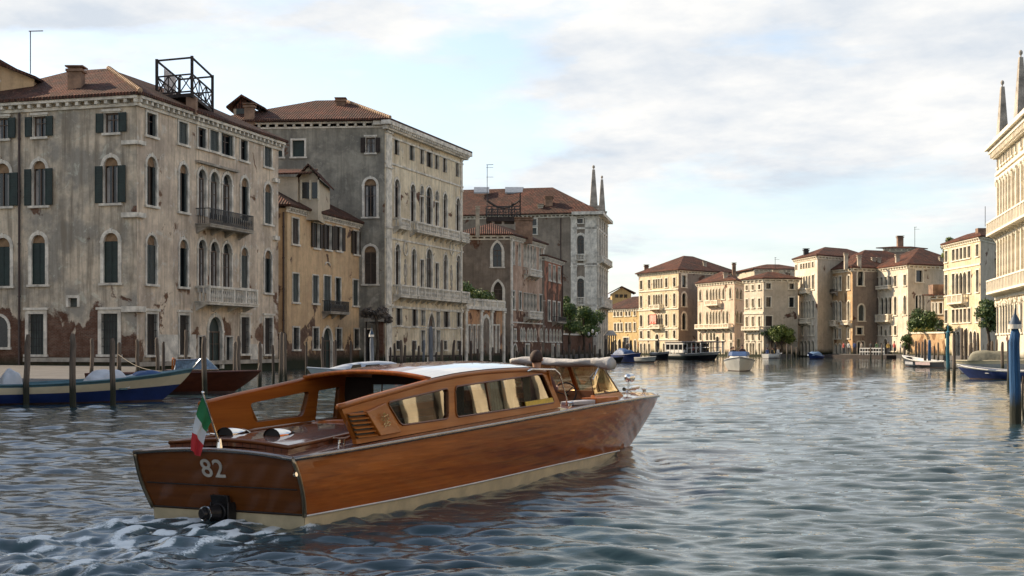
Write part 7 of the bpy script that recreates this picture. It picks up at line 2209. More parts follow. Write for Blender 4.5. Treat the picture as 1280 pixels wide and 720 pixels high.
for s_ in (-1, 1): mb.tube((7.62, s_ * .66, 1.25), (7.93, s_ * .66, 1.48), .010, n=6)
mb.build('canopy_frame', CHROME, TX)
# searchlight and horn
z0 = dz(10.75, 0)
mb = MB(); mb.tube((10.75, 0, z0), (10.75, 0, 1.13), .014, n=8); mb.lathe((10.75, 0, z0), [(.05, 0), (.05, .012), (.02, .03)], 10)
mb.ball((10.75, 0, 1.205), .072, 14, (1.1, 1, 1)); mb.tube((10.78, 0, 1.205), (10.86, 0, 1.205), .070, .074, 14)
mb.build('searchlight', CHROME, TX, smooth=True)
mb = MB(); mb.tube((10.6, .02, 1.02), (10.75, 0, 1.02), .035, .02, 10); mb.tube((10.75, 0, 1.02), (10.95, -.03, 1.03), .02, .042, 12); mb.tube((10.7, -.07, 1.04), (10.95, -.09, 1.05), .015, .035, 10); mb.build('horn', CHROME, TX, smooth=True)
# flag
mb = MB(); mb.tube((-.10, 0, .75), (-.37, 0, 1.285), .011, .008, n=8); mb.ball((-.375, 0, 1.297), .017, 8)
mb.lathe((-.12, 0, dz(-.1, 0)), [(.035, 0), (.03, .03), (.018, .09)], 8); mb.build('flagstaff', CHROME, TX, smooth=True)
FLG = simple('flag_green', (.02, .17, .06), .8, var=.15, scale=9); FLW = simple('flag_white', (.60, .60, .60), .8, var=.1, scale=9); FLR = simple('flag_red', (.42, .02, .025), .8, var=.15, scale=9)
vs = []; fs = []; ms = []; ns_, nh = 30, 9
for i in range(ns_ + 1):
    s_ = i / ns_
    for k in range(nh + 1):
        h_ = k / nh
        hx, hz_ = -.365 + .125 * h_, 1.275 - .25 * h_              # hoist along the staff
        ex, ey, ez = -.42 + .10 * h_, .105 - .03 * h_, .745 - .055 * h_
        ease = s_ ** .8
        x = hx + (ex - hx) * ease; y = ey * math.sin(s_ * math.pi / 2); z = hz_ + (ez - hz_) * (s_ ** 1.05)
        fold = .022 * math.sin(h_ * 9 + s_ * 3) * min(1, s_ * 4)
        vs.append((x + fold * .6, y + fold, z + .01 * math.sin(s_ * 8 + h_ * 5)))
for i in range(ns_):
    for k in range(nh):
        fs.append((i * (nh + 1) + k, (i + 1) * (nh + 1) + k, (i + 1) * (nh + 1) + k + 1, i * (nh + 1) + k + 1)); ms.append(0 if i < 11 else (1 if i < 20 else 2))
mb = MB(); mb.mesh(vs, fs); mb.m = ms
fl = mb.build('flag', [FLG, FLW, FLR], TX, smooth='all')

# driver stands in the cockpit: own thing
Rz = math.atan2(.9, .435)
def tw(t, b, z=0):
    """taxi frame to world; b to starboard"""
    return (-2.757 + .435 * t + .9 * b, 13.77 + .9 * t - .435 * b, z)
person('dark haired man standing at the helm of the mahogany water taxi, back turned', tw(6.95, .085, .0), Rz, h=1.645, shirt=(.10, .045, .04), legs=(.02, .02, .03), arms=1, sub=2)

# ================================================================= other boats
MT = dict(white=P_white, blue=P_blue, teal=P_teal, bottom=P_bot, black=P_black, grey=P_grey, lgrey=P_lgrey, cream=P_cream, mah=MAHD)
# long blue and white workboat, left; bow to the right, at about 42 m
bw = at_h(203, 507, 0)
def boat_at(px_stern, D_stern, px_bow, D_bow):
    a_ = at_d(px_stern, D_stern); b_ = at_d(px_bow, D_bow); d = b_ - a_
    return a_, math.atan2(d.y, d.x), d.length
a_, hd_, L_ = boat_at(-95, 40.5, 241, 44.5)
wb, stw, zsf, bsf = boat('workboat', 'long open workboat with blue bottom, cream side and teal rail, moored at the left', 'workboat', a_, hd_, L_, 1.9, (.62, .62, 1.0), rake=.95,
                   stripes=((.16, 'teal'), (.52, 'cream'), (1.0, 'blue')), mats=MT, deckmat=P_teal, well=(.05, .74), wl=.06, transom=.8, rail=P_teal, blunt=2.6)
for k in (.3, .5, .7):
    mb = MB(); mb.box((L_ * k - .12, -bsf(k) + .1, .4), (L_ * k + .12, bsf(k) - .1, .45)); mb.build('thwart', P_teal, wb)
mb = MB()
for k in range(7): 
    mb.tube((L_ * .2 + k * .5, -bsf(.3) - .02, .18), (L_ * .2 + k * .5, -bsf(.3) - .0, .55), .03, n=6)
def on(root_xy, head, t, y, z=0):
    c_, s_ = math.cos(head), math.sin(head); return (root_xy[0] + c_ * t - s_ * y, root_xy[1] + s_ * t + c_ * y, z)
def tarp(label, xy, head, t, y, z, sx, sy, sz, mat, seed, name='tarpaulin', base=.0, frame=True):
    r = thing(name, label, 'tarpaulin', on(xy, head, t, y, z), head, space='local')
    mb = MB(); lump(mb, (0, 0, 0), sx, sy, sz, seed, 18); mb.build('cover', mat, r, smooth='all')
    mb = MB(); mb.box((-sx * .55, -sy * .55, -.12), (sx * .55, sy * .55, sz * .3)); mb.build('load', M['oldwood'], r)
    return r
tarp('white tarpaulin heap over cargo amidships on the blue and white workboat', a_, hd_, L_ * .655, 0, .45, .62, .6, .50, TARP, 1)
tarp('smaller crumpled white sheet forward of the big heap on the blue and white workboat', a_, hd_, L_ * .765, 0, .56, .45, .30, .26, TARP, 2)
tarp('blue tarpaulin spread over the foredeck of the blue and white workboat', a_, hd_, L_ * .82, .0, .72, .5, .26, .22, TARPB, 3)
tarp('white covered outboard motor at the far left end of the workboat', a_, hd_, L_ * .30, -.1, .5, .30, .3, .48, TARP, 4)
# dark mahogany launch
a_, hd_, L_ = boat_at(112, 50.5, 326, 51.5)
ml, s2, z2, b2f = boat('motor_launch', 'dark mahogany launch with a blue tinted windscreen, moored in front of the nearest palace', 'motor boat', a_, hd_, L_, 1.9, (.72, .74, .80), rake=.9,
                       stripes=((1.0, 'mah'),), mats=MT, deckmat=MAHD, well=(.30, .62), wl=.09, rail=MAHD, blunt=2.6)
x = L_ * .69
mb = MB(); mb.box((x - 1.5, -.7, .74), (x - .05, .7, .86)); mb.build('cabin_trunk', MAHD, ml, bevel=.02)
def pane2(pts, par, glass=GLASSC, fr=CHROME, nm='windscreen'):
    mb = MB(); mb.path([Vector(p) for p in pts] + [Vector(pts[0])], .022, 5); o = mb.build(nm, fr, par); mb = MB(); mb.poly(pts); mb.build('pane', glass, o)
BG = simple('blue_glass', (.10, .17, .26), .15, var=.6, scale=8)
pane2([(x - .55, -.62, .86), (x - .25, -.6, 1.25), (x - .1, 0, 1.30), (x + .35, 0, .86)], ml, BG); pane2([(x - .55, .62, .86), (x - .25, .6, 1.25), (x - .1, 0, 1.30), (x + .35, 0, .86)], ml, BG)
pane2([(x - 1.15, -.64, .86), (x - 1.1, -.64, 1.2), (x - .3, -.62, 1.24), (x - .58, -.64, .86)], ml, BG)
mb = MB(); mb.path([(x - 1.2, -.64, 1.22), (x - 1.25, 0, 1.27), (x - 1.2, .64, 1.22)], .03, 5); mb.box((x - 1.25, -.66, .86), (x - 1.19, -.6, 1.22)); mb.box((x - 1.25, .6, .86), (x - 1.19, .66, 1.22)); mb.build('hoop', MAHL, ml)
# white cabin boat beyond the taxi roof
a_, hd_, L_ = boat_at(512, 64, 384, 62.5)
wc, s3, z3, b3f = boat('cabin_boat', 'pale grey cabin boat with rounded window band, moored in front of the ochre house', 'cabin boat', a_, hd_, L_, 1.9, (.62, .62, .74), rake=.6,
                       stripes=((.2, 'lgrey'), (.3, 'grey'), (1.0, 'lgrey')), mats=MT, deckmat=P_lgrey, wl=.06)
mb = MB(); prof = [(.35, .60), (.55, .90), (.9, 1.0), (1.5, 1.03), (2.4, .97), (3.0, .88), (3.9, .64)]
vs = []; fs = []; KY = 8
for (t, z) in prof:
    for k in range(KY + 1):
        v = -1 + 2 * k / KY; hw_ = .72 * (1 - .25 * max(0, (t - 1.5) / 2.4)); vs.append((t, v * hw_ * (1 - .12 * (z - .6)), .60 + (z - .60) * (1 - abs(v) ** 5 * .98)))
for i in range(len(prof) - 1):
    for k in range(KY): q = i * (KY + 1) + k; fs.append((q, q + 1, q + KY + 2, q + KY + 1))
mb.mesh(vs, fs); cab = mb.build('cabin', P_lgrey, wc, smooth=True)
for (t0, t1) in ((.75, 1.4), (1.5, 2.25), (2.35, 2.85)):
    for s_ in (1, -1):
        mb = MB(); mb.poly([(t0, s_ * .735, .70), (t1, s_ * .72, .70), (t1 - .08, s_ * .72, .86), (t0 + .06, s_ * .73, .90)]); mb.build('window', M['glass'], cab)
# right bank: blue boat
a_, hd_, L_ = boat_at(1312, 70, 1196, 73.5)
rb, s4, z4, b4f = boat('workboat', 'bright blue open boat with white rail, between the teal and the thick blue pile', 'rowing boat', a_, hd_, L_, 1.5, (.50, .46, .72), rake=.7,
                       stripes=((.12, 'white'), (1.0, 'blue')), mats=MT, deckmat=P_blue, well=(.05, .8), wl=.05, rail=P_white)
for k in (.35, .6):
    mb = MB(); mb.box((L_ * k - .12, -.6, .3), (L_ * k + .12, .6, .34)); mb.build('thwart', P_white, rb)
a_, hd_, L_ = boat_at(1300, 84, 1192, 86)
gb, s5, z5, b5f = boat('workboat', 'pale grey boat with a cream rail behind the bright blue boat, carrying the olive tarpaulin', 'workboat', a_, hd_, L_, 1.8, (.85, .80, .80), rake=.5,
                       stripes=((.2, 'cream'), (1.0, 'grey')), mats=MT, deckmat=P_grey, well=(.6, .9), wl=.05, rail=P_cream)
tarp('olive tarpaulin stretched over the hold of the pale grey boat', a_, hd_, L_ * .55, 0, .8, 1.35, .8, .62, TARPO, 6)
a_, hd_, L_ = boat_at(1190, 106, 1128, 116)
db, s6, z6, b6f = boat('workboat', 'long dark boat with white rail and pinkish side panel, at the blue and white pile', 'workboat', a_, hd_, L_, 1.7, (.55, .52, .88), rake=.7, stripes=((.1, 'white'), (1.0, 'black')), mats=MT, deckmat=P_grey, well=(.1, .85), wl=.05, rail=P_white)
for (t0, t1, mt) in ((.22, .5, 'panel_pink'), (.56, .8, 'panel_grey')):
    mb = MB()
    mm_ = simple(mt, (.36, .28, .28) if 'pink' in mt else (.33, .34, .36), .5)
    for k in range(6):
        ka, kb = t0 + (t1 - t0) * k / 6, t0 + (t1 - t0) * (k + 1) / 6
        mb.poly([(L_ * ka, b6f(ka) + .03, .2), (L_ * kb, b6f(kb) + .03, .2), (L_ * kb, b6f(kb) + .04, .42), (L_ * ka, b6f(ka) + .04, .42)])
    mb.build('side_panel', mm_, db)
mb = MB(); mb.tube((1.2, 0, .4), (1.2, 0, .95), .2, n=8); mb.build('outboard_motor', P_black, db)
# approaching motor boat
a_ = at_h(924.5, 457, 0); bD = at_h(924.5, 464.5, 0)
dv = (bD - a_); L_ = 6.4
hd_ = math.atan2(-bD.y, -bD.x + .6); st0 = bD - Vector((math.cos(hd_), math.sin(hd_))) * L_
mb_, s7, z7, b7f = boat('motor_boat', 'white motor boat with a blue canopy heading towards the camera in mid canal', 'motor boat', st0, hd_, L_, 2.05, (.62, .66, .95), rake=.7, stripes=((.1, 'grey'), (1.0, 'white')), mats=MT, deckmat=P_white, well=(.15, .5), wl=.05, flare=.02, blunt=3.5)
mb = MB(); mb.hexa([(2.6, -.72, .72), (4.3, -.5, .80), (4.3, .5, .80), (2.6, .72, .72), (2.7, -.62, 1.02), (3.6, -.42, 1.0), (3.6, .42, 1.0), (2.7, .62, 1.02)]); cab = mb.build('cabin', P_white, mb_, bevel=.04)
mb = MB(); mb.hexa([(2.5, -.74, 1.021), (3.7, -.5, 1.001), (3.7, .5, 1.001), (2.5, .74, 1.021), (2.3, -.66, 1.28), (3.0, -.48, 1.3), (3.0, .48, 1.3), (2.3, .66, 1.28)]); mb.build('canopy', TARPB, mb_, bevel=.03)
pD = lambda t, y, z=0: on(st0, hd_, t, y, z)
person('person in dark clothes standing at the wheel of the white motor boat', pD(2.0, .2, .12), hd_, h=1.6, shirt=(.06, .03, .03), legs=(.03, .03, .05), arms=1)
person('person in a dark jacket beside the helmsman of the white motor boat', pD(1.8, -.42, .12), hd_, h=1.5, shirt=(.02, .02, .03), legs=(.03, .03, .05))
person('person in a pale top at the stern of the white motor boat', pD(1.1, -.55, .12), hd_, h=1.42, shirt=(.45, .42, .4), legs=(.05, .05, .08))
# water bus
a_, hd_, L_ = boat_at(843, 176, 899, 164)
vb, s8, z8, b8f = boat('water_bus', 'white and dark water bus full of passengers, crossing in front of the cream corner palace', 'water bus', a_, hd_, L_, 3.4, (.62, .62, .95), rake=1.1, stripes=((.42, 'white'), (1.0, 'black')), mats=MT, deckmat=P_grey, wl=.08, flare=.1, transom=.9, blunt=3)
zr0, zr1 = 2.02, 2.16
mb = MB(); mb.box((.4, -1.55, zr0), (L_ * .86, 1.55, zr1)); mb.build('roof', simple('dull_roof_paint', (.22, .19, .17), .6), vb, bevel=.06)
mb = MB(); mb.box((.6, -1.4, .8), (L_ * .48, 1.4, 1.15)); mb.build('cabin_wall', P_white, vb)
mb = MB(); mb.box((.6, -1.36, 1.151), (L_ * .48, 1.36, 1.8)); mb.build('cabin_windows', M['glass'], vb)
mb = MB(); mb.box((.55, -1.42, 1.801), (L_ * .48, 1.42, 2.019)); mb.build('fascia', P_white, vb)
for k in range(9):
    for s_ in (-1, 1):
        t = .6 + (L_ * .84 - .6) * k / 8; mb = MB(); mb.box((t - .07, s_ * 1.4 - .04, .8), (t + .07, s_ * 1.4 + .04, zr0 - .001)); mb.build('stanchion', P_white, vb)
mb = MB()
for s_ in (-1, 1): mb.tube((L_ * .5, s_ * 1.35, 1.35), (L_ * .93, s_ * .8, 1.45), .04, n=5)
mb.build('handrail', P_white, vb)
mb = MB(); mb.box((L_ * .52, -1.3, .8), (L_ * .56, 1.3, 1.9)); mb.build('wheelhouse', P_black, vb)
rn = random.Random(4)
cols_ = [((.45, .1, .08), 'red'), ((.5, .5, .48), 'white'), ((.05, .08, .2), 'navy'), ((.3, .25, .2), 'tan'), ((.03, .03, .03), 'black'), ((.12, .2, .12), 'green'), ((.5, .35, .1), 'yellow')]
for k in range(7):
    c_, nm = cols_[k]
    person('water bus passenger in a %s top standing on the open foredeck' % nm, on(a_, hd_, L_ * .62 + (k % 4) * .6, -1.05 + (k // 4) * 1.3 + .15 * (k % 3), .35), hd_ - 1.6, h=1.5, shirt=c_, legs=(.04, .04, .07), group='passengers on the water bus')
# boats left of the water bus
a_, hd_, L_ = boat_at(771, 142, 801, 138)
b9, *_ = boat('workboat', 'blue covered boat moored left of the grey barge near the end of the left bank', 'workboat', a_, hd_, max(L_, 3.2), 1.7, (.75, .75, .95), rake=.4, stripes=((1.0, 'blue'),), mats=MT, deckmat=P_blue, wl=.05)
tarp('blue tarpaulin tented over the blue boat near the end of the left bank', a_, hd_, 1.4, 0, .75, 1.1, .7, .6, TARPB, 11)
a_, hd_, L_ = boat_at(793, 140, 820, 136)
b10, *_ = boat('barge', 'low pale grey barge right of the blue covered boat', 'barge', a_, hd_, max(L_, 2.6), 1.5, (.55, .5, .62), rake=.4, stripes=((.7, 'grey'), (1.0, 'black')), mats=MT, deckmat=P_grey, well=(.1, .8), wl=.05)
a_, hd_, L_ = boat_at(752, 140, 774, 139)
b11, *_ = boat('workboat', 'low dark boat between the piles and the blue covered boat', 'workboat', a_, hd_, max(L_, 2.4), 1.4, (.5, .45, .55), rake=.3, stripes=((1.0, 'black'),), mats=MT, deckmat=P_black, wl=.05)
a_, hd_, L_ = boat_at(818, 172, 836, 168)
b12, *_ = boat('workboat', 'small dark boat moored directly left of the water bus', 'workboat', a_, hd_, max(L_, 3), 1.5, (.8, .75, .95), rake=.3, stripes=((.3, 'grey'), (1.0, 'black')), mats=MT, deckmat=P_grey, wl=.05)
person('person in a dark shirt standing in the small boat left of the water bus', on(a_, hd_, 1.2, 0, .8), 0, h=1.6, shirt=(.05, .05, .06))
# covered white launch seen beyond the canopy, left bank
a_, hd_, L_ = boat_at(742, 122, 716, 124)
# boats on the far bank
a_, hd_, L_ = boat_at(957, 178, 981, 180)
b13, *_ = boat('workboat', 'white boat crowded with people moored below the yellow green tree', 'workboat', a_, hd_, 2.9, 1.5, (.6, .55, .7), rake=.3, stripes=((.6, 'white'), (1.0, 'grey')), mats=MT, deckmat=P_grey, well=(.1, .85), wl=.05)
for k in range(4):
    c_, nm = cols_[(k * 2 + 2) % 7]
    person('person in a %s top seated in the boat below the yellow green tree' % nm, on(a_, hd_, .5 + k * .5, .2 * (-1) ** k, .18), hd_ + (-1) ** k * 1.5, h=1.65, shirt=c_, pose='sit', group='people in the boat below the yellow green tree')
a_, hd_, L_ = boat_at(1026, 176, 1004, 174)
b14, *_ = boat('workboat', 'small boat under a rounded blue cover at the foot of the tall narrow cream palace', 'workboat', a_, hd_, 2.4, 1.3, (.4, .4, .8), rake=.3, stripes=((1.0, 'blue'),), mats=MT, deckmat=TARPB, wl=.05)
tarp('pale blue cover stretched over the small boat at the tall narrow cream palace', a_, hd_, 1.1, 0, .42, .9, .5, .45, simple('pale_blue_cover', (.12, .2, .32), .6), 13)
# long landing pontoon with white rails below the orange palace
pa, pb = at_d(1024, 190), at_d(1108, 178)
ld = thing('landing_stage', 'long dark floating landing stage with white rails at the foot of the orange palace', 'landing stage', (pa.x, pa.y, 0))
d_ = (pb - pa); n_ = Vector((-d_.y, d_.x)).normalized() * 1.6
mb = MB(); mb.hexa([(pa.x, pa.y, -.2), (pb.x, pb.y, -.2), (pb.x + n_.x, pb.y + n_.y, -.2), (pa.x + n_.x, pa.y + n_.y, -.2), (pa.x, pa.y, .45), (pb.x, pb.y, .45), (pb.x + n_.x, pb.y + n_.y, .45), (pa.x + n_.x, pa.y + n_.y, .45)]); mb.build('pontoon', M['oldwood'], ld)
mb = MB(); q0 = pa + d_ * .62
for k in range(10):
    q = q0 + d_ * .35 * (k / 9); mb.tube((q.x, q.y, .45), (q.x, q.y, 1.35), .05, n=5)
q1_ = pa + d_ * .97
for z in (.85, 1.3): mb.tube((q0.x, q0.y, z), (q1_.x, q1_.y, z), .05, n=5)
mb.build('railing', P_white, ld)
# people on the quays, tiny
for k, (px, D_, z, s_, nm) in enumerate(((784.5, 186, .5, (.3, .25, .2), 'tan'), (788, 188, .5, (.5, .5, .5), 'white'), (560, 112, .0, (.3, .02, .02), 'red'))):
    if k == 2: continue
    p_ = at_d(px, D_); person('person in a %s top standing on the landing stage behind the blue covered boat' % nm, (p_.x, p_.y, z), 1.0, h=1.7, shirt=s_)
mb = MB(); p0_, p1_ = at_d(776, 185), at_d(800, 190)
mb.hexa([(p0_.x, p0_.y, -.2), (p1_.x, p1_.y, -.2), (p1_.x, p1_.y + 3, -.2), (p0_.x, p0_.y + 3, -.2), (p0_.x, p0_.y, .5), (p1_.x, p1_.y, .5), (p1_.x, p1_.y + 3, .5), (p0_.x, p0_.y + 3, .5)])
mb.build('pontoon', M['oldwood'], None, label='low dark pontoon behind the blue covered boat, left of the cream corner palace', cat='pontoon')

# passers-by on the far quays
rq = random.Random(12)
proto = None
for k, px in enumerate((798, 806, 869, 878, 886, 901, 908, 916, 930, 944, 960, 970, 999, 1011, 1058, 1064, 1071, 1079, 1090, 1098, 1113, 1121, 1129)):
    if px < 860: A_, B_, pa_, pb_ = at_d(754, 236), at_d(800, 258), 754, 800
    elif px < 957: continue
    elif px < 985: A_, B_, pa_, pb_ = at_d(957, 207), at_d(992, 207), 957, 992
    elif px < 1086: A_, B_, pa_, pb_ = at_d(984, 222), at_d(1086, 196), 984, 1086
    else: A_, B_, pa_, pb_ = at_d(1084, 199), at_d(1182, 183), 1084, 1182
    f_ = (px - pa_) / (pb_ - pa_)
    if f_ > 1: continue
    p_ = A_ + (B_ - A_) * f_; p_.y += .5
    c_, nm = cols_[k % 7]
    person('distant person in a %s top standing at the edge of the far quay' % nm, (p_.x, p_.y, .45), rq.random() * 6, h=1.68 + rq.random() * .1, shirt=c_, group='people on the far quays')
# mooring ropes
ROPE = simple('rope', (.14, .12, .09), .9)
def rope(p, q, sag, label):
    p, q = Vector(p), Vector(q); mb = MB()
    mb.path([p + (q - p) * (i / 12) - Vector((0, 0, sag * math.sin(math.pi * i / 12))) for i in range(13)], .012, 5)
    mb.build('mooring_rope', ROPE, None, label=label, cat='rope', smooth='all')
a_, hd_, L_ = boat_at(-95, 40.5, 241, 44.5)
bw_ = on(a_, hd_, L_ * .93, 0, .92); q_ = at_h(148, 478, 0)
rope(bw_, (q_.x, q_.y, 1.3), .25, 'mooring rope from the blue and white workboat bow to a brown pile')
q_ = at_h(91, 510, 0); b_ = on(a_, hd_, L_ * .5, -.85, .62); rope(b_, (q_.x, q_.y, .75), .03, 'short rope tying the workboat side to the middle near pile')
a_, hd_, L_ = boat_at(112, 50.5, 326, 51.5); q_ = at_h(324.8, 490, 0); rope(on(a_, hd_, L_ * .97, 0, .78), (q_.x, q_.y, 1.1), .08, 'rope from the mahogany launch bow to its pile')
a_, hd_, L_ = boat_at(1312, 70, 1196, 73.5); q_ = at_h(1192.7, 476, 0); rope(on(a_, hd_, L_ * .97, 0, .70), (q_.x, q_.y, 1.0), .1, 'rope from the bright blue boat bow to the grey pile')
# street lamp at the obelisk palace garden: three lantern lamp
p_ = at_d(741, 176)
lm = thing('street_lamp', 'cast iron lamp with three lanterns on the quay in front of the dark trees', 'street lamp', (p_.x, p_.y, .4))
mb = MB(); mb.tube((p_.x, p_.y, .4), (p_.x, p_.y, wz(418, 176)), .07, .04, 8); zz = wz(420, 176)
mb.tube((p_.x - .5, p_.y, zz), (p_.x + .5, p_.y, zz), .035, n=6); mb.build('post', M['iron'], lm)
for dx_ in (-.5, 0, .5):
    mb = MB(); mb.lathe((p_.x + dx_, p_.y, zz + (.35 if dx_ == 0 else 0)), [(.05, 0), (.13, .12), (.15, .35), (.03, .5)], 8); mb.build('lantern', simple('lantern_glass', (.5, .5, .5), .3), lm, smooth=True)

# ================================================================= water
rng = np.random.default_rng(21)
NR, NC = 1350, 640
y0_, y1_ = 4.6, 420.0
ys = np.concatenate([[-60, -20, 0, 2.5], y0_ * (y1_ / y0_) ** (np.arange(NR) / (NR - 1)), [800, 1600, 4000]])
us = np.concatenate([[-8, -4, -2, -1.2, -.8, -.6], np.linspace(-.46, .46, NC), [.6, .8, 1.2, 2, 4, 8]])
Yg, Ug = np.meshgrid(ys, us, indexing='ij')
Xg = Ug * np.maximum(Yg, 14.0)
dyl = np.gradient(ys)[:, None] * np.ones_like(Xg)
dxl = np.gradient(us)[None, :] * np.maximum(Yg, 14.0)
Z = np.zeros_like(Xg); 
DX = np.zeros_like(Xg); DY = np.zeros_like(Xg)
waves = []
for i in range(180):
    lam = 0.13 * (1.3 / 0.13) ** (rng.random() ** 1.0)
    th = R(86) + rng.normal() * R(24)         # travel direction, mostly along the canal
    k = 2 * math.pi / lam
    amp = 0.0027 * lam ** 0.64 * rng.uniform(.4, 1.6)
    waves.append((k * math.cos(th), k * math.sin(th), amp, rng.random() * 6.283, lam))
# slow patches of stronger and weaker ripples
patch = 0.78 + .30 * np.sin(Xg * .35 + 1.3 * np.sin(Yg * .12) + 1) * np.sin(Yg * .21 + .8 * np.sin(Xg * .2)) 
for kx, ky, amp, ph, lam in waves:
    fade = np.clip(lam / (2.6 * np.maximum(dyl, dxl)) - 1, 0, 1)
    wob = .9 * np.sin(Xg * .9 / lam * .35 + ph * 3) 
    a = kx * Xg + ky * Yg + ph + wob
    s = np.sin(a)
    Z += amp * fade * patch * (s - .30 * np.cos(2 * a) * 1.0)
    DX -= amp * fade * .6 * np.cos(a) * kx / math.hypot(kx, ky); DY -= amp * fade * .6 * np.cos(a) * ky / math.hypot(kx, ky)
# boat wake in the taxi's own frame
ax_, ay_ = .435, .900
rx, ry = Xg + 2.757, Yg - 13.77
T = ax_ * rx + ay_ * ry; Bq = ay_ * rx - ax_ * ry       # forward, starboard
foam = np.zeros_like(Xg)
Z *= 1 - .6 * np.exp(-(np.clip(np.abs(Bq) - .9, 0, 9) / .5) ** 2) * (T > -1) * (T < 11)
for sg in (1, -1):
    # diverging bow wave trains
    for j, (t0, slope, am) in enumerate(((10.6, .34, .12), (8.6, .30, .085), (6.2, .26, .05), (3.6, .25, .045), (.6, .27, .07))):
        dist = t0 - T
        cx_ = .10 + slope * dist
        w = .20 + .05 * np.clip(dist, 0, 20)
        g = np.exp(-((sg * Bq - cx_) / w) ** 2) * (dist > 0) * np.exp(-np.clip(dist, 0, 60) / 9.0) * (1 - np.exp(-np.clip(dist, 0, 9) * 2.2))
        Z += am * g - am * .5 * np.exp(-((sg * Bq - cx_ - 1.5 * w) / w) ** 2) * (dist > 0) * np.exp(-np.clip(dist, 0, 60) / 9.0) * (1 - np.exp(-np.clip(dist, 0, 9) * 2.2))
tur = np.zeros_like(Xg)
nb = []
for i in range(60):
    lam = .06 * (.32 / .06) ** rng.random(); th = rng.random() * 6.283; k = 2 * math.pi / lam
    fade = np.clip(lam / (2.4 * np.maximum(dyl, dxl)) - 1, 0, 1)
    tur += fade * lam ** .6 * np.sin(k * math.cos(th) * T * .55 + k * math.sin(th) * Bq + rng.random() * 6.28 + 1.4 * np.sin(Xg * 2.2 + i) * np.cos(Yg * 1.7 - i))
tur /= max(tur.std(), 1e-6)
# propeller wash behind the transom, spreading
back = -T
wash = (back > -.1) * np.exp(-(Bq / (0.95 + .22 * np.clip(back, 0, 30))) ** 4) * np.exp(-np.clip(back - .3, 0, 60) / 7.0)
wash = np.where(back > -.1, wash, 0)
Z += wash * .007 * tur + .05 * wash * np.exp(-((back - .75) / .6) ** 2)
side = np.exp(-((np.abs(Bq) - 1.02) / .16) ** 2) * (T > -.2) * (T < 9.6) 
bowf = np.exp(-(((T - 9.9) / 1.0) ** 2 + ((np.abs(Bq) - .42) / .30) ** 2))
Z += bowf * (.05 + .02 * tur) + side * .010 * tur
foam = np.clip(wash * (.10 + .42 * tur) * np.exp(-np.clip(back, 0, 40) / 2.6) * 1.5 + .10 * wash * (tur > .9), 0, .8) + np.clip(bowf * (tur * .3 - .15), 0, .5)
foam = np.clip(foam, 0, 1)
# keep the water out of the hulls is not needed: hulls are closed surfaces above it
ok = (Yg > 3.0) & (np.abs(Ug) < .5)
Z = np.where(ok, Z, 0); DX = np.where(ok, DX, 0); DY = np.where(ok, DY, 0)
V = np.stack([Xg + DX, Yg + DY, Z], -1).reshape(-1, 3)
nr, nc = Xg.shape
idx = np.arange(nr * nc).reshape(nr, nc)
Fq = np.stack([idx[:-1, :-1], idx[:-1, 1:], idx[1:, 1:], idx[1:, :-1]], -1).reshape(-1, 4)
me = bpy.data.meshes.new('water')
me.vertices.add(len(V)); me.vertices.foreach_set('co', V.ravel())
me.loops.add(len(Fq) * 4); me.loops.foreach_set('vertex_index', Fq.ravel().astype(np.int32))
me.polygons.add(len(Fq)); me.polygons.foreach_set('loop_start', (np.arange(len(Fq)) * 4).astype(np.int32))
me.polygons.foreach_set('use_smooth', np.ones(len(Fq), dtype=bool))
me.update(calc_edges=True)
ch_ = np.clip(wash * np.exp(-np.clip(back, 0, 60) / 5.0) * (.75 + .25 * tur) + .5 * bowf + .35 * side, 0, 1)
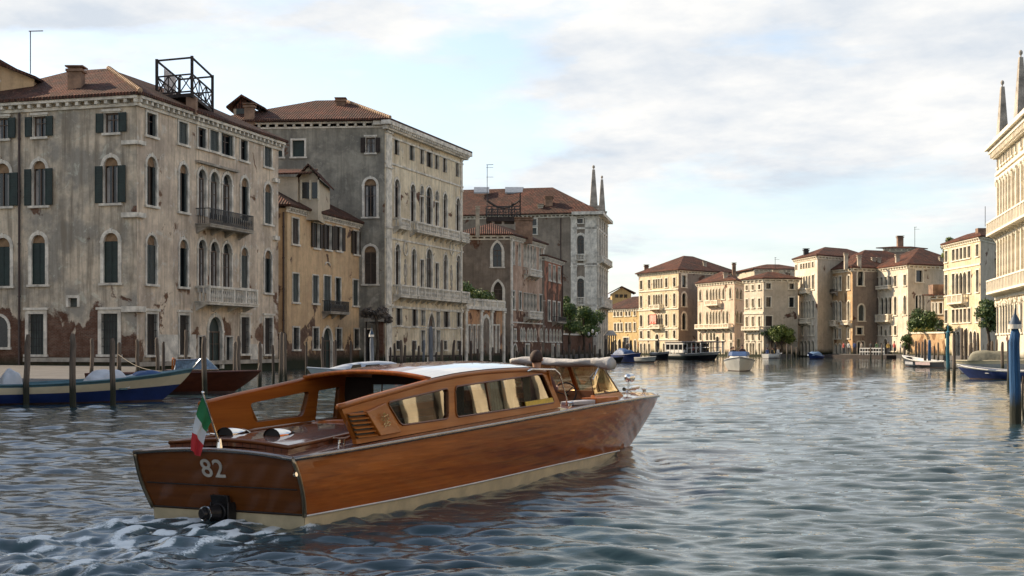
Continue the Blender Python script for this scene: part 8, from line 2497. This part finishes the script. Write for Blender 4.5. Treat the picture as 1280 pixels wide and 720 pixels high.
at = me.attributes.new('churn', 'FLOAT', 'POINT'); at.data.foreach_set('value', ch_.ravel().astype(np.float32))
at = me.attributes.new('foam', 'FLOAT', 'POINT'); at.data.foreach_set('value', foam.ravel().astype(np.float32))
m, nt, b = base_mat('canal_water')
t = NN(nt, 'ShaderNodeTexCoord')
fa = NN(nt, 'ShaderNodeAttribute', attribute_name='foam')
n1 = noise(nt, t.outputs['Object'], 24, 9, .85, 1.2)
fc_ = NN(nt, 'ShaderNodeAttribute', attribute_name='churn')
ff = ramp(nt, mth(nt, 'ADD', mth(nt, 'MULTIPLY', fa.outputs['Fac'], .42), n1), .645, .76)
cl = mixc(nt, fc_.outputs['Fac'], (.026, .050, .058), (.085, .135, .145))
cl = mixc(nt, ff, cl, (.72, .77, .77))
LK(nt, cl, b.inputs['Base Color'])
rr = mth(nt, 'ADD', mth(nt, 'MULTIPLY', ff, .5), .012)
LK(nt, rr, b.inputs['Roughness'])
b.inputs['IOR'].default_value = 1.333
b.inputs['Specular IOR Level'].default_value = .5
# fine ripples the mesh does not carry, in world metres
mp_ = NN(nt, 'ShaderNodeMapping'); mp_.inputs['Scale'].default_value = (.75, 1.5, 1); LK(nt, t.outputs['Object'], mp_.inputs[0])
h1 = noise(nt, mp_.outputs[0], 3.2, 5, .62, .3)
h2 = noise(nt, mp_.outputs[0], 9.0, 4, .6, .3)
hh = mth(nt, 'ADD', mth(nt, 'MULTIPLY', h1, .7), mth(nt, 'MULTIPLY', h2, .10))
bp = NN(nt, 'ShaderNodeBump', i_Strength=.25, i_Distance=.06)
LK(nt, hh, bp.inputs['Height']); LK(nt, bp.outputs[0], b.inputs['Normal'])
me.materials.append(m)
wo_ = bpy.data.objects.new('water', me); col.objects.link(wo_)
wo_['kind'] = 'structure'

# canal bed and land sheet reaching the horizon, under everything
mb = MB(); S = 6000
mb.poly([(-S, -S, -2.2), (S, -S, -2.2), (S, S, -2.2), (-S, S, -2.2)]); mb.build('ground', simple('canal_mud', (.05, .045, .035), .95), kind='structure')
